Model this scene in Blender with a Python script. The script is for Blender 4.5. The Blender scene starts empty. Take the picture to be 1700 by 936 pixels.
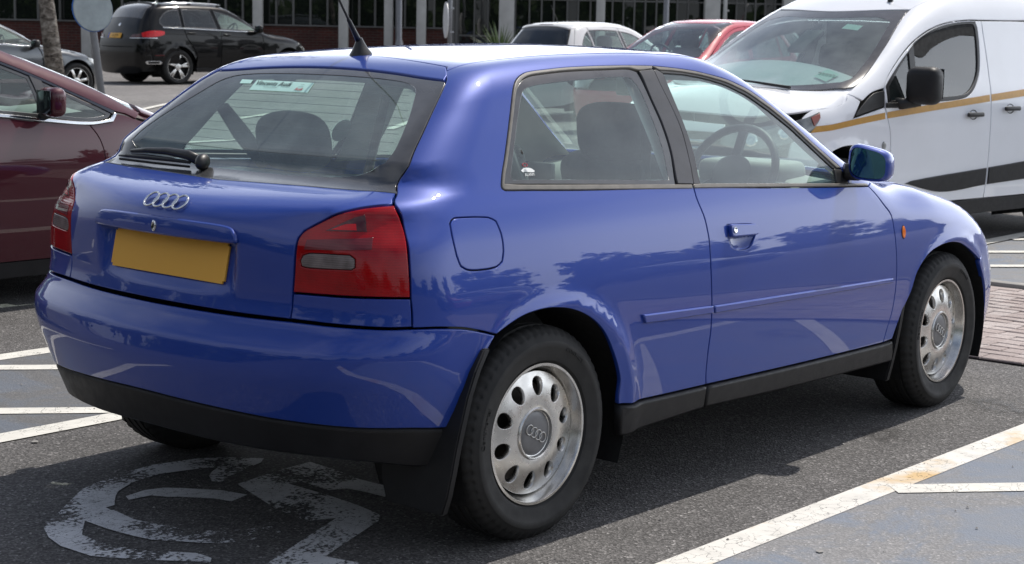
import bpy, bmesh, math, random
import numpy as np
from mathutils import Matrix, Vector
from mathutils.geometry import delaunay_2d_cdt
random.seed(7); rng = np.random.default_rng(7)
SC = bpy.context.scene
COL = SC.collection
R = math.radians

# ------------------------------------------------------------------ camera
cam = bpy.data.cameras.new('camera'); cam_ob = bpy.data.objects.new('camera', cam); COL.objects.link(cam_ob)
CAM = np.array([-3.6032, -3.8252, 1.4445])
_r = np.array([[.6546428, -.7556644, .0203505], [.0972572, .1108913, .9890623], [.7496558, .6455033, -.1460880]])
_m = Matrix.Identity(4)
for _i in range(3):
    _m[_i][0], _m[_i][1], _m[_i][2], _m[_i][3] = _r[0][_i], _r[1][_i], -_r[2][_i], CAM[_i]
cam_ob.matrix_world = _m
cam.sensor_width = 36; cam.lens = 2758.2 / 1700 * 36; cam.clip_start = .1; cam.clip_end = 2000
cam.dof.use_dof = True; cam.dof.focus_distance = 5.9; cam.dof.aperture_fstop = 9
SC.camera = cam_ob

# ------------------------------------------------------------------ daylight
SUN_EL, SUN_AZ = R(59), R(2)          # the sun stands ahead of the blue car (+x), high
W = bpy.data.worlds.new('World'); SC.world = W; W.use_nodes = True
nt = W.node_tree; nt.nodes.clear()
def wn(t, **k):
    n = nt.nodes.new(t)
    for a, v in k.items(): setattr(n, a, v)
    return n
sky = wn('ShaderNodeTexSky', sky_type='NISHITA', sun_disc=False)
sky.sun_elevation = SUN_EL; sky.sun_rotation = R(90) - SUN_AZ; sky.air_density = 1.0; sky.dust_density = 1.6; sky.ozone_density = 1.2
tc = wn('ShaderNodeTexCoord'); sep = wn('ShaderNodeSeparateXYZ'); nt.links.new(tc.outputs['Generated'], sep.inputs[0])
# high broken cloud: direction projected on a flat cloud deck
zc = wn('ShaderNodeMath', operation='MAXIMUM'); zc.inputs[1].default_value = .06; nt.links.new(sep.outputs[2], zc.inputs[0])
dx = wn('ShaderNodeMath', operation='DIVIDE'); dy = wn('ShaderNodeMath', operation='DIVIDE')
for n, k in ((dx, 0), (dy, 1)): nt.links.new(sep.outputs[k], n.inputs[0]); nt.links.new(zc.outputs[0], n.inputs[1])
cmb = wn('ShaderNodeCombineXYZ'); nt.links.new(dx.outputs[0], cmb.inputs[0]); nt.links.new(dy.outputs[0], cmb.inputs[1])
n1 = wn('ShaderNodeTexNoise'); n1.inputs['Scale'].default_value = .55; n1.inputs['Detail'].default_value = 7; n1.inputs['Roughness'].default_value = .58
n1.inputs['Distortion'].default_value = .5
nt.links.new(cmb.outputs[0], n1.inputs['Vector'])
cr = wn('ShaderNodeValToRGB'); cr.color_ramp.elements[0].position = .44; cr.color_ramp.elements[1].position = .80
cr.color_ramp.elements[0].color = (0.02, 0.02, 0.02, 1); cr.color_ramp.elements[1].color = (1, 1, 1, 1)
nt.links.new(n1.outputs['Fac'], cr.inputs[0])
mx = wn('ShaderNodeMix', data_type='RGBA'); nt.links.new(cr.outputs[0], mx.inputs['Factor'])
nt.links.new(sky.outputs[0], mx.inputs['A']); mx.inputs['B'].default_value = (10.5, 10.8, 11.4, 1)
# milky haze low in the sky, scattering the sunlight forwards: brightest below the sun, dull opposite it
hz = wn('ShaderNodeMapRange'); hz.inputs['From Min'].default_value = .03; hz.inputs['From Max'].default_value = .62
hz.inputs['To Min'].default_value = .95; hz.inputs['To Max'].default_value = 0; hz.interpolation_type = 'SMOOTHSTEP'; nt.links.new(sep.outputs[2], hz.inputs['Value'])
dt = wn('ShaderNodeVectorMath', operation='DOT_PRODUCT'); nt.links.new(tc.outputs['Generated'], dt.inputs[0])
dt.inputs[1].default_value = (math.cos(SUN_EL) * math.cos(SUN_AZ), math.cos(SUN_EL) * math.sin(SUN_AZ), math.sin(SUN_EL))
gn = wn('ShaderNodeMapRange'); gn.inputs['From Min'].default_value = -.25; gn.inputs['From Max'].default_value = .85
gn.inputs['To Min'].default_value = .22; gn.inputs['To Max'].default_value = 1.4; gn.interpolation_type = 'SMOOTHERSTEP'; nt.links.new(dt.outputs['Value'], gn.inputs['Value'])
hc = wn('ShaderNodeVectorMath', operation='SCALE'); hc.inputs[0].default_value = (22., 23.2, 25.0); nt.links.new(gn.outputs[0], hc.inputs['Scale'])
mx2 = wn('ShaderNodeMix', data_type='RGBA'); nt.links.new(hz.outputs[0], mx2.inputs['Factor']); nt.links.new(mx.outputs['Result'], mx2.inputs['A']); nt.links.new(hc.outputs[0], mx2.inputs['B'])
mx = mx2
bg = wn('ShaderNodeBackground'); bg.inputs['Strength'].default_value = .10
nt.links.new(mx.outputs['Result'], bg.inputs['Color'])
out = wn('ShaderNodeOutputWorld'); nt.links.new(bg.outputs[0], out.inputs[0])
sl = bpy.data.lights.new('sun', 'SUN'); sl.energy = 4.2; sl.angle = R(.5); sl.color = (1.0, .95, .88)
so = bpy.data.objects.new('sun', sl); COL.objects.link(so)
sd = Vector((math.cos(SUN_EL) * math.cos(SUN_AZ), math.cos(SUN_EL) * math.sin(SUN_AZ), math.sin(SUN_EL)))
so.rotation_euler = sd.to_track_quat('Z', 'Y').to_euler(); so.location = sd * 60
SC.view_settings.view_transform = 'Standard'; SC.view_settings.look = 'None'
SC.view_settings.exposure = 0.0; SC.view_settings.gamma = 1.0
SC.cycles.max_bounces = 10; SC.cycles.transparent_max_bounces = 16; SC.cycles.glossy_bounces = 5
SC.cycles.caustics_reflective = False; SC.cycles.caustics_refractive = False; SC.cycles.sample_clamp_indirect = 8

# ------------------------------------------------------------------ materials
class NT:
    def __init__(s, name):
        s.m = bpy.data.materials.new(name); s.m.use_nodes = True; s.t = s.m.node_tree
        s.p = s.t.nodes['Principled BSDF']; s.o = s.t.nodes['Material Output']
    def n(s, typ, ins=None, **k):
        n = s.t.nodes.new(typ)
        for a, v in k.items(): setattr(n, a, v)
        for a, v in (ins or {}).items():
            if hasattr(v, 'links') or hasattr(v, 'is_output'): s.t.links.new(v, n.inputs[a])
            else: n.inputs[a].default_value = v
        return n
    def l(s, a, b): s.t.links.new(a, b)
    def noise(s, scale, detail=3, rough=.55, vec=None, dist=0):
        n = s.n('ShaderNodeTexNoise', {'Scale': scale, 'Detail': detail, 'Roughness': rough, 'Distortion': dist})
        s.l(vec or s.oc(), n.inputs['Vector']); return n.outputs['Fac']
    def oc(s):
        if not hasattr(s, '_tc'): s._tc = s.n('ShaderNodeTexCoord')
        return s._tc.outputs['Object']
    def ramp(s, fac, stops):
        r = s.n('ShaderNodeValToRGB'); e = r.color_ramp.elements
        while len(e) < len(stops): e.new(.5)
        for q, (p, c) in zip(e, stops):
            q.position = p; q.color = (c, c, c, 1) if not hasattr(c, '__len__') else (*c, 1)
        s.l(fac, r.inputs[0]); return r.outputs[0]
    def mix(s, f, a, b, blend='MIX'):
        n = s.n('ShaderNodeMix', data_type='RGBA', blend_type=blend)
        for k, v in (('Factor', f), ('A', a), ('B', b)):
            if hasattr(v, 'is_output'): s.l(v, n.inputs[k])
            else: n.inputs[k].default_value = v if k == 'Factor' else (*v, 1)[:4]
        return n.outputs['Result']
    def math(s, op, a, b=0.0, c=None):
        n = s.n('ShaderNodeMath', operation=op)
        for i, v in enumerate((a, b) if c is None else (a, b, c)):
            if hasattr(v, 'is_output'): s.l(v, n.inputs[i])
            else: n.inputs[i].default_value = v
        return n.outputs[0]
    def bump(s, h, strength=.2, dist=.01):
        b = s.n('ShaderNodeBump', {'Strength': strength, 'Distance': dist}); s.l(h, b.inputs['Height']); s.l(b.outputs[0], s.p.inputs['Normal'])

def base(name, col, rough=.5, metal=0., coat=0., vary=.12, vs=14, spec=.5, crough=.03, bump=0, bscale=200):
    m = NT(name)
    f = m.noise(vs, 4)
    lo = tuple(c * (1 - vary) for c in col); hi = tuple(min(1, c * (1 + vary)) for c in col)
    m.l(m.ramp(f, [(.3, lo), (.7, hi)]), m.p.inputs['Base Color'])
    rr = m.ramp(m.noise(vs * 2.3, 3), [(.3, max(.01, rough * .88)), (.7, min(1, rough * 1.12))])
    m.l(rr, m.p.inputs['Roughness'])
    m.p.inputs['Metallic'].default_value = metal; m.p.inputs['Coat Weight'].default_value = coat
    m.p.inputs['Coat Roughness'].default_value = crough; m.p.inputs['Specular IOR Level'].default_value = spec
    if bump: m.bump(m.noise(bscale, 3), bump, .003)
    return m.m

def paint(name, col, flake=.35, crough=.025, dirt=.05, rough=.38, spec=.12):
    """metallic or solid car paint under a clear coat, with a little road film"""
    m = NT(name)
    film = m.ramp(m.noise(5, 6, .6), [(.45, 0.0), (.8, dirt)])
    m.l(m.mix(film, col, (.30, .28, .25)), m.p.inputs['Base Color'])
    m.p.inputs['Metallic'].default_value = flake; m.p.inputs['Roughness'].default_value = rough
    m.p.inputs['Specular IOR Level'].default_value = spec
    m.p.inputs['Coat Weight'].default_value = 1.0; m.p.inputs['Coat IOR'].default_value = 1.5
    m.l(m.ramp(m.noise(8, 5), [(.35, crough), (.8, crough + .03)]), m.p.inputs['Coat Roughness'])
    return m.m

def glass(name, tint, haze=.04, hazecol=(.55, .62, .62), rough=.0, dirt=0.):
    """thin car glass: a tinted clear sheet with a mirror-like fresnel layer and a film of haze for dust and painted-in sky sheen"""
    m = NT(name); t = m.t; t.nodes.remove(m.p)
    tr = m.n('ShaderNodeBsdfTransparent', {'Color': (*tint, 1)})
    df = m.n('ShaderNodeBsdfDiffuse', {'Color': (*hazecol, 1)})
    gl = m.n('ShaderNodeBsdfGlossy', {'Color': (1, 1, 1, 1), 'Roughness': rough})
    hz = m.ramp(m.noise(6, 5, .6), [(.3, haze * .6), (.75, haze * 1.5 + dirt)])
    a = m.n('ShaderNodeMixShader'); m.l(hz, a.inputs[0]); m.l(tr.outputs[0], a.inputs[1]); m.l(df.outputs[0], a.inputs[2])
    geo = m.n('ShaderNodeNewGeometry')      # a thin pane mirrors alike from inside and outside
    ior = m.math('ADD', 1.52, m.math('MULTIPLY', geo.outputs['Backfacing'], 1 / 1.52 - 1.52))
    fr = m.n('ShaderNodeFresnel', {'IOR': ior})
    fx = m.math('MINIMUM', m.math('MULTIPLY', fr.outputs[0], 1.6), 1.0)
    b = m.n('ShaderNodeMixShader'); m.l(fx, b.inputs[0]); m.l(a.outputs[0], b.inputs[1]); m.l(gl.outputs[0], b.inputs[2])
    m.l(b.outputs[0], m.o.inputs['Surface']); return m.m

M = {}
M['blue'] = paint('blue_paint', (.0082, .044, .300), .18, .008, .014, .46, .32)
M['black_trim'] = base('black_trim', (.012, .012, .013), .42, vary=.2)
M['bumper_plastic'] = base('bumper_plastic', (.011, .011, .0125), .5, vary=.2, bump=.12, bscale=900, spec=.35)
M['rubber'] = base('tyre_rubber', (.016, .0155, .015), .72, vary=.25, vs=9, bump=.15, bscale=260)
M['gap'] = base('dark_cavity', (.006, .006, .006), .8)
M['trim_grey'] = base('weathered_window_trim', (.17, .155, .135), .42, vary=.15, vs=30)
M['pillar'] = base('matte_pillar_cover', (.050, .050, .056), .45, vary=.15)
M['frit'] = base('black_glass_border', (.065, .065, .067), .22, vary=.2, coat=.6)
def lens(name, col, rough, coat, rib=420., amt=.5, vary=.25, spec=.25):
    m = NT(name); sp = m.n('ShaderNodeSeparateXYZ'); m.l(m.oc(), sp.inputs[0])
    w = m.math('SINE', m.math('MULTIPLY', sp.outputs[2], rib)); lo = tuple(c * (1 - vary) for c in col); hi = tuple(c * (1 + vary) for c in col)
    f = m.math('ADD', m.math('MULTIPLY', w, .07), m.noise(14, 4)); m.l(m.ramp(f, [(.25, lo), (.75, hi)]), m.p.inputs['Base Color'])
    m.p.inputs['Roughness'].default_value = rough; m.p.inputs['Coat Weight'].default_value = coat; m.p.inputs['Coat Roughness'].default_value = .02; m.p.inputs['Specular IOR Level'].default_value = spec
    m.bump(w, amt * .35, .0008); return m.m
M['chrome'] = base('chrome', (.72, .73, .74), .10, 1., vary=.05)
M['alloy'] = base('brushed_alloy', (.64, .63, .61), .23, 1., vary=.14, vs=26)
M['alloy_dull'] = base('dull_alloy', (.60, .59, .57), .29, 1., vary=.15, vs=22)
M['cap_grey'] = base('wheel_cap_grey', (.17, .17, .175), .45, .4, vary=.12, vs=30)
M['steel'] = base('brake_steel', (.10, .09, .08), .5, .8, vary=.3)
M['glass_side'] = glass('side_glass', (.84, .97, .92), .07, (.50, .62, .60))
M['glass_rear'] = glass('rear_glass', (.72, .90, .83), .10, (.50, .62, .60), dirt=.05)
M['glass_front'] = glass('windscreen_glass', (.80, .95, .90), .04)
M['glass_dark'] = glass('privacy_glass', (.18, .19, .20), .02)
M['glass_van_side'] = glass('van_side_glass', (.34, .40, .39), .03)
M['glass_van'] = glass('van_glass', (.60, .75, .70), .17, (.50, .58, .56))  # strong pale haze colour stands in for sky mirrored in the windscreen
M['red_lens'] = lens('red_lens', (.31, .0015, .005), .13, .45, 900., .22)
M['red_lens_bright'] = lens('red_lens_reflector', (.62, .012, .018), .10, .4, 900., .7)
M['red_lens_dark'] = base('dark_red_lens', (.07, .001, .003), .12, coat=.5, vary=.2)
M['smoke_lens'] = lens('smoked_lens', (.15, .022, .030), .13, .4, 900., .3)
M['smoky_clear'] = lens('smoky_reversing_lens', (.20, .165, .16), .11, .4, 1100., .4, .5)
M['clear_lens'] = lens('clear_lens', (.30, .31, .30), .08, .8, 700., .4, .4)
M['amber'] = base('amber_lens', (.85, .18, .01), .12, coat=.7)
M['plate'] = base('yellow_plate', (.84, .43, .055), .5, vary=.015, vs=3)
M['fabric'] = base('charcoal_seat_fabric', (.075, .079, .084), .9, vary=.15, vs=60, bump=.2, bscale=500)
M['cabin_grey'] = base('cabin_grey_plastic', (.27, .275, .255), .62, vary=.06)
M['cabin_light'] = base('cabin_lining', (.42, .43, .41), .8, vary=.05)
M['cabin_dark'] = base('cabin_dark_plastic', (.028, .030, .032), .55, vary=.1)
M['mirror_dim'] = base('far_mirror_glass', (.045, .05, .055), .05, 1., vary=.02)
M['mirror'] = base('mirror_glass', (.10, .26, .34), .015, 1., vary=.02)
M['sticker'] = base('mint_sticker', (.46, .72, .66), .5, vary=.04)
M['ink_dark'] = base('dark_ink', (.05, .07, .08), .6)
M['ink_red'] = base('red_ink', (.45, .03, .06), .6)
M['white_ink'] = base('white_print', (.8, .82, .8), .6)

# ------------------------------------------------------------------ objects
def link(o, parent=None):
    COL.objects.link(o)
    if parent is not None: o.parent = parent
    return o
def empty(name, label, cat, loc=(0, 0, 0), rz=0, group=None):
    o = bpy.data.objects.new(name, None); o.empty_display_size = .3; link(o)
    o.location = loc; o.rotation_euler = (0, 0, rz); tag(o, label, cat, group); return o
def tag(o, label=None, cat=None, group=None, kind=None):
    for k, v in (('label', label), ('category', cat), ('group', group), ('kind', kind)):
        if v: o[k] = v
    return o
def mesh(name, V, Fc, mat, parent=None, smooth=True, N=None, matrix=None):
    me = bpy.data.meshes.new(name)
    V = [tuple(map(float, v)) for v in V]
    me.from_pydata(V, [], [tuple(map(int, f)) for f in Fc]); me.update()
    mats = mat if isinstance(mat, (list, tuple)) else [mat]
    for m in mats: me.materials.append(m)
    if smooth: me.polygons.foreach_set('use_smooth', [True] * len(me.polygons))
    if N is not None and len(N): me.normals_split_custom_set_from_vertices([tuple(map(float, n)) for n in N])
    o = bpy.data.objects.new(name, me); link(o, parent)
    if matrix is not None: o.matrix_local = matrix
    return o
def from_bm(name, bm, mat, parent=None, smooth=False, angle=None):
    me = bpy.data.meshes.new(name); bmesh.ops.recalc_face_normals(bm, faces=bm.faces)
    if angle is not None:
        for e in bm.edges: e.smooth = len(e.link_faces) == 2 and e.calc_face_angle(0) < angle
        smooth = True
    bm.to_mesh(me); bm.free()
    me.materials.append(mat) if not isinstance(mat, (list, tuple)) else [me.materials.append(m) for m in mat]
    if smooth: me.polygons.foreach_set('use_smooth', [True] * len(me.polygons))
    o = bpy.data.objects.new(name, me); link(o, parent); return o
def copy_tree(o, parent=None):
    c = o.copy(); COL.objects.link(c); c.parent = parent
    for ch in list(o.children): copy_tree(ch, c)
    return c
def bm_box(bm, c, s, rot=None, bev=0.):
    r = bmesh.ops.create_cube(bm, size=1.0); vs = r['verts']
    mt = Matrix.Translation(c) @ (rot.to_4x4() if rot is not None else Matrix.Identity(4)) @ Matrix.Diagonal((*s, 1))
    bmesh.ops.transform(bm, matrix=mt, verts=vs)
    if bev:
        es = list({e for v in vs for e in v.link_edges}); bmesh.ops.bevel(bm, geom=es, offset=bev, segments=2, affect='EDGES', profile=.5)
def box(name, c, s, mat, parent=None, bev=.0, rot=None):
    bm = bmesh.new(); bm_box(bm, c, s, rot, bev); return from_bm(name, bm, mat, parent, angle=R(40) if bev else None)
def lathe(name, prof, mat, parent=None, n=48, axis='y', close=False, loc=(0, 0, 0)):
    """prof: list of (r, a): radius and position along the axis"""
    V = []; Fc = []; m = len(prof)
    for i in range(n):
        t = 2 * math.pi * i / n
        for r, a in prof:
            p = (r * math.cos(t), a, r * math.sin(t)) if axis == 'y' else ((r * math.cos(t), r * math.sin(t), a) if axis == 'z' else (a, r * math.cos(t), r * math.sin(t)))
            V.append((p[0] + loc[0], p[1] + loc[1], p[2] + loc[2]))
    for i in range(n):
        j = (i + 1) % n
        for k in range(m - (0 if close else 1)):
            q = (k + 1) % m; Fc.append((i * m + k, j * m + k, j * m + q, i * m + q))
    bm = bmesh.new(); bv = [bm.verts.new(v) for v in V]
    for f in Fc:
        try: bm.faces.new([bv[i] for i in f])
        except ValueError: pass
    bmesh.ops.remove_doubles(bm, verts=bm.verts, dist=1e-5)
    return from_bm(name, bm, mat, parent, angle=R(35))
def tube(name, pts, rad, mat, parent=None, n=8, caps=True):
    pts = [Vector(p) for p in pts]; rad = rad if hasattr(rad, '__len__') else [rad] * len(pts)
    V = []; Fc = []; up = Vector((0, 0, 1)); a = None
    for i, p in enumerate(pts):
        d = (pts[min(i + 1, len(pts) - 1)] - pts[max(i - 1, 0)]).normalized()
        if a is None: a = d.cross(up if abs(d.z) < .9 else Vector((1, 0, 0))).normalized()
        a = (a - d * a.dot(d)).normalized(); b = d.cross(a)
        for k in range(n):
            t = 2 * math.pi * k / n; V.append(p + (a * math.cos(t) + b * math.sin(t)) * rad[i])
    for i in range(len(pts) - 1):
        for k in range(n):
            q = (k + 1) % n; Fc.append((i * n + k, i * n + q, (i + 1) * n + q, (i + 1) * n + k))
    if caps: Fc.append(tuple(range(n))[::-1]); Fc.append(tuple(range((len(pts) - 1) * n, len(pts) * n)))
    return mesh(name, V, Fc, mat, parent)
def text_mesh(name, s, size, mat, parent, matrix, extrude=.0004):
    cu = bpy.data.curves.new(name, 'FONT'); cu.body = s; cu.size = size; cu.align_x = 'CENTER'; cu.align_y = 'CENTER'; cu.extrude = extrude
    cu.resolution_u = 2
    o = bpy.data.objects.new(name, cu); COL.objects.link(o)
    me = bpy.data.meshes.new_from_object(o); bpy.data.objects.remove(o); bpy.data.curves.remove(cu)
    me.materials.clear(); me.materials.append(mat); me.name = name
    q = bpy.data.objects.new(name, me); link(q, parent); q.matrix_local = matrix; return q

# ------------------------------------------------------------------ smooth body surfaces
def pch(xs, ys):
    xs = np.array(xs, float); ys = np.array(ys, float); h = np.diff(xs); d = np.diff(ys) / h
    m = np.zeros(len(xs)); m[1:-1] = (d[:-1] * h[1:] + d[1:] * h[:-1]) / (h[1:] + h[:-1]); m[0] = d[0]; m[-1] = d[-1]
    def f(x):
        x = np.asarray(x, float); i = np.clip(np.searchsorted(xs, x) - 1, 0, len(xs) - 2)
        t = np.clip((x - xs[i]) / h[i], -1e9, 1e9); t2 = t * t; t3 = t2 * t
        r = (2 * t3 - 3 * t2 + 1) * ys[i] + (t3 - 2 * t2 + t) * h[i] * m[i] + (-2 * t3 + 3 * t2) * ys[i + 1] + (t3 - t2) * h[i] * m[i + 1]
        r = np.where(x < xs[0], ys[0] + m[0] * (x - xs[0]), r)
        return np.where(x > xs[-1], ys[-1] + m[-1] * (x - xs[-1]), r)
    return f
def smax(a, b, k):
    h = np.maximum(k - np.abs(a - b), 0) / k
    return np.maximum(a, b) + h * h * k * .25
class Body:
    """a car's skin as one smooth closed surface F = 0, from its plan, section, roof, nose and tail curves;
    charts: X along the length, Y over the tail, C round the tail, D round the nose, T from above"""
    def __init__(s, plan, sec, rearx, rearc, roof, crown, front, kr, ks, kf=.25, fc=.28, arch=(), zb=.95, xo=(.35, .75), xf=(2.4, .6), hero=False):
        P = lambda q: pch(*q) if isinstance(q, tuple) else (lambda v, q=q: v * 0 + q)
        s.plan, s.sec, s.rearx, s.rearc, s.roof, s.crown, s.front, s.kr, s.ks = [P(q) for q in (plan, sec, rearx, rearc, roof, crown, front, kr, ks)]
        s.kf, s.fc, s.arch, s.zb, s.xo, s.xf, s.hero = kf, fc, arch, zb, xo, xf, hero
    def F(s, P):
        x, y, z = P[..., 0], np.abs(P[..., 1]), P[..., 2]
        Wd = s.plan(x) - s.sec(z)
        for ax, az, ar, h in s.arch: Wd = Wd + h * np.exp(-((np.sqrt((x - ax) ** 2 + (z - az) ** 2) - ar) / .03) ** 2)
        ss = lambda v: (lambda t: t * t * (3 - 2 * t))(np.clip(v, 0, 1))
        a = (y - Wd) * (1 - .1 * ss((z - s.zb + .06) / .12))
        b = -(x - (s.rearx(z) + s.rearc(z) * y * y))
        b = b * ((1 - .15 * ss((z - .79) / .12) - .20 * ss((z - .89) / .12)) if s.hero else 1 - .35 * ss((z - s.zb + .08) / .16))
        f = x - (s.front(z) - s.fc * y * y)
        t = z - (s.roof(x) - s.crown(x) * y * y)
        t = t * ((1 - .14 * ss((x - 1.20) / .2) * ss((2.05 - x) / .2)) if s.hero else .9)
        return smax(smax(smax(a, b, s.kr(z)), f, s.kf), t, s.ks(x))
    def normal(s, P, e=2e-3):
        g = np.stack([s.F(P + np.eye(3)[i] * e) - s.F(P - np.eye(3)[i] * e) for i in range(3)], -1)
        return g / np.maximum(np.linalg.norm(g, axis=-1, keepdims=True), 1e-9)
    def ray(s, O, D, tmax=3.2, n=40):
        ts = np.linspace(.02, tmax, n); v = s.F(O[:, None] + D[:, None] * ts[None, :, None])
        i = np.clip(np.argmax(v > 0, 1), 1, n - 1); k = np.arange(len(O))
        lo, hi, flo, fhi = ts[i - 1].copy(), ts[i].copy(), v[k, i - 1].copy(), v[k, i].copy()
        for it in range(9):
            w = np.where(it % 3 == 2, .5, np.clip(flo / np.where(np.abs(flo - fhi) < 1e-12, 1e-12, flo - fhi), .02, .98))
            m = lo + (hi - lo) * w; fm = s.F(O + D * m[:, None]); neg = fm < 0
            lo = np.where(neg, m, lo); flo = np.where(neg, fm, flo); hi = np.where(neg, hi, m); fhi = np.where(neg, fhi, fm)
        m = lo + (hi - lo) * np.clip(flo / np.where(np.abs(flo - fhi) < 1e-12, 1e-12, flo - fhi), 0, 1)
        return O + D * m[:, None]
    def at(s, ch, uv):
        uv = np.asarray(uv, float).reshape(-1, 2); u, v = uv[:, 0], uv[:, 1]; o = np.zeros(len(u)); xo, zo = s.xo; xf, zf = s.xf
        if ch == 'X': O = np.stack([u, o, o + .75], 1); D = np.stack([o, -np.cos(v / .85), np.sin(v / .85)], 1)
        elif ch == 'Y': O = np.stack([o + xo, u, o + zo], 1); D = np.stack([-np.cos(v / .9), o, np.sin(v / .9)], 1)
        elif ch == 'C': O = np.stack([o + xo, o, v], 1); D = np.stack([-np.cos(u), -np.sin(u), o], 1)
        elif ch == 'D': O = np.stack([o + xf, o, v], 1); D = np.stack([np.cos(u), -np.sin(u), o], 1)
        elif ch == 'T': O = np.stack([u, v, o + .5], 1); D = np.stack([o, o, o + 1], 1)
        elif ch == 'S': O = np.stack([u, o, v], 1); D = np.stack([o, o - 1, o], 1)
        return s.ray(O, D)
    def to(s, ch, P):
        P = np.asarray(P, float).reshape(-1, 3); x, y, z = P.T; xo, zo = s.xo; xf, zf = s.xf
        if ch == 'X': return np.stack([x, np.arctan2(z - .75, -y) * .85], 1)
        if ch == 'Y': return np.stack([y, np.arctan2(z - zo, xo - x) * .9], 1)
        if ch == 'C': return np.stack([np.arctan2(-y, xo - x), z], 1)
        if ch == 'D': return np.stack([np.arctan2(-y, x - xf), z], 1)
        if ch == 'T': return P[:, :2].copy()
    def cv(s, a, b, uv): return [tuple(q) for q in s.to(b, s.at(a, uv))]

def resample(poly, step, corner=36, closed=True):
    P = [np.array(p[:2], float) for p in poly]
    P = [p for i, p in enumerate(P) if np.linalg.norm(p - P[i - 1]) > 1e-6 or (not closed and i == 0)]
    n = len(P); cs = []
    for i in range(n):
        a, b, c = P[i - 1], P[i], P[(i + 1) % n]; u = b - a; w = c - b
        ang = abs(math.degrees(math.atan2(u[0] * w[1] - u[1] * w[0], u @ w)))
        cs.append(ang > corner or min(np.linalg.norm(u), np.linalg.norm(w)) * 9 < max(np.linalg.norm(u), np.linalg.norm(w)) and ang > 14)
    out = []
    for i in range(n):
        p1, p2 = P[i], P[(i + 1) % n]
        p0 = P[i - 1] if not cs[i] else p1 * 2 - p2; p3 = P[(i + 2) % n] if not cs[(i + 1) % n] else p2 * 2 - p1
        L = np.linalg.norm(p2 - p1); k = max(1, int(round(L / step)))
        # centripetal-like tangents keep uneven spacing from overshooting
        m1 = (p2 - p0) * L / max(np.linalg.norm(p1 - p0) + L, 1e-9); m2 = (p3 - p1) * L / max(np.linalg.norm(p3 - p2) + L, 1e-9)
        for j in range(k):
            t = j / k; t2 = t * t; t3 = t2 * t
            out.append((2 * t3 - 3 * t2 + 1) * p1 + (t3 - 2 * t2 + t) * m1 + (-2 * t3 + 3 * t2) * p2 + (t3 - t2) * m2)
    return np.array(out)
def area(P): x, y = P[:, 0], P[:, 1]; return .5 * np.sum(x * np.roll(y, -1) - np.roll(x, -1) * y)
def inset(P, d):
    """P counter-clockwise: move every point inwards by d"""
    a = P - np.roll(P, 1, 0); b = np.roll(P, -1, 0) - P
    n = lambda v: np.stack([-v[:, 1], v[:, 0]], 1) / np.maximum(np.linalg.norm(v, axis=1, keepdims=True), 1e-9)
    m = n(a) + n(b); m /= np.maximum(np.linalg.norm(m, axis=1, keepdims=True), 1e-6)
    c = np.clip((m * n(a)).sum(1), .5, 1)
    return P + m * (d / c)[:, None]
def inside(Q, P):
    x, y = Q[:, 0][:, None], Q[:, 1][:, None]; x1, y1 = P[:, 0][None], P[:, 1][None]; x2, y2 = np.roll(P[:, 0], -1)[None], np.roll(P[:, 1], -1)[None]
    c = ((y1 > y) != (y2 > y)) & (x < (x2 - x1) * (y - y1) / np.where(y2 == y1, 1e-12, y2 - y1) + x1)
    return c.sum(1) % 2 == 1
def segdist(Q, P):
    a = P; b = np.roll(P, -1, 0); ab = b - a; r = np.full(len(Q), 1e9)
    L = np.maximum((ab * ab).sum(1), 1e-12)
    for i in range(len(a)):
        t = np.clip(((Q - a[i]) @ ab[i]) / L[i], 0, 1); r = np.minimum(r, np.linalg.norm(Q - a[i] - t[:, None] * ab[i], axis=1))
    return r
def tri2d(loops, step):
    """loops[0] outer (ccw), the others holes (cw): points, triangles, index lists of the loops"""
    pts = [p for L in loops for p in L]; off = 0; edges = []
    for L in loops: n = len(L); edges += [(off + i, off + (i + 1) % n) for i in range(n)]; off += n
    lo, hi = loops[0].min(0), loops[0].max(0)
    gx = np.arange(lo[0] + step * .5, hi[0], step); gy = np.arange(lo[1] + step * .5, hi[1], step)
    if len(gx) and len(gy):
        G = np.stack(np.meshgrid(gx, gy), -1); G[1::2, :, 0] += step * .5; G = G.reshape(-1, 2)
        k = inside(G, loops[0]); G = G[k]
        for L in loops[1:]: G = G[~inside(G, L)] if len(G) else G
        for L in loops: G = G[segdist(G, L) > step * .45] if len(G) else G
        pts = pts + list(G)
    vs, es, fs, ov, oe, of = delaunay_2d_cdt([Vector(p) for p in pts], edges, [], 0, 1e-6)
    V = np.array([tuple(v) for v in vs]); mp = {}
    for i, o in enumerate(ov):
        for k in o: mp[k] = i
    T = np.array([f for f in fs if len(f) == 3]); ce = V[T].mean(1)
    k = inside(ce, loops[0])
    for L in loops[1:]: k &= ~inside(ce, L)
    T = T[k]; a = V[T]; ar = (a[:, 1, 0] - a[:, 0, 0]) * (a[:, 2, 1] - a[:, 0, 1]) - (a[:, 2, 0] - a[:, 0, 0]) * (a[:, 1, 1] - a[:, 0, 1])
    T = T[np.abs(ar) > 1e-10]; ar = ar[np.abs(ar) > 1e-10]; T[ar < 0] = T[ar < 0][:, ::-1]
    L2 = []; off = 0
    for L in loops: L2.append([mp[off + i] for i in range(len(L))]); off += len(L)
    return V, T, L2
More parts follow.
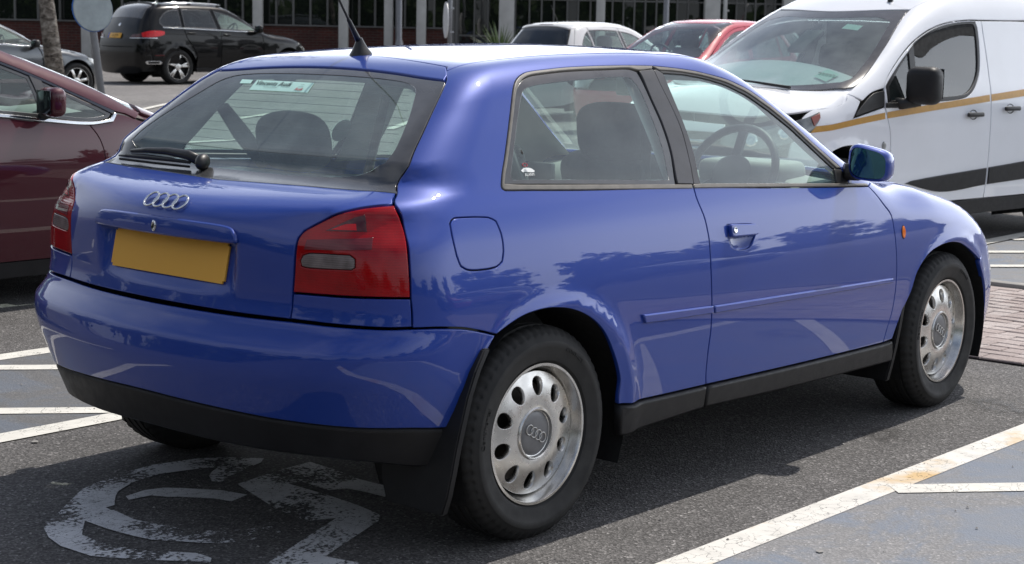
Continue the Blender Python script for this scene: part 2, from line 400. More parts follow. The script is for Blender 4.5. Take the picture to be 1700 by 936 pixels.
def panel_mesh(fn, outline, holes=(), off=0., lip=.012, gap=.002, step=.03, bstep=None, rnd=.0022, disp=None, recalc=False, hole_lip=None):
    """one sheet of bodywork: fn maps chart points to surface points and normals; the rim is rolled inwards so that neighbours leave a shut line"""
    bstep = bstep or step * .6
    loops = []
    for k, L in enumerate([outline, *holes]):
        Q = resample(L, bstep)
        if area(Q) < 0: Q = Q[::-1]
        if k: Q = Q[::-1]
        loops.append(Q)
    A = [inset(Q, gap + rnd) for Q in loops]; B = [inset(Q, gap) for Q in loops]
    V, T, L2 = tri2d(A, step)
    P, N = fn(V)
    o = off + (disp(V) if disp else 0.)
    P = P + N * (np.asarray(o)[:, None] if np.ndim(o) else o)
    if recalc:
        fn_ = np.cross(P[T[:, 1]] - P[T[:, 0]], P[T[:, 2]] - P[T[:, 0]]); n2 = np.zeros_like(P)
        for k in range(3): np.add.at(n2, T[:, k], fn_)
        n2 /= np.maximum(np.linalg.norm(n2, axis=1, keepdims=True), 1e-12)
        n2 *= np.sign((n2 * N).sum(1, keepdims=True)); N = n2
    Vs, Ns, Fs = [P], [N], [T]; base_i = len(P)
    flip = ((np.cross(P[T[:, 1]] - P[T[:, 0]], P[T[:, 2]] - P[T[:, 0]]) * N[T[:, 0]]).sum(1) < 0).mean() > .5
    if lip:
        for k, (b, idx) in enumerate(zip(B, L2)):
            pb, nb = fn(b); ob = off + (disp(b) if disp else 0.); pb = pb + nb * (np.asarray(ob)[:, None] if np.ndim(ob) else ob)
            outw = pb - P[idx]; outw /= np.maximum(np.linalg.norm(outw, axis=1, keepdims=True), 1e-9)
            n = len(b); li = lip if not (k and hole_lip) else hole_lip
            r1 = pb - nb * rnd * .8; r2 = pb - nb * li
            Vs += [r1, r2]; n1 = nb * .45 + outw; n1 /= np.linalg.norm(n1, axis=1, keepdims=True); Ns += [n1, outw]
            q = []
            for i in range(n):
                j = (i + 1) % n; a0, a1 = idx[i], idx[j]; b0, b1 = base_i + i, base_i + j; c0, c1 = b0 + n, b1 + n
                q += [(a0, b0, b1), (a0, b1, a1), (b0, c0, c1), (b0, c1, b1)]
            Fs.append(np.array(q)); base_i += 2 * n
    V = np.concatenate(Vs); N = np.concatenate(Ns); Fc = np.concatenate(Fs)
    if flip: Fc = Fc[:, ::-1]
    return V, Fc, N
def put(name, VFN, mat, parent, mirror=False):
    V, Fc, N = VFN; r = [mesh(name, V, Fc, mat, parent, N=N)]
    if mirror: r.append(mesh(name, V * [1, -1, 1], Fc[:, ::-1], mat, parent, N=N * [1, -1, 1]))
    return r
class Skin:
    """panels of one car on its Body"""
    def __init__(s, B, parent, step=.03): s.B, s.p, s.step = B, parent, step
    def fn(s, ch):
        def f(uv): P = s.B.at(ch, uv); return P, s.B.normal(P)
        return f
    def panel(s, name, ch, outline, mat, holes=(), mirror=False, parent=None, **k):
        k.setdefault('step', s.step)
        return put(name, panel_mesh(s.fn(ch), outline, holes, **k), mat, parent or s.p, mirror)
    def pt(s, ch, uv, off=0.):
        P = s.B.at(ch, [uv]); N = s.B.normal(P); return P[0] + N[0] * off, N[0]
def frame_at(P, N, up=(0, 0, 1)):
    """matrix with z along N, y roughly up"""
    N = Vector(N).normalized(); x = Vector(up).cross(N).normalized(); y = N.cross(x)
    m = Matrix.Identity(4)
    for i in range(3): m[i][0], m[i][1], m[i][2], m[i][3] = x[i], y[i], N[i], P[i]
    return m
def smooth_open(P, n=28):
    P = np.array(P, float); d = np.concatenate([[0], np.cumsum(np.linalg.norm(np.diff(P, axis=0), axis=1))]); t = np.linspace(0, d[-1], n)
    return [(float(a), float(b)) for a, b in zip(pch(d, P[:, 0])(t), pch(d, P[:, 1])(t))]
def mir(half):
    """half outline (centre to side, y or angle <= 0 ... ) completed by its mirror image in the first coordinate"""
    return list(half) + [(-a, b) for a, b in half[::-1]]
DV = np.array([.758, .652]); D0 = 8.0; SL = .0095
def G(x, y):
    """ground height: level by the blue car, then rising gently away from it"""
    return SL * max(0.0, (x - CAM[0]) * DV[0] + (y - CAM[1]) * DV[1] - D0)

def asphalt_mat(name, tone, blue=0., far=0.):
    m = NT(name); o = m.oc()
    mapv = m.n('ShaderNodeMapping', {'Scale': (1, 1, 1)}); m.l(o, mapv.inputs[0]); v = mapv.outputs[0]
    vor = m.n('ShaderNodeTexVoronoi', {'Scale': 150.0, 'Randomness': 1.0}); m.l(v, vor.inputs['Vector'])
    cell = m.n('ShaderNodeSeparateColor'); m.l(vor.outputs['Color'], cell.inputs[0])
    stone = m.ramp(cell.outputs[0], [(0, tone * .48), (.45, tone * .87), (.8, tone * 1.27), (.97, tone * 1.8), (1, tone * 3.2)])
    big = m.ramp(m.noise(.45, 6, .6, v), [(.3, .78), (.7, 1.18)])
    mid = m.ramp(m.noise(3.2, 5, .65, v), [(.3, .82), (.72, 1.15)])
    c = m.mix(1.0, stone, big, 'MULTIPLY'); c = m.mix(1.0, c, mid, 'MULTIPLY'); c = m.mix(1.0, c, (1.0, .955, .93), 'MULTIPLY')
    if far:     # painted paler with distance, standing in for asphalt's brightening at grazing view
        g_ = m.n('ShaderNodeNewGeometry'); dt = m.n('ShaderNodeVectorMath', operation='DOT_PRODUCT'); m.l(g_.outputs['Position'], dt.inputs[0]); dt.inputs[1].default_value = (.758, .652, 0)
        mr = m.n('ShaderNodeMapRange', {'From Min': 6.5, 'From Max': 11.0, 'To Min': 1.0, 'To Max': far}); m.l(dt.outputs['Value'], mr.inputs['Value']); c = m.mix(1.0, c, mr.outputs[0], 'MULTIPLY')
    stain = m.ramp(m.noise(.9, 4, .7, v, 1.5), [(.62, 0.0), (.75, .35)]); c = m.mix(stain, c, (tone * .45,) * 3)
    if blue:
        b = m.ramp(m.noise(2.2, 8, .7, v, .8), [(.46, 0.), (.58, blue)]); c = m.mix(b, c, (.09, .17, .30))
        sm = m.ramp(m.noise(1.1, 6, .6, v), [(.35, .55), (.7, .9)]); c = m.mix(sm, c, (tone * 1.09, tone * 1.10, tone * 1.125))
    m.l(c, m.p.inputs['Base Color']); m.p.inputs['Roughness'].default_value = .86; m.p.inputs['Specular IOR Level'].default_value = .35
    h = m.math('ADD', vor.outputs['Distance'], m.math('MULTIPLY', m.noise(60, 4, .6, v), .6))
    m.bump(h, .55 if not blue else .3, .006); return m.m

def grime(name, col, amount, sc):
    m = NT(name); v = m.oc(); ln = m.n('ShaderNodeVectorMath', operation='LENGTH'); m.l(v, ln.inputs[0])
    f = m.math('MULTIPLY', m.ramp(m.noise(sc, 6, .65, v), [(.42, 0.), (.62, 1.)]), m.ramp(ln.outputs['Value'], [(.25, amount), (.5, 0.)]))
    m.p.inputs['Base Color'].default_value = (*col, 1); m.p.inputs['Roughness'].default_value = .45
    tr = m.n('ShaderNodeBsdfTransparent'); mx = m.n('ShaderNodeMixShader'); m.l(f, mx.inputs[0]); m.l(tr.outputs[0], mx.inputs[1]); m.l(m.p.outputs[0], mx.inputs[2]); m.l(mx.outputs[0], m.o.inputs['Surface']); return m.m
def road_paint(name, col, wear, scale=1.0, yellow=0.):
    """thermoplastic / road paint: cracked and flaked so the asphalt below shows through"""
    m = NT(name); v = m.oc()
    vor = m.n('ShaderNodeTexVoronoi', {'Scale': 16.0 * scale}, feature='DISTANCE_TO_EDGE')
    w = m.n('ShaderNodeTexNoise', {'Scale': 9.0, 'Detail': 5.0}); m.l(v, w.inputs['Vector'])
    vv = m.n('ShaderNodeMix', data_type='RGBA', blend_type='ADD'); vv.inputs['Factor'].default_value = .18; m.l(v, vv.inputs['A']); m.l(w.outputs['Color'], vv.inputs['B'])
    m.l(vv.outputs['Result'], vor.inputs['Vector'])
    crack = m.ramp(vor.outputs['Distance'], [(.005, .25), (.018, 1.)])
    patch = m.noise(2.3, 6, .62, v); fine = m.noise(38 * scale, 6, .68, v)
    f = m.math('ADD', m.math('MULTIPLY', patch, .75), m.math('MULTIPLY', fine, .42))
    keep = m.ramp(f, [(wear, 0.), (wear + .035, 1.)])
    ck = m.math('MAXIMUM', crack, m.ramp(m.noise(1.7, 4, .6, v, .5), [(.42, 1.), (.55, 0.)]))
    a = m.math('MULTIPLY', keep, ck)
    tone = m.mix(m.ramp(m.noise(11, 5), [(.3, 0.), (.7, 1.)]), tuple(c * .80 for c in col), col)
    if yellow: tone = m.mix(m.ramp(m.noise(2.6, 5, .6, v), [(.54, 0.), (.66, yellow)]), tone, (.55, .34, .10))
    m.l(tone, m.p.inputs['Base Color']); m.p.inputs['Roughness'].default_value = .7
    m.bump(m.noise(150, 3), .15, .003)
    tr = m.n('ShaderNodeBsdfTransparent'); mx = m.n('ShaderNodeMixShader'); m.l(a, mx.inputs[0]); m.l(tr.outputs[0], mx.inputs[1]); m.l(m.p.outputs[0], mx.inputs[2]); m.l(mx.outputs[0], m.o.inputs['Surface'])
    return m.m

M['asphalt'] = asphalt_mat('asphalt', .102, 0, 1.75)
M['bay_asphalt'] = asphalt_mat('hatched_bay_surface', .205, .85)
M['bay_dark'] = asphalt_mat('hatched_bay_surface_darker', .115, .5)
M['white_line'] = road_paint('white_line', (.70, .68, .62), .40, 1.0)
M['white_line_right'] = road_paint('white_line_with_yellow_under', (.70, .68, .63), .40, 1.0, .8)
M['white_symbol'] = road_paint('worn_symbol_paint', (.66, .66, .67), .534, 1.9)
M['white_worn'] = road_paint('very_worn_symbol_paint', (.66, .66, .67), .575, 1.9)

def sheet(name, poly, mat, lift, label=None, kind='structure', step=.6):
    P = resample([tuple(p) for p in poly], step, corner=8) if step else np.array(poly)
    if area(P) < 0: P = P[::-1]
    V, T, _ = tri2d([P], step or 5.)
    o = mesh(name, [(x, y, G(x, y) + lift) for x, y in V], T, mat, smooth=False)
    tag(o, kind=kind); return o
def strip(name, a, b, w, mat, lift):
    a, b = np.array(a, float), np.array(b, float); d = (b - a) / np.linalg.norm(b - a); n = np.array([-d[1], d[0]]) * w / 2
    L = np.linalg.norm(b - a); k = max(1, int(L / .8)); V = []; F_ = []
    for i in range(k + 1):
        p = a + (b - a) * i / k
        for q in (p - n, p + n): V.append((*q, G(*q) + lift))
    for i in range(k): F_.append((2 * i, 2 * i + 2, 2 * i + 3, 2 * i + 1))
    o = mesh(name, V, F_, mat, smooth=False); tag(o, kind='structure'); return o

def build_ground():
    # two great facets meeting on the fold where the rise begins
    nrm = np.array([-DV[1], DV[0]]); f0 = CAM[:2] + DV * D0
    a, b = f0 - nrm * 400, f0 + nrm * 400
    V = [(*a, 0), (*b, 0), (*(b - DV * 300), 0), (*(a - DV * 300), 0), (*(b + DV * 500), SL * 500), (*(a + DV * 500), SL * 500)]
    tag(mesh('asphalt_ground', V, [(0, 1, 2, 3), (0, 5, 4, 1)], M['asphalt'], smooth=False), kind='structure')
    # hatched zones either side of the blue car's bay
    for y0, y1 in ((-2.55, -1.30), (1.28, 2.56)):
        sheet('hatched_bay_zone', [(-1.6, y0), (3.5, y0), (3.5, y1), (-1.6, y1)], M['bay_asphalt' if y0 < 0 else 'bay_dark'], .002, step=.8)
    for y, mt in ((-1.29, 'white_line_right'), (1.275, 'white_line'), (2.56, 'white_line'), (-2.58, 'white_line'), (5.2, 'white_line'), (-5.2, 'white_line')):
        strip('bay_line', (-2.2, y), (3.50, y), .115, M[mt], .004)
    d = np.array([.27, -.24]); d /= np.linalg.norm(d)
    # diagonal bars, running parallel to one another inside each zone
    for c in ((.30, 2.31), (1.35, 2.31), (2.4, 2.31), (-.16, 1.60)):
        c = np.array(c)
        t0 = (2.50 - c[1]) / d[1]; t1 = (1.33 - c[1]) / d[1]; strip('hatch_line', c + d * t0, c + d * t1, .10, M['white_line'], .0052)
    for c in ((1.33, -1.42), (2.75, -1.42)):
        c = np.array(c); t0 = (-1.33 - c[1]) / d[1]; t1 = (-2.50 - c[1]) / d[1]; strip('hatch_line', c + d * t0, c + d * t1, .10, M['white_line'], .0052)
    # wheelchair symbol behind the car
    e1 = [(0.037, 0.411), (-0.037, 0.507), (-0.122, 0.568), (-0.285, 0.605), (-0.42, 0.587), (-0.533, 0.553), (-0.622, 0.516), (-0.702, 0.449), (-0.746, 0.294), (-0.657, 0.297), (-0.591, 0.382), (-0.552, 0.421), (-0.454, 0.475), (-0.337, 0.495), (-0.188, 0.454), (-0.149, 0.427), (-0.197, 0.399), (-0.24, 0.36), (-0.273, 0.305), (-0.259, 0.276), (-0.193, 0.313), (-0.092, 0.349), (-0.007, 0.375)]
    e2 = [(-0.702, 0.449), (-0.829, 0.341), (-0.904, 0.284), (-0.944, 0.239), (-0.984, 0.155), (-1.006, 0.064), (-1.0, -0.07), (-0.93, -0.183), (-0.827, -0.318), (-0.81, -0.351), (-0.78, -0.32), (-0.78, -0.259), (-0.878, -0.113), (-0.911, 0.016), (-0.902, 0.113), (-0.816, 0.222), (-0.817, 0.196), (-0.698, 0.255), (-0.67, 0.403)]
    e3 = [(-0.698, 0.255), (-0.692, 0.249), (-0.708, 0.131), (-0.688, 0.032), (-0.652, -0.098), (-0.544, -0.179), (-0.469, -0.212), (-0.48, -0.263), (-0.511, -0.305), (-0.548, -0.303), (-0.666, -0.24), (-0.713, -0.193), (-0.794, -0.07), (-0.808, -0.004), (-0.819, 0.112), (-0.817, 0.196)]
    e4 = [(-0.591, 0.315), (-0.573, 0.354), (-0.49, 0.371), (-0.43, 0.35), (-0.395, 0.31), (-0.321, 0.201), (-0.296, 0.102), (-0.38, 0.079), (-0.398, 0.144), (-0.458, 0.23), (-0.488, 0.26), (-0.513, 0.308)]
    e5 = [(-0.231, 0.223), (-0.002, 0.259), (0.117, 0.265), (0.105, 0.121), (0.081, -0.011), (0.087, -0.216), (-0.009, -0.219), (-0.012, -0.134), (-0.026, -0.063), (-0.081, -0.038), (-0.07, 0.103), (-0.119, 0.111), (-0.122, -0.087), (-0.135, -0.236), (-0.159, -0.351), (-0.206, -0.392), (-0.55, -0.531), (-0.525, -0.64), (-0.651, -0.688), (-0.775, -0.489), (-0.689, -0.458), (-0.436, -0.349), (-0.273, -0.281), (-0.356, -0.242), (-0.337, -0.08), (-0.241, 0.211)]
    for e, mt, l in ((e1, 'white_symbol', .003), (e2, 'white_worn', .0036), (e3, 'white_symbol', .0042), (e4, 'white_symbol', .003), (e5, 'white_symbol', .003)):
        sheet('wheelchair_symbol', e, M[mt], l, step=.05)
    # opposite bays beyond the paved strip
    for y0, y1 in ((-2.0, -.05), (.1, 1.30)): sheet('hatched_bay_zone', [(5.85, y0), (10.6, y0), (10.6, y1), (5.85, y1)], M['bay_asphalt'], .006, step=.8)
    for y in (1.37, 0.0, 3.9, 6.6): strip('bay_line', (5.9, y), (10.6, y), .12, M['white_line'], .011)
    for c in ((6.6, .72), (7.6, .72), (8.6, .72)):
        c = np.array(c); t0 = (1.30 - c[1]) / d[1]; t1 = (.06 - c[1]) / d[1]; strip('hatch_line', c + d * t0, c + d * t1, .10, M['white_line'], .013)
    # lane and bay markings farther off
    for a, b in (((11.5, 17.0), (17.5, 22.0)), ((12.6, 12.4), (18, 16.2)), ((12.2, 15.2), (13.6, 16.0)), ((6, 9.3), (10.6, 9.3)), ((6, 12.0), (10.6, 12.0))):
        strip('lane_line', a, b, .12, M['white_line'], .016)
    build_pavers(); build_litter()

def build_litter():
    # oil spots under and beside the bay, and scattered chewing-gum spots and grit
    mt = grime('oil_spot', (.018, .017, .016), .42, 5.); g = random.Random(4)
    for x, y, r in ((2.7, -1.05, .22), (1.9, -.95, .16), (-.9, .95, .26), (.2, -2.05, .30), (1.6, -2.2, .22), (-1.1, -.4, .25), (3.0, -1.9, .3), (-.3, 1.9, .2)):
        n = 20; V = [(math.cos(2 * math.pi * i / n) * .5, math.sin(2 * math.pi * i / n) * .5, 0) for i in range(n)]
        o = mesh('oil_spot', V, [tuple(range(n))], mt, smooth=False); o.location = (x, y, G(x, y) + .0066); o.scale = (r * 2, r * 1.5, 1); o.rotation_euler = (0, 0, g.random() * 6); tag(o, kind='structure')
    V = []; F_ = []
    for i in range(420):
        x, y = g.uniform(-1.6, 3.4), g.uniform(-2.5, 2.4); r = g.choice((.003, .004, .005, .012)); n = 6; k = len(V); h = .0015 if r > .01 else r * .9; a0 = g.random() * 6
        if r > .01 and i % 3: continue
        V += [(x + r * g.uniform(.7, 1.3) * math.cos(a0 + 2 * math.pi * j / n), y + r * g.uniform(.7, 1.3) * math.sin(a0 + 2 * math.pi * j / n), .0058) for j in range(n)] + [(x, y, .006 + h)]
        F_ += [(k + j, k + (j + 1) % n, k + n) for j in range(n)]
    tag(mesh('grit', V, F_, M['kerb'], smooth=False), 'scattered grit and gum spots on the tarmac', 'grit', kind='stuff')
def build_pavers():
    """paved strip between the rows: block paving, each block its own piece where it shows"""
    nt = NT('paving_block'); oi = nt.n('ShaderNodeObjectInfo')
    geo = nt.n('ShaderNodeNewGeometry')
    rnd = nt.n('ShaderNodeTexWhiteNoise', noise_dimensions='3D'); sc = nt.n('ShaderNodeVectorMath', operation='SNAP'); nt.l(geo.outputs['Position'], sc.inputs[0]); sc.inputs[1].default_value = (.206, .104, 10.); nt.l(sc.outputs[0], rnd.inputs['Vector'])
    c = nt.ramp(rnd.outputs['Value'], [(0, (.33, .27, .25)), (.5, (.38, .32, .298)), (1, (.43, .375, .352))])
    c = nt.mix(1.0, c, nt.ramp(nt.noise(90, 4, .6, geo.outputs['Position']), [(.3, .72), (.7, 1.2)]), 'MULTIPLY'); c = nt.mix(1.0, c, nt.ramp(nt.noise(1.3, 4, .6, geo.outputs['Position']), [(.3, .82), (.7, 1.15)]), 'MULTIPLY')
    nt.l(c, nt.p.inputs['Base Color']); nt.p.inputs['Roughness'].default_value = .85; nt.bump(nt.noise(160, 4, .6, geo.outputs['Position']), .35, .004); M['paver'] = nt.m
    M['sand_joint'] = base('sand_joint', (.28, .245, .23), .95, vary=.3, vs=60)
    x0, x1 = 3.58, 5.74
    bed = sheet('paved_strip', [(x0, -9), (x1, -9), (x1, 16), (x0, 16)], M['sand_joint'], .009, step=1.0)
    bed['label'] = 'strip of brick-red block paving between the two rows of bays'
    bw, bl, gp, th = .1015, .2035, .0045, .011
    def brick_verts(x, y, k):
        t = random.uniform(-.0022, .0022); vs = []; e = .004
        for dz, i in ((0, 0), (th - .004, 0), (th, e)):
            for sx, sy in ((-1, -1), (1, -1), (1, 1), (-1, 1)):
                px, py = x + sx * (bw / 2 - i), y + sy * (bl / 2 - i); vs.append((px, py, G(px, py) + .006 + dz + t * (1 + .3 * sx)))
        return vs
    FC = [(0, 1, 5, 4), (1, 2, 6, 5), (2, 3, 7, 6), (3, 0, 4, 7), (4, 5, 9, 8), (5, 6, 10, 9), (6, 7, 11, 10), (7, 4, 8, 11), (8, 9, 10, 11)]
    protos = []
    for i in range(6):
        me = bpy.data.meshes.new('paver'); e = .004; t = random.uniform(-.0025, .0025); t2 = random.uniform(-.0015, .0015); vs = []
        for dz, q in ((0, 0), (th - .004, 0), (th, e)):
            for sx, sy in ((-1, -1), (1, -1), (1, 1), (-1, 1)): vs.append((sx * (bw / 2 - q), sy * (bl / 2 - q), dz + t * sx + t2 * sy))
        me.from_pydata(vs, [], FC); me.materials.append(M['paver']); protos.append(me)
    rows = int((x1 - x0) / (bw + gp)); SV, SF = [], []; n = 0
    for r in range(rows):
        x = x0 + (r + .5) * (bw + gp)
        for j in range(-45, 78):
            y = j * (bl + gp) + (r % 2) * .104
            if -1.35 < y < .85 and n < 300:
                o = bpy.data.objects.new('paver', random.choice(protos)); link(o, bed); o.location = (x, y, G(x, y) + .006); n += 1
            else:
                b0 = len(SV); SV += brick_verts(x, y, 0); SF += [tuple(b0 + i for i in f) for f in FC]
    o = mesh('paver_field', SV, SF, M['paver'], bed, smooth=False); o['kind'] = 'stuff'
    M['kerb'] = base('kerb_concrete', (.26, .25, .235), .85, vary=.2, vs=9, bump=.3, bscale=90)
    for j in range(-9, 16): 
        k = box('edging_kerb', (x1 + .05, j + .5, G(x1, j + .5) + .008), (.09, .992, .05), M['kerb'], bed, .006)
HERO = Body(hero=True,
  plan=([-0.9, -0.5, 0, 0.6, 1.2, 2.0, 2.5, 2.8, 3.1, 3.4], [0.7993, 0.8381, 0.8649, 0.8738, 0.8771, 0.874, 0.8669, 0.8486, 0.802, 0.7119]),
  sec=([0.15, 0.3, 0.42, 0.55, 0.65, 0.75, 0.84, 0.9, 0.96, 1.02, 1.2, 1.36, 1.5], [0.0414, 0.0152, 0.0024, -0.0017, 0.0005, 0.0078, 0.0236, 0.0394, 0.0662, 0.1024, 0.1981, 0.2882, 0.3716]),
  rearx=([0.1, 0.22, 0.34, 0.46, 0.56, 0.62, 0.655, 0.7, 0.78, 0.86, 0.91, 0.95, 0.98, 1.0, 1.02, 1.1, 1.2, 1.3, 1.36], [-0.6721, -0.7159, -0.758, -0.7853, -0.7897, -0.7699, -0.7246, -0.7055, -0.7046, -0.7089, -0.7061, -0.684, -0.6387, -0.5694, -0.4671, -0.3524, -0.2355, -0.1215, -0.0583]),
  rearc=([0.2, 0.45, 0.6, 0.75, 0.87, 0.95, 1.02, 1.3], [0.3182, 0.2668, 0.2073, 0.2039, 0.2354, 0.2769, 0.0419, 0.0461]),
  roof=([-0.3, -0.1, 0, 0.3, 0.6, 0.95, 1.2, 1.35, 1.6, 1.85, 2.0, 2.4, 2.8, 3.05, 3.2], [1.3078, 1.3505, 1.3671, 1.3996, 1.4155, 1.4209, 1.4073, 1.3674, 1.228, 1.0745, 0.9973, 0.9455, 0.8606, 0.7701, 0.6852]),
  crown=([0, 0.45, 0.9, 1.4, 1.9, 2.2, 3], [0.0581, 0.0723, 0.0747, 0.0855, 0.0887, 0.0989, 0.1308]),
  front=([0.15, 0.3, 0.45, 0.6, 0.72], [3.2761, 3.3545, 3.3579, 3.2827, 3.2122]),
  kr=([0.2, 0.4, 0.55, 0.7, 0.9, 1.1, 1.3], [0.4376, 0.3574, 0.2685, 0.2026, 0.1639, 0.1484, 0.0807]),
  ks=([0, 0.5, 1, 1.5, 2, 2.6], [0.0804, 0.0819, 0.0828, 0.0838, 0.0955, 0.1171]),
  kf=.25, fc=.28, arch=((.03, .31, .375, .010), (2.52, .31, .375, .010)))
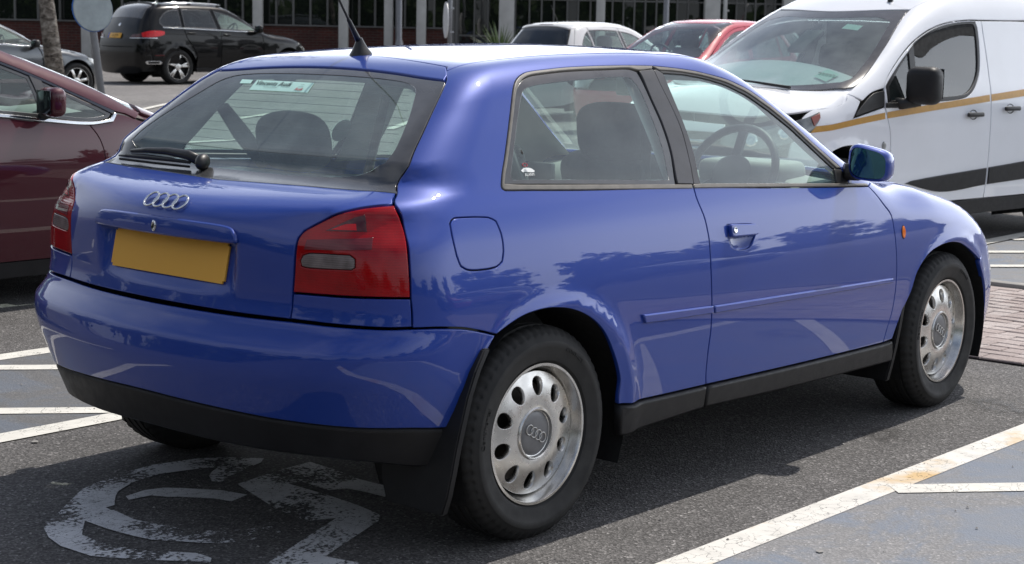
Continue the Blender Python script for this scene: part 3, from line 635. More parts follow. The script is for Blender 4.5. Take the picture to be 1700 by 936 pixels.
# outlines of the blue car's panels on its charts (metres along the car, around it, and across the tail)
HP = dict(
 hatchside_X=[(-0.038, 0.739), (-0.090, 0.689), (-0.177, 0.604), (-0.256, 0.523), (-0.327, 0.446), (-0.377, 0.371), (-0.422, 0.326), (-0.450, 0.305), (-0.467, 0.285)],
 hatchside_Y=[(-0.491, 0.884), (-0.526, 0.809), (-0.568, 0.673), (-0.603, 0.553), (-0.633, 0.446), (-0.642, 0.352), (-0.667, 0.302), (-0.687, 0.281), (-0.706, 0.263)],
 light_r_C=[(0.713, 0.996), (0.730, 0.958), (0.744, 0.913), (0.751, 0.858), (0.755, 0.802), (0.757, 0.758)],
 light_t_C=[(0.469, 0.753), (0.473, 0.803), (0.477, 0.875), (0.481, 0.902), (0.493, 0.920), (0.518, 0.936), (0.559, 0.960), (0.593, 0.975), (0.636, 0.987), (0.676, 0.993), (0.713, 0.996)],
 light_b_C=[(0.469, 0.753), (0.593, 0.757), (0.687, 0.759), (0.757, 0.758)],
 bump_top_C=[(0.465, 0.680), (0.554, 0.680), (0.635, 0.679), (0.710, 0.677), (0.761, 0.678), (0.819, 0.675), (0.885, 0.665), (0.934, 0.650), (0.987, 0.634)],
 light_r_X=[(-0.467, 0.285), (-0.470, 0.235), (-0.481, 0.178), (-0.492, 0.116), (-0.498, 0.055), (-0.500, 0.009)],
 bump_top_X=[(-0.498, -0.076), (-0.430, -0.076), (-0.343, -0.085), (-0.279, -0.099), (-0.217, -0.115)],
 light_t_Y=[(-0.507, 0.003), (-0.511, 0.048), (-0.514, 0.113), (-0.515, 0.137), (-0.524, 0.155), (-0.547, 0.172), (-0.586, 0.199), (-0.619, 0.217), (-0.653, 0.236), (-0.682, 0.251), (-0.706, 0.263)],
 hatch_low_Y=[(-0.507, 0.003), (-0.506, -0.009), (-0.507, -0.054), (-0.506, -0.062)],
 below_C=[(0.758, 0.758), (0.761, 0.678)],
 below_X=[(-0.498, 0.009), (-0.497, -0.035), (-0.498, -0.076)],
 arch=[(-0.217, -0.115), (-0.160, -0.090), (-0.102, -0.072), (-0.032, -0.064), (0.022, -0.066), (0.089, -0.077), (0.156, -0.100), (0.218, -0.135), (0.262, -0.176), (0.297, -0.223), (0.320, -0.261), (0.339, -0.304), (0.340, -0.343), (0.343, -0.370)],
 sill_t=[(0.343, -0.370), (0.569, -0.373), (0.807, -0.374)],
 sill_t2=[(0.809, -0.374), (1.353, -0.380), (1.989, -0.385)],
 door_r=[(0.794, 0.241), (0.787, 0.194), (0.800, 0.131), (0.806, 0.062), (0.803, -0.017), (0.807, -0.136), (0.806, -0.213), (0.798, -0.275), (0.798, -0.336), (0.807, -0.374)],
 door_f=[(1.889, 0.178), (1.921, 0.149), (1.965, 0.106), (2.011, 0.063), (2.025, 0.008), (2.037, -0.064), (2.044, -0.140), (2.041, -0.216), (2.026, -0.287), (2.003, -0.342), (1.989, -0.385)],
 belt=[(-0.091, 0.299), (-0.091, 0.292), (-0.084, 0.286), (-0.013, 0.281), (0.262, 0.263), (0.788, 0.233), (1.219, 0.212), (1.688, 0.188), (1.885, 0.179)],
 qtrim=[(-0.091, 0.299), (-0.064, 0.345), (-0.042, 0.377), (0.009, 0.458), (0.062, 0.541), (0.104, 0.604), (0.134, 0.637), (0.169, 0.659), (0.213, 0.674), (0.297, 0.682), (0.402, 0.689), (0.509, 0.692), (0.616, 0.693), (0.725, 0.692), (0.849, 0.689), (0.950, 0.681), (1.061, 0.668), (1.125, 0.656), (1.238, 0.633), (1.346, 0.594), (1.440, 0.532), (1.533, 0.458), (1.619, 0.373), (1.692, 0.309), (1.743, 0.258)],
 qglass=[(-0.075, 0.306), (0.710, 0.253), (0.752, 0.364), (0.762, 0.466), (0.756, 0.575), (0.748, 0.667), (0.714, 0.679), (0.602, 0.679), (0.495, 0.678), (0.390, 0.675), (0.286, 0.668), (0.217, 0.661), (0.175, 0.648), (0.143, 0.628), (0.116, 0.601), (0.067, 0.528), (0.019, 0.453), (-0.031, 0.374), (-0.058, 0.335)],
 qclear=[(-0.030, 0.319), (0.686, 0.274), (0.716, 0.382), (0.721, 0.514), (0.720, 0.585), (0.713, 0.615), (0.701, 0.637), (0.687, 0.644), (0.644, 0.647), (0.578, 0.646), (0.427, 0.639), (0.257, 0.628), (0.193, 0.620), (0.164, 0.611), (0.150, 0.602), (0.122, 0.568), (0.086, 0.517), (0.055, 0.470), (0.004, 0.388), (-0.031, 0.333)],
 bpillar=[(0.716, 0.254), (0.752, 0.364), (0.762, 0.466), (0.756, 0.575), (0.757, 0.669), (0.840, 0.675), (0.837, 0.629), (0.849, 0.534), (0.852, 0.439), (0.828, 0.314), (0.802, 0.248)],
 dframe_out=[(0.802, 0.248), (0.828, 0.314), (0.852, 0.439), (0.849, 0.534), (0.837, 0.629), (0.842, 0.674)],
 dglass=[(0.843, 0.248), (0.877, 0.359), (0.884, 0.478), (0.883, 0.573), (0.884, 0.660), (0.996, 0.654), (1.109, 0.637), (1.220, 0.611), (1.323, 0.568), (1.418, 0.506), (1.512, 0.433), (1.601, 0.349), (1.690, 0.260), (1.665, 0.201)],
 mirrorbase=[(1.690, 0.260), (1.736, 0.253), (1.744, 0.226), (1.748, 0.196), (1.665, 0.201)],
 flap=[(-0.339, 0.204), (-0.329, 0.213), (-0.316, 0.218), (-0.191, 0.209), (-0.166, 0.196), (-0.160, 0.158), (-0.164, 0.109), (-0.175, 0.081), (-0.199, 0.068), (-0.265, 0.065), (-0.312, 0.070), (-0.335, 0.083), (-0.344, 0.113), (-0.346, 0.167)],
 handle=[(0.911, 0.095), (0.919, 0.103), (1.060, 0.095), (1.078, 0.086), (1.076, 0.063), (1.046, 0.030), (1.019, 0.020), (0.957, 0.022), (0.927, 0.033), (0.910, 0.068)],
 mould1=[(0.431, -0.129), (0.700, -0.137), (0.803, -0.140), (0.808, -0.163), (0.540, -0.158), (0.444, -0.155)],
 mould2=[(0.810, -0.141), (1.351, -0.151), (2.001, -0.165), (2.008, -0.181), (1.352, -0.171), (0.815, -0.164)],
 farch=[(2.059, -0.381), (2.084, -0.333), (2.114, -0.288), (2.165, -0.229), (2.210, -0.163), (2.289, -0.107), (2.373, -0.081), (2.468, -0.074), (2.575, -0.086), (2.662, -0.115), (2.740, -0.150), (2.775, -0.167)],
 fbarch=[(2.775, -0.167), (2.810, -0.212), (2.854, -0.281), (2.885, -0.342), (2.924, -0.419)],
 valance_C=[(-0.464, 0.432), (-0.276, 0.432), (-0.063, 0.428), (0.176, 0.426), (0.369, 0.417), (0.499, 0.410), (0.642, 0.399), (0.757, 0.395), (0.826, 0.389)],
 glassb_Y=[(0.089, 0.276), (0.026, 0.276), (-0.152, 0.282), (-0.316, 0.289), (-0.447, 0.292), (-0.556, 0.297), (-0.632, 0.304), (-0.656, 0.308)],
 spoil_lo_Y=[(0.361, 0.896), (0.104, 0.892), (-0.144, 0.874), (-0.378, 0.850), (-0.466, 0.841), (-0.509, 0.838)],
 revlight_C=[(0.491, 0.840), (0.497, 0.856), (0.517, 0.863), (0.616, 0.866), (0.628, 0.858), (0.629, 0.836), (0.622, 0.830), (0.510, 0.825), (0.495, 0.829)],
 lightdark_C=[(0.533, 0.924), (0.650, 0.975), (0.664, 0.922), (0.537, 0.921)],
 lightsmoke_C=[(0.498, 0.894), (0.666, 0.915), (0.670, 0.879), (0.497, 0.869)],
)
def wheel_parts(name, parent, pos, side, RT, WT, RR, style, steer=0., cap=True, ytyre=0., hi=True):
    """tyre on rim; the outer face looks to -y for side -1"""
    rot = Matrix.Rotation(steer, 4, 'Z') @ (Matrix.Identity(4) if side < 0 else Matrix.Rotation(math.pi, 4, 'Z'))
    mt = Matrix.Translation(pos) @ rot
    n = 180 if hi else 36
    h = WT / 2
    # rim: lip, well and outer face; y is measured outwards from the tyre's middle plane as -y
    lip = -h * .90
    prof = [(RR - .030, h * .5), (RR - .030, -h * .30), (RR - .024, -h * .55), (RR - .0115, lip + .012), (RR - .010, lip + .002), (RR - .0085, lip), (RR - .001, lip), (RR, lip + .004), (RR - .001, lip + .014)]
    rim = lathe(name, prof, M['alloy'], parent, n); rim.matrix_local = mt
    tp = [(RR - .006, h * .75), (RR + .012, h * .98), (RR + (RT - RR) * .45, h * 1.06), (RT - .030, h * .98), (RT - .012, h * .86), (RT - .003, h * .74)]
    grooves = []
    for g in (.5, .17, -.17, -.5):
        grooves += [(RT, h * (g + .06)), (RT - .007, h * (g + .045)), (RT - .007, h * (g - .045)), (RT, h * (g - .06))]
    tp += grooves
    tp += [(RT - .003, -h * .74), (RT - .012, -h * .86), (RT - .021, -h * .93), (RT - .024, -h * .95), (RT - .034, -h * .985), (RR + (RT - RR) * .62, -h * 1.055), (RR + (RT - RR) * .6, -h * 1.068), (RR + (RT - RR) * .45, -h * 1.06), (RR + (RT - RR) * .43, -h * 1.05), (RR + .02, -h * 1.00), (RR + .008, -h * .95), (RR - .001, lip + .01)]
    ty = lathe('tyre', tp, M['rubber'], rim, n)
    if hi:      # shoulder grooves cut across the tread edge, and a flat where the tyre stands
        bm = bmesh.new(); bm.from_mesh(ty.data)
        for v in bm.verts:
            r = math.hypot(v.co.x, v.co.z); k = int(round(math.atan2(v.co.z, v.co.x) / (2 * math.pi) * n))
            if k % 3 == 0 and r > RT - .023 and abs(v.co.y) > h * .55:
                f = (r - .0055) / r; v.co.x *= f; v.co.z *= f
            if v.co.z + pos[2] < .004: v.co.z = .004 - pos[2]; v.co.y *= 1.02
        bm.to_mesh(ty.data); bm.free()
    lathe('brake_disc', [(.03, -.005), (RR - .06, -.005), (RR - .06, .015), (.03, .015)], M['steel'], rim, 32)
    lathe('inner_barrel', [(RR - .032, -h * .5), (RR - .032, h * .7), (.02, h * .72)], M['gap'], rim, 32)
    style(rim, RR, h)
    return rim

def cone_face(rim, RR, h):
    """ten oval holes round a domed polished face, grey cap with four rings"""
    prof = pch([.0, .060, .078, .100, .135, .160, RR - .026], [-h * .66, -h * .70, -h * .78, -h * .79, -h * .73, -h * .66, -h * .60])
    def fn(uv):
        r = np.linalg.norm(uv, axis=1); y = prof(r); d = (prof(r + 1e-3) - y) / 1e-3
        P = np.stack([uv[:, 0], y, uv[:, 1]], 1); u = uv / np.maximum(r, 1e-6)[:, None]
        N = np.stack([d * u[:, 0], -np.ones(len(r)), d * u[:, 1]], 1); return P, N / np.linalg.norm(N, axis=1, keepdims=True)
    circ = lambda r, n=60: [(r * math.cos(2 * math.pi * i / n), r * math.sin(2 * math.pi * i / n)) for i in range(n)]
    holes = []
    for k in range(10):
        t = 2 * math.pi * (k + .35) / 10; L = []
        for j in range(18):
            a = 2 * math.pi * j / 18; du = .0275 * math.cos(a); dv = .0225 * math.sin(a) * (1 + .20 * math.cos(a))
            r = .1385 + du; L.append((r * math.cos(t) - dv * math.sin(t), r * math.sin(t) + dv * math.cos(t)))
        holes.append(L)
    put('wheel_face', panel_mesh(fn, circ(RR - .027, 72), [*holes], step=.012, bstep=.007, lip=.014, gap=0, rnd=.0016, hole_lip=.020), M['alloy_dull'], rim)
    y0 = -h * .76
    lathe('hub_ring', [(.078, y0 + .014), (.077, y0 - .004), (.074, y0 - .007), (.070, y0 - .006), (.067, y0 + .004)], M['alloy'], rim, 48)
    cap = lathe('hub_cap', [(.069, y0 + .006), (.064, y0 + .002), (.05, y0 - .001), (.03, y0 - .003), (.0005, y0 - .0035)], M['cap_grey'], rim, 40)
    bm = bmesh.new()
    for k in range(4):
        c = Vector(((k - 1.5) * .0215, y0 - .0045, 0)); ring(bm, Matrix.Translation(c) @ Matrix.Rotation(R(90), 4, 'X'), .0145, .0016, 24, 6)
    b = from_bm('cap_emblem', bm, M['alloy_dull'], rim, smooth=True); b.rotation_euler = (0, R(28), 0)
    bend_text(rim, 'Continental', .0205, RR + .048, math.pi * .93, -h * 1.063); bend_text(rim, 'CONTACT', .015, RR + .050, math.pi * .32, -h * 1.063)
    lathe('valve_stem', [(.004, 0), (.004, .03), (.0005, .03)], M['gap'], rim, 8, 'x', loc=(RR - .06, -h * .55, .02))
def bend_text(par, s, size, rad, ang, y):
    """raised lettering bent round a tyre's sidewall"""
    o = text_mesh('sidewall_lettering', s, size, M['rubber'], par, Matrix.Identity(4), .0012)
    for v in o.data.vertices:
        u, w, d = v.co; t = ang - u / rad * 1.25; r = rad + w; v.co = (r * math.cos(t), y - d - .0002, r * math.sin(t))
    o.data.flip_normals(); return o
def ring(bm, mt, r, w, n=32, m=8, sy=1.0):
    vs = []
    for i in range(n):
        t = 2 * math.pi * i / n; row = []
        for j in range(m):
            a = 2 * math.pi * j / m; q = r + w * math.cos(a)
            row.append(bm.verts.new(mt @ Vector((q * math.cos(t), q * sy * math.sin(t), w * math.sin(a)))))
        vs.append(row)
    for i in range(n):
        for j in range(m): bm.faces.new([vs[i][j], vs[(i + 1) % n][j], vs[(i + 1) % n][(j + 1) % m], vs[i][(j + 1) % m]])

def cushion(name, c, s, mat, parent, rot=None, sub=2, round_=.35):
    bm = bmesh.new(); bm_box(bm, (0, 0, 0), s); 
    bmesh.ops.bevel(bm, geom=list(bm.edges), offset=min(s) * round_, segments=4, affect='EDGES', profile=.5)
    bmesh.ops.transform(bm, matrix=Matrix.Translation(c) @ (rot or Matrix.Identity(4)), verts=bm.verts)
    return from_bm(name, bm, mat, parent, angle=R(60))

def pad(name, c, s, mat, parent, rot=None, e=.55):
    """rounded cushion: a superellipsoid"""
    bm = bmesh.new(); bmesh.ops.create_uvsphere(bm, u_segments=28, v_segments=16, radius=1)
    pw = lambda v, k: math.copysign(abs(v) ** k, v)
    for v in bm.verts: x, y, z = v.co; v.co = (pw(x, .8) * s[0] / 2, pw(y, e) * s[1] / 2, pw(z, e) * s[2] / 2)
    bmesh.ops.transform(bm, matrix=Matrix.Translation(c) @ (rot or Matrix.Identity(4)), verts=bm.verts)
    return from_bm(name, bm, mat, parent, smooth=True)
def cabin(root, seats, rear, dash, wheel, mat=None, z0=.30, w=.60, head=.60):
    """seats, dashboard and steering wheel seen through the glass"""
    mat = mat or M['fabric']
    for x, y in seats:
        s = cushion('seat', (x + .30, y, z0 + .17), (.52, .50, .16), mat, root)
        cushion('seat_back', (x + .02, y, z0 + .46), (.14, .49, .60), mat, s, Matrix.Rotation(R(-16), 4, 'Y'))
        pad('headrest', (x - .10, y, z0 + .83), (.13, .29, .20), mat, s, Matrix.Rotation(R(-8), 4, 'Y'))
        for d in (-.06, .06): tube('headrest_post', [(x - .075, y + d, z0 + .70), (x - .095, y + d, z0 + .80)], .006, M['chrome'], s)
    if rear:
        x, w2, hr = rear; s = cushion('rear_seat', (x + .28, 0, z0 + .15), (.50, w2 * 2, .16), mat, root)
        cushion('seat_back', (x + .02, 0, z0 + .40), (.14, w2 * 2, .54), mat, s, Matrix.Rotation(R(-20), 4, 'Y'))
        for y in hr:
            pad('headrest', (x - .085, y, z0 + .785), (.12, .33, .20), mat, s, Matrix.Rotation(R(-10), 4, 'Y'), .68)
            for d in (-.06, .06): tube('headrest_post', [(x - .06, y + d, z0 + .64), (x - .08, y + d, z0 + .74)], .006, M['chrome'], s)
    dx, dz, dw = dash
    bm = bmesh.new(); n = 14; prof = [(-.28, -.28), (-.30, -.10), (-.27, -.02), (-.18, .02), (-.02, .03), (.25, -.01), (.40, -.05)]
    rows = []
    for j in range(n + 1):
        y = -dw + 2 * dw * j / n; b = .035 * math.exp(-((y - wheel[1]) / .20) ** 2); k = 1 - .25 * (y / dw) ** 4
        rows.append([bm.verts.new((dx + px * k, y, dz + pz + (b if 1 <= i <= 4 else 0))) for i, (px, pz) in enumerate(prof)])
    for j in range(n):
        for i in range(len(prof) - 1): bm.faces.new([rows[j][i], rows[j + 1][i], rows[j + 1][i + 1], rows[j][i + 1]])
    d = from_bm('dashboard', bm, M['cabin_grey'], root, smooth=True)
    wx, wy, wz = wheel; bm = bmesh.new()
    mt = Matrix.Translation((wx, wy, wz)) @ Matrix.Rotation(R(-64), 4, 'Y')
    ring(bm, mt, .185, .016, 36, 8)
    sw = from_bm('steering_wheel', bm, M['cabin_dark'], root, smooth=True)
    bm = bmesh.new(); bmesh.ops.create_uvsphere(bm, u_segments=16, v_segments=8, radius=1)
    bmesh.ops.transform(bm, matrix=mt @ Matrix.Diagonal((.075, .085, .03, 1)), verts=bm.verts)
    for a in (0, 125, 235): bm_box(bm, mt @ Matrix.Rotation(R(a), 4, 'Z') @ Vector((.12, 0, 0)), (.14, .035, .014), (mt @ Matrix.Rotation(R(a), 4, 'Z')).to_3x3())
    from_bm('wheel_hub', bm, M['cabin_dark'], sw, angle=R(40))
    tube('steering_column', [(wx + .03, wy, wz - .02), (wx + .35, wy, wz - .14)], .035, M['cabin_dark'], sw)
    return d

def build_hero():
    B = HERO; H = HP; X = lambda k: list(H[k])
    root = empty('parked_car', 'blue three-door hatchback with red tail lights and blank yellow plate in the foreground bay', 'car')
    S = Skin(B, root, .028)
    blue = M['blue']
    # roof seam, tailgate corner to windscreen foot, as (x, y)
    seam = [(-.022, -.466), (.05, -.473), (.15, -.480), (.40, -.490), (.65, -.500), (.90, -.512), (1.10, -.518), (1.25, -.527), (1.40, -.548), (1.60, -.590), (1.80, -.632), (1.95, -.668)]
    seamX = B.cv('T', 'X', seam)
    apil = [(1.7432, .2576), (1.747, .235), (1.7482, .1961)]
    # tailgate opening edge, shared by the quarter panel and the rear glass
    edge = smooth_open([(-.0385, .7387), (-.0898, .6886), (-.1775, .6036), (-.2556, .5235), (-.3274, .4463), (-.3800, .3780), (-.4220, .3263), (-.4504, .3053)], 30) + [(-.4671, .2849)]
    # ---- body side: rear quarter, cantrail and windscreen pillar in one pressing, fuel flap cut out
    beltq = X('belt')[:6]
    out = seamX[:1] + edge[2:] + X('light_r_X')[1:] + X('below_X')[1:] + X('bump_top_X')[1:] + X('arch')[1:] + X('sill_t')[1:] + X('door_r')[::-1][1:] \
        + beltq[::-1][1:] + X('qtrim')[1:] + apil[1:] + [(1.885, .180), (1.93, .190)] + seamX[::-1][:-1]
    q = S.panel('rear_quarter', 'X', out, blue, [X('flap')], True, step=.024, lip=.016)
    S.panel('fuel_flap', 'X', X('flap'), blue, parent=q[0])
    S.panel('fuel_flap_well', 'X', [(-.37, .05), (-.14, .05), (-.14, .235), (-.37, .235)], M['gap'], parent=q[0], off=-.014, lip=0, gap=0, rnd=0)
    # ---- door
    dout = X('door_r') + [(.8094, -.3738)] + X('sill_t2')[1:] + X('door_f')[::-1][1:] + [(1.885, .1784), (1.688, .1875), (1.2194, .2116)]
    hd = X('handle')
    dr = S.panel('door', 'X', dout, blue, [hd], True, step=.026, lip=.016)
    # door handle: grip over a scooped bowl
    hd = X('handle'); bowl = lambda V: -.022 * np.clip(1 - (((V[:, 0] - .994) / .080) ** 2 + ((V[:, 1] - .055) / .044) ** 2), 0, 1) ** .7 - .0005
    for d, sg in zip(dr, (1, -1)):
        VFN = panel_mesh(S.fn('X'), hd, step=.007, off=-.001, disp=bowl, recalc=True, lip=.006, gap=-.0015, rnd=.001)
        V, Fc, N = VFN; mesh('handle_bowl', V * [1, sg, 1], Fc if sg > 0 else Fc[:, ::-1], blue, d, N=N * [1, sg, 1])
        grip = [(.918, .066), (.918, .101), (.930, .1035), (1.060, .0955), (1.072, .088), (1.072, .062), (1.060, .060), (.93, .0625)]
        V, Fc, N = panel_mesh(S.fn('X'), grip, step=.01, off=.017, lip=.016, gap=0, rnd=.004)
        hg = mesh('door_handle', V * [1, sg, 1], Fc if sg > 0 else Fc[:, ::-1], blue, d, N=N * [1, sg, 1])
        P, n_ = S.pt('X', (.934, .083), .0185); P = P * [1, sg, 1]; n_ = n_ * [1, sg, 1]
        l = lathe('lock_barrel', [(.0105, -.003), (.0105, .001), (.0085, .0022), (.0005, .0016)], M['chrome'], hg, 16, 'z'); l.matrix_local = frame_at(P, n_)
        box('key_slot', (0, 0, .0024), (.0022, .009, .001), M['gap'], None).parent = hg
        hg.children[-1].matrix_local = frame_at(P, n_) @ Matrix.Translation((0, 0, 0))
    for k, nm, par in (('mould1', 'side_moulding', q), ('mould2', 'side_moulding', dr)):
        V, Fc, N = panel_mesh(S.fn('X'), X(k), step=.02, off=.011, lip=.012, gap=.0005, rnd=.004)
        mesh(nm, V, Fc, blue, par[0], N=N); mesh(nm, V * [1, -1, 1], Fc[:, ::-1], blue, par[1], N=N * [1, -1, 1])
    # ---- front wing
    bs = [(1.955, -.672), (2.10, -.690), (2.40, -.668), (2.70, -.630), (2.92, -.590)]
    bsX = B.cv('T', 'X', bs)
    fout = X('door_f') + X('farch')[0:] + [(2.87, -.150), (2.965, -.120), (3.0, -.03)] + bsX[::-1] + [(1.93, .190)]
    fout = [p for i, p in enumerate(fout) if i != len(X('door_f')) - 0] if False else fout
    fw = S.panel('front_wing', 'X', fout, blue, (), True, step=.026, lip=.016)
    rp = [(2.0966 + .013 * math.cos(a), -.0063 + .0225 * math.sin(a)) for a in np.linspace(0, 2 * math.pi, 17)[:-1]]
    for w_, sg in zip(fw, (1, -1)):
        V, Fc, N = panel_mesh(S.fn('X'), rp, step=.006, off=.004, lip=.006, gap=0, rnd=.002); mesh('side_repeater', V * [1, sg, 1], Fc if sg > 0 else Fc[:, ::-1], M['amber'], w_, N=N * [1, sg, 1])
        rim_ = [(2.0966 + .0165 * math.cos(a), -.0063 + .026 * math.sin(a)) for a in np.linspace(0, 2 * math.pi, 21)[:-1]]
        V, Fc, N = panel_mesh(S.fn('X'), rim_, step=.01, off=.0012, lip=.004, gap=0, rnd=.001); mesh('repeater_gasket', V * [1, sg, 1], Fc if sg > 0 else Fc[:, ::-1], M['gap'], w_, N=N * [1, sg, 1])
    # ---- roof, bonnet, windscreen
    rr = [(.066, 0), (.062, -.10), (.050, -.19), (.030, -.32), (.012, -.44), (-.022, -.466)]
    wtop = [(1.25, -.527), (1.275, -.40), (1.295, -.2), (1.30, 0)]
    half = rr + seam[1:7] + wtop
    S.panel('roof', 'T', half + [(x, -y) for x, y in half[::-1][1:-1]], blue, step=.03, lip=.014, gap=.0025)
    wb = [(1.95, -.668), (2.0, -.5), (2.03, -.25), (2.04, 0)]
    half = wtop[::-1] + seam[8:] + wb[1:]
    S.panel('windscreen', 'T', half + [(x, -y) for x, y in half[::-1][1:-1]], M['glass_front'], step=.05, lip=.004, off=-.004)
    bf = [(2.92, -.590), (3.04, -.45), (3.11, -.25), (3.13, 0)]
    half = [(2.05, 0), (2.04, -.25), (2.01, -.5), (1.96, -.675)] + bs[1:-1] + bf
    S.panel('bonnet', 'T', half + [(x, -y) for x, y in half[::-1][1:-1]], blue, step=.04, lip=.014)
    # ---- nose: bumper, headlights, grille (away from the camera)
    fb = [(0.0, .60), (.5, .605), (.80, .61), (1.06, .615), (1.16, .57), (1.10, .50), (1.02, .40), (.98, .30), (.95, .22), (.5, .20), (0, .20)]
    S.panel('front_bumper', 'D', fb[:-1] + [(0, .20)] + [(-a, b) for a, b in fb[::-1][1:-1]], blue, step=.05, lip=.02)
    S.panel('headlight', 'D', [(.50, .625), (1.03, .63), (.98, .72), (.85, .74), (.52, .70)], M['clear_lens'], (), True, step=.05)
    S.panel('grille', 'D', [(-.47, .625), (.47, .625), (.45, .71), (-.45, .71)], M['black_trim'], step=.05)
    # ---- tailgate
    cT = B.cv('T', 'Y', rr)
    lo = [(0, -.0600), (-.15, -.0603), (-.31, -.0615), (-.506, -.0620)]
    glb = [(0, .2765), (-.15, .2818), (-.3156, .2885), (-.4465, .2924), (-.5564, .2971), (-.6321, .3035), (-.6640, .3060)]
    half = glb + [(-.684, .2835), (-.7059, .2631)] + X('light_t_Y')[::-1][1:] + X('hatch_low_Y')[1:-1] + lo[::-1]
    hatch_half = half
    ss = lambda e, w_: (lambda t: t * t * (3 - 2 * t))(np.clip(.5 + e / (2 * w_), 0, 1))
    PX, PZ, PT = -.668, .806, math.tan(R(12))
    def recess(V):
        # plate recess with a flat floor parallel to the plate
        m_ = ss(.304 - np.abs(V[:, 0]), .013) * ss(V[:, 1] + .014, .012) * ss(.1085 - V[:, 1], .004)
        P = B.at('Y', V); d = PX + .004 + PT * (P[:, 2] - PZ) - P[:, 0]
        return -np.maximum(d, .004) * m_
    tg = S.panel('tailgate', 'Y', half + [(-a, b) for a, b in half[::-1][1:-1]], blue, step=.0155, bstep=.02, lip=.018, gap=.003, disp=recess, recalc=True)[0]
    st = [(0, .1435), (-.15, .1435), (-.27, .1420), (-.300, .137), (-.318, .123), (-.322, .106), (-.309, .1035), (-.15, .1015), (0, .101)]
    S.panel('handle_strip', 'Y', st + [(-a, b) for a, b in st[::-1][1:-1]], blue, off=.011, step=.015, lip=.026, gap=0, rnd=.006, parent=tg)
    P, n_ = S.pt('Y', (0, .121), .012)
    l = lathe('tailgate_lock', [(.0125, -.004), (.0125, .002), (.0095, .004), (.0005, .003)], M['chrome'], tg, 20, 'z'); l.matrix_local = frame_at(P, n_) @ Matrix.Diagonal((.85, 1.25, 1, 1))
    k = box('key_slot', (0, 0, .0042), (.003, .012, .001), M['gap'], tg); k.matrix_local = frame_at(P, n_)
    # number plate, blank ochre
    Pp = Vector((PX, 0, PZ)); mt = Matrix.Translation(Pp) @ Matrix.Rotation(R(12), 4, 'Y') @ Matrix.Rotation(R(-90), 4, 'Z') @ Matrix.Rotation(R(90), 4, 'X')
    bm = bmesh.new(); bm_box(bm, (0, 0, 0), (.520, .114, .006)); vz = [e for e in bm.edges if abs((e.verts[0].co - e.verts[1].co).normalized().z) > .9]
    bmesh.ops.bevel(bm, geom=vz, offset=.008, segments=4, affect='EDGES')
    pl = from_bm('number_plate', bm, M['plate'], tg, angle=R(40)); pl.matrix_local = mt @ Matrix.Translation((0, 0, .001))
    # four chromed rings
    bm = bmesh.new()
    for k in range(4):
        P, n_ = S.pt('Y', ((k - 1.5) * -.0435, .1805), .006); ring(bm, frame_at(P, n_), .0258, .0034, 40, 8, 1.0)
    from_bm('ring_badge', bm, M['chrome'], tg, smooth=True)
    # rear glass with a black border, heater wires; spoiler lip over it
    sp = [(0, .878), (-.15, .8735), (-.30, .861), (-.42, .8455), (-.5085, .8375)]
    hs = B.cv('X', 'Y', edge[2:-1])
    half = glb[:-1] + [(hs[-1][0] + .010, .3065)] + [q for q in hs[::-1] if .3085 < q[1] < .832] + [(-.513, .836)] + [(a, b - .004) for a, b in sp[::-1][1:]]
    rg_half = half
    clr = [(0, .3310), (-.22, .3320), (-.40, .342), (-.52, .366), (-.572, .402), (-.567, .460), (-.520, .590), (-.470, .705), (-.440, .765), (-.40, .798), (-.33, .815), (-.18, .824), (0, .826)]
    full = lambda h: h + [(-a, b) for a, b in h[::-1][1:-1]]
    rgb = S.panel('rear_window_border', 'Y', full(half), M['frit'], [full(clr)], step=.03, off=-.003, lip=.004, gap=.001, parent=tg)[0]
    S.panel('tailgate_frame', 'Y', full([(a * 1.022, b) for a, b in half]), M['gap'], [full(clr)], step=.06, off=-.024, lip=0, gap=0, rnd=0, parent=tg)
    rg = S.panel('rear_window', 'Y', full(clr), M['glass_rear'], step=.04, off=-.005, lip=0, gap=-.003, rnd=0, parent=tg)[0]
    for i in range(11):
        v = .37 + i * .041; yr = np.interp(v, [.33, .46, .59, .7, .8], [.53, .55, .51, .46, .38])
        us = np.linspace(-yr, yr, 15); P = B.at('Y', np.stack([us, us * 0 + v], 1)); Nn = B.normal(P); tube('heater_wire', P - Nn * .0075, .0007, M['cabin_dark'], rg, 4)
    half = sp + [(-.5070, .845), (-.4995, .866), (-.4925, .8835)] + [c for c in cT[::-1][1:]]
    spl = S.panel('roof_spoiler', 'Y', full(half), blue, step=.02, lip=.030, gap=.0025, rnd=.005, off=.0015, parent=tg)[0]
    def flat_sticker(nm, quad, mat, par, off=.002, ch='Y'):
        V, Fc, N = panel_mesh(S.fn(ch), quad, step=.03, off=off, lip=0, gap=0, rnd=0); return mesh(nm, V, Fc, mat, par, N=N)
    stk = flat_sticker('window_sticker', [(.263, .775), (-.010, .770), (-.020, .712), (.254, .712)], M['sticker'], rg, -.0035)
    flat_sticker('window_sticker', [(.339, .777), (.282, .775), (.276, .751), (.330, .750)], M['sticker'], rg, -.0035)
    for s_, u, v, z_, mt_ in (('Vincents Audi', .165, .753, .030, 'ink_dark'), ('Audi', .030, .727, .018, 'ink_red'), ('.........................', .165, .734, .012, 'ink_dark'), ('......', .03, .758, .012, 'ink_dark'), ('.........', .03, .745, .012, 'ink_dark')):
        P, n_ = S.pt('Y', (u, v), -.002); text_mesh('sticker_print', s_, z_, M[mt_], stk, frame_at(P, n_), .0002)
    # wiper: capped pivot, tapering arm, blade with its rubber
    Pw = lambda u, v, o: Vector(S.pt('Y', (u, v), o)[0])
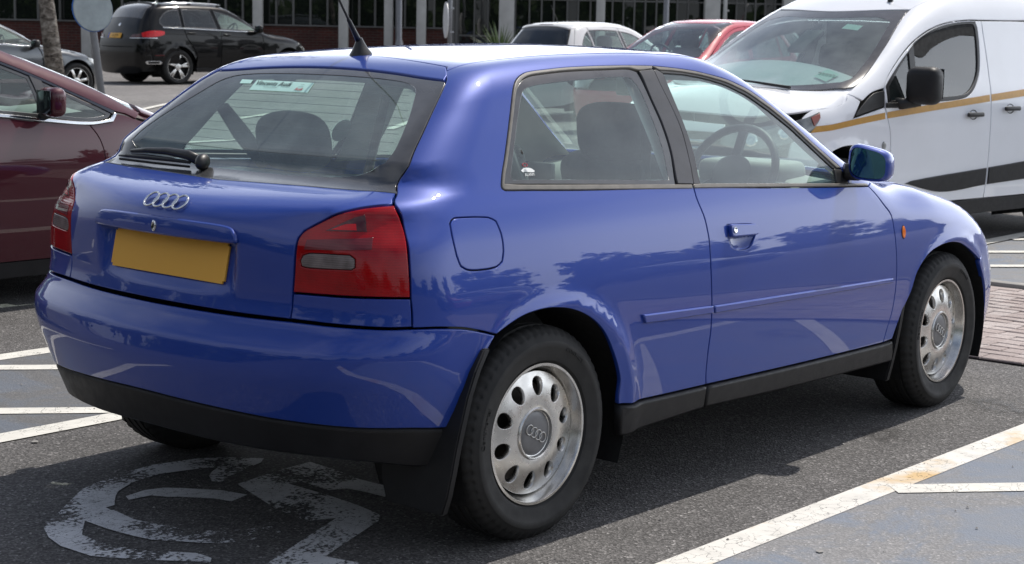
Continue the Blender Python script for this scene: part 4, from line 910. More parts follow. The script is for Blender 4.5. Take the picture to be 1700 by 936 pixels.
    wa = tube('wiper_arm', [Pw(.170, .3205, .022), Pw(.22, .3255, .034), Pw(.32, .328, .040), Pw(.42, .3275, .038), Pw(.50, .324, .032)], [.017, .015, .012, .009, .006], M['black_trim'], tg, 10)
    bm = bmesh.new(); bmesh.ops.create_uvsphere(bm, u_segments=20, v_segments=12, radius=1); P, n_ = S.pt('Y', (.150, .318), .020)
    bmesh.ops.transform(bm, matrix=frame_at(P, n_) @ Matrix.Rotation(R(28), 4, 'Z') @ Matrix.Diagonal((.021, .034, .024, 1)), verts=bm.verts); from_bm('pivot_cap', bm, M['black_trim'], wa, smooth=True)
    bl = tube('wiper_blade', [Pw(.20, .3115, .018), Pw(.30, .3125, .021), Pw(.42, .3125, .022), Pw(.52, .3135, .020), Pw(.565, .3155, .016)], [.004, .007, .008, .006, .003], M['black_trim'], wa, 8)
    tube('wiper_rubber', [Pw(.20, .3065, .007), Pw(.38, .3060, .008), Pw(.56, .3110, .007)], .004, M['gap'], wa, 6)
    # ---- tail lights, round the corner
    lt = X('light_t_C') + X('light_r_C')[1:] + X('light_b_C')[::-1][1:]
    rv = X('revlight_C')
    rvc = [(.4935, .828), (.4905, .842), (.497, .856), (.515, .8625), (.616, .866), (.628, .857), (.629, .836), (.621, .8295), (.51, .825)]
    tl = S.panel('tail_light', 'C', lt, M['red_lens'], [rvc], True, step=.018, lip=.016, rnd=.003)
    S.panel('reverse_lens', 'C', rvc, M['smoky_clear'], (), True, step=.012, off=-.001, gap=.0, lip=.004, parent=tl[0])
    S.panel('rear_lamp', 'C', [(.500, .872), (.667, .883), (.668, .913), (.505, .898)], M['smoke_lens'], (), True, step=.01, off=.0012, lip=.001, gap=0, rnd=.0005, parent=tl[0])
    S.panel('brake_lamp', 'C', [(.550, .9235), (.652, .9265), (.645, .969), (.62, .9615)], M['red_lens_dark'], (), True, step=.02, off=.0012, lip=.001, gap=0, rnd=.0005, parent=tl[0])
    S.panel('lamp_reflector', 'C', [(.564, .927), (.628, .929), (.625, .945), (.60, .943)], M['red_lens_bright'], (), True, step=.02, off=.0022, lip=.001, gap=0, rnd=.0005, parent=tl[0])
    # re-parent the mirrored lenses to the other light
    for o in list(tl[0].children)[1::2]: o.parent = tl[1]
    S.panel('lower_rear_panel', 'C', [(.4695, .7505), (.5934, .7535), (.6871, .7560), (.7572, .7555), (.7600, .716), (.7611, .680), (.7104, .6792), (.6353, .6811), (.554, .6822), (.4655, .6822), (.4672, .71)], blue, (), True, step=.03)
    # ---- bumper and its unpainted lower half
    bt = [(0, .6725), (.10, .6730), (.329, .6740), (.4718, .6770), (.554, .6770), (.6353, .6765), (.7104, .6750), (.7611, .6750), (.8194, .6722), (.8851, .6628), (.9345, .6480), (.985, .6315)]
    be = [(.950, .580), (.922, .515), (.903, .450), (.890, .3885)]
    vl = [(.8259, .3888), (.7569, .3949), (.6423, .3995), (.4988, .4090), (.36, .4160), (.1765, .4250), (0, .4300)]
    b1 = bt + be + vl
    fullC = lambda h: h + [(-a, b) for a, b in h[::-1][1:-1]]
    bp = S.panel('rear_bumper', 'C', fullC(b1), blue, step=.03, lip=.018, gap=.0018, rnd=.004)[0]
    vb = [(.890, .385), (.886, .34), (.884, .30), (.880, .262), (.757, .272), (.665, .288), (.487, .305), (.272, .310), (.103, .316), (0, .318)]
    S.panel('lower_bumper_trim', 'C', fullC([(a, b - .002) for a, b in vl[::-1]] + vb), M['bumper_plastic'], step=.035, lip=.06, off=-.002, gap=.0003, rnd=.012)
    # ---- sills
    s1 = [(.345, -.3715), (.569, -.3745), (.806, -.3757), (.806, -.438), (.569, -.447), (.36, -.454), (.352, -.41)]
    s2 = [(.809, -.3757), (1.353, -.3818), (1.989, -.3865), (2.055, -.384), (2.072, -.42), (2.08, -.455), (1.353, -.447), (.809, -.438)]
    for s_ in (s1, s2): S.panel('sill', 'X', s_, M['bumper_plastic'], (), True, step=.05, off=.010, lip=.03, rnd=.008)
    # ---- side windows
    qg = S.panel('quarter_window_border', 'X', X('qglass'), M['frit'], [X('qclear')], True, step=.03, off=-.003, lip=.004, gap=.001)
    qw = S.panel('quarter_window', 'X', X('qclear'), M['glass_side'], (), True, step=.05, off=-.004, lip=0, gap=-.003, rnd=0)
    # weathered trim round the window: outer edge minus glass edge
    qt = X('qtrim'); qo = [(-.0915, .2995), (-.0915, .2916), (-.0843, .2864), (-.0127, .2811), (.2615, .2629), (.7884, .2333), (.7975, .2480)] 
    trim_out = [(-.0843, .2864), (-.0127, .2811), (.2615, .2629), (.7884, .2333), (.7935, .2480), (.714, .2520), (.262, .2795), (-.0120, .2975), (-.0700, .3035)] \
        + X('qglass')[::-1][:13] + [(.7484, .6680), (.7568, .6705), (.836, .6760), (.849, .6886)] + qt[::-1][len(qt) - 15:-1] + [(-.0915, .2995), (-.0915, .2916)]
    qtr_upper = [(.849, .6886), (.836, .6760), (.7568, .6705), (.7137, .6805)] + X('qglass')[7:] + [(-.0755, .3061), (-.012, .2985), (.262, .2805), (.714, .2530), (.7900, .2480), (.7855, .2335), (.2615, .2629), (-.0127, .2811), (-.0843, .2864), (-.0915, .2916)] + qt[:15]
    S.panel('window_trim', 'X', qtr_upper, M['trim_grey'], (), True, step=.02, off=.003, lip=.010, gap=.0004, rnd=.003)
    S.panel('pillar_cover', 'X', X('bpillar'), M['pillar'], (), True, step=.03, off=.002, lip=.010, gap=.0015)
    dg = X('dglass')
    dw = S.panel('door_window', 'X', dg, M['glass_side'], (), True, step=.05, off=-.006, lip=0, gap=-.004, rnd=0, parent=dr[0])
    dw[1].parent = dr[1]
    # door window frame: inner dark channel and outer weathered strip
    top = qt[14:]                                    # (.849,.6886) ... (1.7432,.2576)
    gtop = dg[4:13]                                  # (.884,.6596) ... (1.6905,.2601)
    mid = [(a * .42 + c * .58, b * .42 + d * .58) for (a, b), (c, d) in zip(np.array(resample_open(top, 24)), np.array(resample_open(gtop, 24)))]
    o24 = [tuple(p) for p in resample_open(top, 24)]; g24 = [tuple(p) for p in resample_open(gtop, 24)]
    ft = S.panel('door_frame_trim', 'X', o24 + mid[::-1], M['trim_grey'], (), True, step=.02, off=.002, lip=.008, gap=.0004, rnd=.003, parent=dr[0]); ft[1].parent = dr[1]
    fi = S.panel('door_window_seal', 'X', mid + g24[::-1], M['black_trim'], (), True, step=.02, off=-.002, lip=.006, gap=.0, rnd=.002, parent=dr[0]); fi[1].parent = dr[1]
    fr = X('dframe_out') + [(.849, .6886), (.884, .6610)] + [p for p in dg[:5][::-1]]
    fr = [(.8045, .2480), (.8300, .3142), (.8545, .4386), (.8510, .5339), (.8390, .6288), (.8440, .6740), (.860, .676), (.884, .6600)] + dg[:4][::-1]
    ff = S.panel('door_window_frame', 'X', fr, M['pillar'], (), True, step=.02, off=-.001, lip=.010, gap=.001, parent=dr[0]); ff[1].parent = dr[1]
    bt_ = [(.7975, .2480), (.8427, .2475), (1.2194, .2260), (1.6647, .2010), (1.7482, .1965), (1.880, .1895), (1.885, .1790), (1.688, .1880), (1.2194, .2120), (.7900, .2345)]
    bs_ = S.panel('belt_trim', 'X', bt_, M['trim_grey'], (), True, step=.02, off=.004, lip=.008, gap=.0004, rnd=.003, parent=dr[0]); bs_[1].parent = dr[1]
    mb = S.panel('mirror_base', 'X', X('mirrorbase'), M['black_trim'], (), True, step=.02, off=.002, lip=.01, parent=dr[0]); mb[1].parent = dr[1]
    # alarm sticker and vent knob in the quarter window
    st1 = mesh('alarm_sticker', *panel_mesh(S.fn('X'), [(.015, .345), (.030, .352), (.060, .350), (.072, .341), (.068, .336), (.020, .339)], step=.02, off=-.0025, lip=0, gap=0, rnd=0)[:2], M['white_ink'], qw[0])
    P, n_ = S.pt('X', (.045, .329), -.0025); text_mesh('sticker_print', 'ALARM', .013, M['white_ink'], st1, frame_at(P, n_), .0002)
    P, n_ = S.pt('X', (.040, .362), -.0025); bm = bmesh.new(); ring(bm, frame_at(P, n_) @ Matrix.Diagonal((1, .5, .3, 1)), .010, .0015, 16, 6); from_bm('sticker_emblem', bm, M['ink_red'], st1, smooth=True)
    P, n_ = S.pt('X', (.048, .404), -.012); bm = bmesh.new(); bmesh.ops.create_uvsphere(bm, u_segments=14, v_segments=8, radius=.013); kb = from_bm('window_catch', bm, M['gap'], qw[0], smooth=True); kb.matrix_local = frame_at(P, n_) @ Matrix.Diagonal((.85, 1.25, .7, 1))
    Pd = HERO.at('S', [(.742, 1.088)])[0] * [1, -1, 1]
    # round permit on the far quarter window
    Nn = B.normal(Pd[None])[0]; bm = bmesh.new(); bmesh.ops.create_circle(bm, cap_ends=True, segments=28, radius=.047); pd = from_bm('round_permit', bm, M['sticker'], qw[1]); pd.matrix_local = frame_at(Pd - Nn * .007 + np.array([-.05, 0, 0]), Nn)
    # ---- door mirrors
    for sg, d in ((1, dr[0]), (-1, dr[1])):
        bm = bmesh.new(); n = 28; rows = []
        MW = .074
        prof = [(-.012, .86), (-.006, .955), (0, 1.0), (.02, 1.03), (.055, .99), (.085, .86), (.105, .62), (.114, .3)]
        def shape(t):   # rounded rectangle, narrower at the outer lower corner
            c, s_ = math.cos(t), math.sin(t); e = .55
            return (math.copysign(abs(c) ** e, c), math.copysign(abs(s_) ** e, s_))
        for dx_, k in prof:
            row = []
            for i in range(n):
                a, b = shape(2 * math.pi * i / n); ww = MW if a > 0 else MW * 1.04
                yy = a * ww * k; zz = (b * .061 - .010 * a) * k * (1 - .10 * a)
                row.append(bm.verts.new((dx_ + .20 * max(a, 0) * .045 * k, -yy * 1, zz)))
            rows.append(row)
        for r0, r1 in zip(rows, rows[1:]):
            for i in range(n): bm.faces.new([r0[i], r0[(i + 1) % n], r1[(i + 1) % n], r1[i]])
        bm.faces.new(rows[-1])
        mt = Matrix.Translation((1.745, -.898 * sg, 1.018)) @ Matrix.Diagonal((1, sg, 1, 1)) @ Matrix.Rotation(R(9), 4, 'Z')
        bmesh.ops.transform(bm, matrix=mt, verts=bm.verts)
        mo = from_bm('door_mirror', bm, blue, d, angle=R(50))
        bm = bmesh.new(); vs = []
        for i in range(n):
            a, b = shape(2 * math.pi * i / n); ww = MW if a > 0 else MW * 1.04
            vs.append(bm.verts.new((-.002, -a * ww * .85, (b * .061 - .010 * a) * .84 * (1 - .10 * a))))
        bm.faces.new(vs); bmesh.ops.transform(bm, matrix=mt @ Matrix.Rotation(R(4), 4, 'Z'), verts=bm.verts); from_bm('mirror_glass', bm, M['mirror'], mo)
        tube('mirror_arm', [(1.74, -.800 * sg, .985), (1.775, -.84 * sg, .980), (1.79, -.87 * sg, .985)], [.032, .028, .024], M['black_trim'], mo, 10)
    # ---- aerial
    P, n_ = S.pt('T', (.085, 0)); ab = lathe('aerial_base', [(.038, -.002), (.034, .006), (.024, .020), (.014, .040), (.010, .052), (.0005, .054)], M['black_trim'], root, 24, 'z'); ab.matrix_local = Matrix.Translation(P) @ Matrix.Rotation(R(-8), 4, 'Y')
    a0 = Vector((-.004, 0, .045)); dr_ = Vector((-.44, 0, .90)).normalized()
    tube('aerial_mast', [a0, a0 + dr_ * .02, a0 + dr_ * .075, a0 + dr_ * .082, a0 + dr_ * .34], [.0105, .009, .0068, .0042, .0022], M['black_trim'], ab)
    # ---- wheels, arches, mud flaps
    for x, y, stx in ((0, .7475, 0), (2.513, .7565, R(1.9))):
        for sg in (-1, 1):
            wheel_parts('wheel', root, (x, y * sg, .311), sg, .316, .197, .2085, cone_face, stx)
    for ax in (.03, 2.52):
        for sg in (-1, 1):
            n = 20; V = []; F_ = []
            for i in range(n + 1):
                t = R(-24) + R(228) * i / n
                for yy, rr_ in ((.845, .372), (.50, .372)): V.append((ax + rr_ * math.cos(t), yy * sg, .31 + rr_ * math.sin(t)))
            for i in range(n): F_.append((2 * i, 2 * i + 1, 2 * i + 3, 2 * i + 2))
            mesh('wheel_arch_liner', V, F_, M['gap'], root)
            mesh('arch_back_wall', [(ax + .42 * math.cos(R(a)), .50 * sg, .31 + .42 * math.sin(R(a))) for a in range(-4, 185, 12)], [tuple(range(16))], M['gap'], root)
    for ax, sg in ((.03, -1), (.03, 1), (2.52, -1), (2.52, 1)):
        rear = ax < 1
        # sheet following the arch edge down, then hanging; (x, z, outer y, inner y)
        pts = [(-.255, .600, .872, .845), (-.298, .545, .878, .80), (-.330, .48, .880, .72), (-.352, .41, .880, .64), (-.366, .34, .874, .60), (-.374, .27, .866, .59), (-.380, .205, .856, .60), (-.382, .150, .838, .62)] if rear else \
              [(2.165, .530, .872, .850), (2.125, .45, .876, .80), (2.105, .38, .878, .70), (2.095, .31, .872, .62), (2.085, .24, .864, .60), (2.08, .17, .850, .62)]
        if rear and sg > 0: pts = pts[:5]
        V = []; F_ = []
        for x, z, yo, yi in pts:
            for dx_, yy in ((0, yo), (-.022, yo - .004), (-.022, yi), (0, yi)): V.append((x + dx_, yy * sg, z))
        for i in range(len(pts) - 1):
            for k in range(4): a = i * 4; F_.append((a + k, a + (k + 1) % 4, a + 4 + (k + 1) % 4, a + 4 + k))
        e = (len(pts) - 1) * 4; F_ += [(0, 1, 2, 3), (e, e + 1, e + 2, e + 3)]
        bm = bmesh.new(); bv = [bm.verts.new(v) for v in V]; [bm.faces.new([bv[i] for i in f]) for f in F_]
        bmesh.ops.bevel(bm, geom=[e_ for e_ in bm.edges], offset=.004, segments=2, affect='EDGES')
        from_bm('mud_flap', bm, M['bumper_plastic'], root, angle=R(50))
    # ---- underbody, inner skins and cabin shell
    box('underbody', (1.38, 0, .27), (3.2, 1.16, .12), M['gap'], root)
    box('underbody', (-.40, 0, .43), (.36, .92, .10), M['gap'], root)
    box('cabin_floor', (1.24, 0, .35), (1.62, 1.60, .05), M['cabin_dark'], root)
    box('boot_floor', (-.15, 0, .50), (.80, 1.02, .04), M['cabin_dark'], root)
    box('exhaust_box', (-.42, .25, .33), (.24, .38, .10), M['steel'], root, .04)
    inner = [(.44, -.33), (.44, -.20), (.36, -.08), (.22, .0), (.03, .03), (-.15, .01), (-.30, .03), (-.40, .10), (-.36, .20), (0, .25), (.8, .19), (1.72, .15), (1.95, .13), (1.97, -.35), (.46, -.36)]
    S.panel('inner_side_panel', 'X', inner, M['cabin_grey'], (), True, step=.09, off=-.055, lip=0, gap=0, rnd=0)
    # pillar linings behind the outer pressings
    lin = M['cabin_light']
    full_side = seamX[:1] + [(a + .02, b) for a, b in X('hatchside_X')[1:]] + [(-.42, .25), (-.2, .255), (-.05, .262)] + [(a, b) for a, b in qt[:15]] + [(.95, .686)] + seamX[6:0:-1]
    S.panel('pillar_lining', 'X', full_side, M['cabin_grey'], (), True, step=.05, off=-.035, lip=0, gap=.004, rnd=0)
    bl_ = [(.70, .24), (.86, .24), (.90, .36), (.91, .58), (.93, .70), (.70, .70), (.70, .55), (.705, .40)]
    S.panel('pillar_lining', 'X', bl_, lin, (), True, step=.05, off=-.03, lip=0, gap=.0, rnd=0)
    ap = [tuple(p) for p in o24[1:]] + [(1.80, .20), (1.93, .19)] + seamX[::-1][:6]
    S.panel('pillar_lining', 'X', [(a, b) for a, b in ap], lin, (), True, step=.05, off=-.03, lip=0, gap=-.012, rnd=0)
    half = [(.07, 0), (.05, -.25), (.0, -.44)] + [(x, y - .02) for x, y in seam[1:7]] + [(1.26, -.53), (1.29, -.2), (1.30, 0)]
    S.panel('roof_lining', 'T', half + [(x, -y) for x, y in half[::-1][1:-1]], lin, step=.12, off=-.03, lip=0, gap=0, rnd=0)
    # parcel shelf with its lit edge, boot trim under it
    sh = box('parcel_shelf', (-.16, 0, .972), (.50, 1.20, .03), M['cabin_dark'], root, .008)
    box('rear_inner_panel', (-.50, 0, .62), (.02, 1.24, .50), M['gap'], root)
    box('boot_trim', (-.46, 0, .86), (.04, 1.10, .20), M['cabin_dark'], root)
    cabin(root, [(1.04, -.36), (1.04, .36)], (.20, .60, (.35, -.35)), (1.92, .90, .66), (1.66, -.37, .955), z0=.30)
    # instrument hood and vents
    for y in (-.56, .56): box('air_vent', (1.66, y, .90), (.03, .13, .07), M['cabin_dark'], root, .008)
    cushion('instrument_hood', (1.80, -.37, .955), (.24, .36, .09), M['cabin_grey'], root, round_=.4)
    mr = cushion('interior_mirror', (1.60, .02, 1.262), (.03, .23, .07), M['cabin_dark'], root, round_=.4); tube('mirror_stalk', [(1.61, .02, 1.28), (1.56, .02, 1.33)], .008, M['cabin_dark'], mr)
    for sg in (-1, 1):
        tube('seat_belt', [(.80, .60 * sg, 1.22), (.72, .66 * sg, .80), (.80, .60 * sg, .45)], .018, M['fabric'], root, 6)
        tube('rear_seat_belt', [(.02, .60 * sg, 1.19), (.10, .60 * sg, 1.10), (.19, .58 * sg, .99)], [.022, .030, .026], M['fabric'], root, 6)
        cushion('sun_visor', (1.32, .33 * sg, 1.335), (.16, .36, .02), M['cabin_light'], root, Matrix.Rotation(R(20), 4, 'Y'))
    return root
def resample_open(P, n):
    P = np.array(P, float); d = np.concatenate([[0], np.cumsum(np.linalg.norm(np.diff(P, axis=0), axis=1))]); t = np.linspace(0, d[-1], n)
    return np.stack([np.interp(t, d, P[:, 0]), np.interp(t, d, P[:, 1])], 1)
def spoke_face(n_sp, wide, dbl=0.):
    def f(rim, RR, h):
        bm = bmesh.new(); y0 = -h * .70
        for k in range(n_sp):
            for o in ((-dbl, dbl) if dbl else (0,)):
                t = 2 * math.pi * k / n_sp + .2
                a, b = Vector((.055 * math.cos(t + o * .3), y0, .055 * math.sin(t + o * .3))), Vector(((RR - .012) * math.cos(t + o), y0 + .012, (RR - .012) * math.sin(t + o)))
                d = b - a; c = (a + b) / 2; ang = math.atan2(d.z, d.x)
                bm_box(bm, c, (d.length, .028, wide), Matrix.Rotation(-ang, 3, 'Y'), .004)
        from_bm('spokes', bm, M['alloy'], rim, angle=R(40))
        lathe('hub_cap', [(.070, y0 + .03), (.068, y0 - .012), (.055, y0 - .018), (.03, y0 - .016), (.0005, y0 - .018)], M['alloy_dull'], rim, 24)
        lathe('wheel_face', [(RR - .03, -h * .2), (.02, -h * .2)], M['gap'], rim, 24)
    return f
def steel_face(rim, RR, h):
    lathe('wheel_face', [(RR - .028, -h * .45), (RR - .05, -h * .62), (.12, -h * .66), (.08, -h * .72), (.0005, -h * .74)], M['alloy_dull'], rim, 32)

class Car:
    """panels given as side-view outlines (x, z) on the body; both sides are built"""
    def __init__(s, root, B, paint, step=.06):
        s.r, s.B, s.pt_, s.S, s.step = root, B, paint, Skin(B, root, step), step
    def xz(s, L): return s.B.cv('S', 'X', L)
    def side(s, name, L, mat, holes=(), parent=None, top=(), **k):
        """L: outline in (x, z); top: extra points in (x, y) seen from above appended to it"""
        o = s.xz(L) + (s.B.cv('T', 'X', [(x, -abs(y)) for x, y in top]) if len(top) else [])
        return s.S.panel(name, 'X', o, mat, [s.xz(h) for h in holes], True, **k)
    def window(s, L, parent=None, mat=None, border=.035, name='side_window'):
        o = s.xz(L); Q = resample(o, .04)
        if area(Q) < 0: Q = Q[::-1]
        inn = inset(Q, border)
        b = s.S.panel('window_border', 'X', o, M['frit'], [[tuple(p) for p in inn]], True, off=-.003, lip=.004, gap=.001, parent=None)
        g = s.S.panel(name, 'X', [tuple(p) for p in inn], mat or M['glass_side'], (), True, off=-.005, lip=0, gap=-.003, rnd=0, step=.12)
        for k in (0, 1): g[k].parent = b[k]
        return b
    def sym(s, name, ch, half, mat, **k):
        return s.S.panel(name, ch, list(half) + ([(x, -y) for x, y in half[::-1] if abs(y) > 1e-9] if ch == 'T' else [(-a, b) for a, b in half[::-1] if abs(a) > 1e-9]), mat, **k)[0]
    def arc(s, ax, az, r, z, n=12, rev=False):
        """wheel-arch edge from its rear foot to its front foot at height z"""
        a = math.asin(np.clip((z - az) / r, -1, 1)); L = [(ax - r * math.cos(t), az + r * math.sin(t)) for t in np.linspace(a, math.pi - a, n)]
        return L[::-1] if rev else L
    def arches(s, A, yo):
        for ax, az, r in A:
            for sg in (-1, 1):
                V = []; F_ = []
                for i in range(13):
                    t = R(-24) + R(228) * i / 12
                    for yy in (yo, yo - .35): V.append((ax + (r - .004) * math.cos(t), yy * sg, az + (r - .004) * math.sin(t)))
                for i in range(12): F_.append((2 * i, 2 * i + 1, 2 * i + 3, 2 * i + 2))
                mesh('wheel_arch_liner', V, F_, M['gap'], s.r)
                mesh('arch_back_wall', [(ax + r * 1.1 * math.cos(R(a)), (yo - .35) * sg, az + r * 1.1 * math.sin(R(a))) for a in range(-30, 211, 20)], [tuple(range(13))], M['gap'], s.r)
    def wheels(s, xs, y, r, w, rr, style):
        for x in xs:
            for sg in (-1, 1): wheel_parts('wheel', s.r, (x, y * sg, r - .004), sg, r, w, rr, style, hi=False)
    def mirror(s, x, y, z, mat, sz=(.09, .20, .15)):
        for sg in (-1, 1):
            m = cushion('door_mirror', (x, y * sg, z), sz, mat, s.r, Matrix.Rotation(R(8 * sg), 4, 'Z'), round_=.42)
            bm = bmesh.new(); bm_box(bm, (0, 0, 0), (.006, sz[1] * .86, sz[2] * .8), None, .0025); g = from_bm('mirror_glass', bm, M['mirror_dim'], m, angle=R(40)); g.matrix_local = Matrix.Translation((x - sz[0] * .5, y * sg, z)) @ Matrix.Rotation(R(8 * sg), 4, 'Z')
            tube('mirror_arm', [(x + .01, (y - sz[1] * .35) * sg, z - sz[2] * .42), (x + .02, (y - sz[1] * .9) * sg, z - sz[2] * .55)], [.028, .036], M['black_trim'], m, 8)
    def handles(s, L, mat):
        for x, z in L:
            P = s.B.at('S', [(x, z)])[0]; N = s.B.normal(P[None])[0]
            for sg in (-1, 1):
                h = cushion('door_handle', (0, 0, 0), (.19, .032, .024), mat, s.r, round_=.45); Pp = (P + N * .022) * [1, -sg, 1] if False else np.array([P[0], P[1] * -sg * -1, P[2]])
                q = P + N * .024; h.matrix_local = frame_at((q[0], q[1] * (1 if sg < 0 else -1), q[2]), (N[0], N[1] * (1 if sg < 0 else -1), N[2]))
                c = lathe('handle_cup', [(.040, .0), (.030, -.004), (.0005, -.006)], M['gap'] if mat is M['black_trim'] else mat, h, 16, 'z'); c.matrix_local = Matrix.Translation((0, 0, -.0215)) @ Matrix.Diagonal((1.2, .9, 1, 1))
    def under(s, x0, x1, w, z=.26):
        box('underbody', ((x0 + x1) / 2, 0, z), (x1 - x0, w * 2, .14), M['gap'], s.r)
    def overlay(s, name, ch, L, mat, off=.005, **k):
        return s.S.panel(name, ch, L, mat, (), True, off=off, lip=off + .004, gap=0, rnd=min(.003, off * .6), **k)

# ------------------------------------------------------------------ white panel van, nose towards the camera
def build_van():
    B = Body(plan=([-1, 0, 1.5, 2.4, 2.9, 3.3, 3.6], [.87, .905, .917, .912, .88, .80, .66]),
      sec=([.2, .45, .7, .95, 1.05, 1.2, 1.45, 1.62, 1.75, 1.9], [.03, .006, 0, .006, .018, .058, .128, .178, .24, .34]),
      rearx=([.2, .6, 1.2, 1.8], [-.85, -.9, -.88, -.80]), rearc=.05,
      roof=([-1, 0, 1, 1.45, 1.75, 2.0, 2.3, 2.6, 2.75, 2.95, 3.2, 3.45, 3.6], [1.81, 1.84, 1.83, 1.76, 1.64, 1.51, 1.335, 1.19, 1.12, 1.08, 1.01, .90, .78]),
      crown=([0, 1.2, 1.9, 2.2, 2.7, 3.3], [.05, .06, .13, .15, .12, .12]), front=([.2, .5, .8, 1.0], [3.52, 3.56, 3.50, 3.35]),
      kr=.12, ks=([0, 1.4, 2, 3], [.16, .14, .10, .14]), kf=.3, fc=.35, arch=((2.66, .33, .40, .022), (0, .33, .40, .022)), xf=(2.5, .6))
    root = empty('panel_van', 'white panel van with ochre side stripe and black mirror, nose towards the blue car', 'van', (8.936, 2.157, G(8.5, 2.2)), math.pi - R(9))
    wp = M['van_white']; C = Car(root, B, wp, .045); S = C.S
    # body-side regions (x, z)
    dF = [(2.18, .30), (2.215, .47), (2.218, .62), (2.232, .805), (2.28, .947), (2.29, 1.03), (2.282, 1.10)]
    dT = [(2.225, 1.175), (2.10, 1.275), (1.95, 1.375), (1.80, 1.45), (1.62, 1.515), (1.42, 1.555), (1.20, 1.575), (1.03, 1.578)]
    dR = [(1.03, 1.578), (1.043, 1.308), (1.07, .95), (1.076, .62), (1.083, .309)]
    qlw = [(2.235, 1.018), (2.225, 1.12), (2.09, 1.235), (1.950, 1.345), (1.968, 1.20), (1.995, 1.03)]
    win = [(1.925, 1.035), (1.905, 1.20), (1.880, 1.395), (1.76, 1.452), (1.60, 1.500), (1.42, 1.532), (1.20, 1.552), (1.13, 1.550), (1.118, 1.52), (1.130, 1.40), (1.185, 1.215), (1.29, 1.10), (1.40, 1.055)]
    seal = [(2.262, 1.000), (2.268, 1.115), (2.215, 1.160), (2.08, 1.265), (1.93, 1.365), (1.78, 1.468), (1.61, 1.518), (1.42, 1.549), (1.20, 1.568), (1.105, 1.567), (1.092, 1.53), (1.105, 1.40), (1.165, 1.205), (1.275, 1.082), (1.40, 1.030), (1.90, 1.005)]
    door = C.side('front_door', dF + dT + dR[1:] + [], wp, [seal], lip=.016)
    C.side('window_seal', seal, M['black_trim'], [qlw, win], off=-.002, lip=.012, gap=.0)
    for L, nm in ((qlw, 'quarterlight'), (win, 'side_window')): C.side(nm, L, M['glass_van_side'], off=-.012, lip=0, gap=-.004, rnd=0, step=.1)
    C.side('wind_deflector', [(1.888, 1.33), (1.882, 1.392), (1.76, 1.450), (1.60, 1.498), (1.42, 1.530), (1.20, 1.550), (1.132, 1.546), (1.124, 1.47), (1.30, 1.470), (1.50, 1.432), (1.68, 1.372), (1.80, 1.312)], M['gap'], off=-.006, lip=.003, gap=0, rnd=.001)
    dRr = [(1.078, .309), (1.071, .62), (1.065, .95), (1.038, 1.308), (1.025, 1.578)]
    dS = [(.08, 1.582), (.06, 1.3), (.06, .95), (.40, .80), (.44, .55), (.43, .31)]
    sd = C.side('sliding_door', dRr + [(.55, 1.585)] + dS, wp, lip=.016)
    # rear of the load bay
    back = [(.42, .31), (.40, .36)] + C.arc(0, .33, .40, .31, 12, True)[1:] + [(-.80, .31), (-.84, .7), (-.82, 1.3), (-.76, 1.585), (.07, 1.586), (.055, 1.3), (.055, .95), (.395, .80), (.435, .55)]
    C.side('load_panel', back, wp, lip=.016)
    # cantrail and pillar up to the roof seam
    seam = [(-.76, .60), (0, .62), (.8, .625), (1.30, .622), (1.52, .610), (1.66, .595), (1.84, .640), (2.10, .725), (2.35, .790), (2.52, .826), (2.60, .838)]
    cant = [(-.76, 1.590), (.55, 1.590), (1.03, 1.583), (1.20, 1.580), (1.42, 1.560), (1.62, 1.520), (1.80, 1.455), (1.95, 1.380), (2.10, 1.280), (2.225, 1.180), (2.288, 1.105)]
    tri = [(2.290, 1.09), (2.297, 1.030), (2.30, .985), (2.60, .918), (2.585, .945), (2.42, 1.065)]
    C.side('roof_rail', cant + [(2.42, 1.075), (2.52, 1.022)], wp, top=[(2.62, .842)] + seam[::-1], lip=.014)
    C.side('corner_window_cover', tri, M['black_trim'], off=.002, lip=.014)
    # wing
    wing = [(2.19, .30)] + C.arc(2.66, .33, .40, .31, 14) + [(3.16, .34), (3.17, .55), (3.12, .80), (3.03, .915), (2.90, .975), (2.76, .985), (2.66, 1.02), (2.62, 1.065), (2.54, 1.018), (2.62, .905), (2.30, .977), (2.287, .947), (2.238, .805), (2.224, .62), (2.221, .47)]
    wg = C.side('front_wing', wing, wp, lip=.016)
    P = B.at('S', [(2.30, .72)])[0]; 
    for k, sg in ((0, 1), (1, -1)):
        l = lathe('side_repeater', [(.028, 0), (.026, .007), (.012, .010), (.0005, .010)], M['clear_lens'], wg[k], 20, 'z'); l.matrix_local = frame_at((P[0], P[1] * sg, P[2]), (0, -sg, 0)) @ Matrix.Diagonal((.7, 1, 1, 1))
    # roof, windscreen, bonnet
    C.sym('roof', 'T', [(-.78, 0), (-.76, .60)] + seam[1:6] + [(1.70, .45), (1.76, .2), (1.78, 0)], wp, lip=.012)
    ws = [(1.70, .45), (1.76, .2), (1.78, 0)]
    wsh = [(1.785, 0), (1.765, .2), (1.71, .45), (1.675, .592)] + seam[6:10] + [(2.60, .80), (2.70, .66), (2.80, .40), (2.85, 0)]
    wcl = [(1.875, 0), (1.86, .2), (1.815, .43), (1.84, .565), (2.10, .655), (2.35, .72), (2.48, .752), (2.55, .73), (2.64, .60), (2.735, .36), (2.78, 0)]
    fullT = lambda h: h + [(x, -y) for x, y in h[::-1] if abs(y) > 1e-9]
    wb = S.panel('windscreen_border', 'T', fullT(wsh), M['frit'], [fullT(wcl)], lip=.008, off=-.003)[0]
    S.panel('windscreen', 'T', fullT(wcl), M['glass_van'], off=-.004, lip=0, gap=-.003, rnd=0, step=.12, parent=wb)
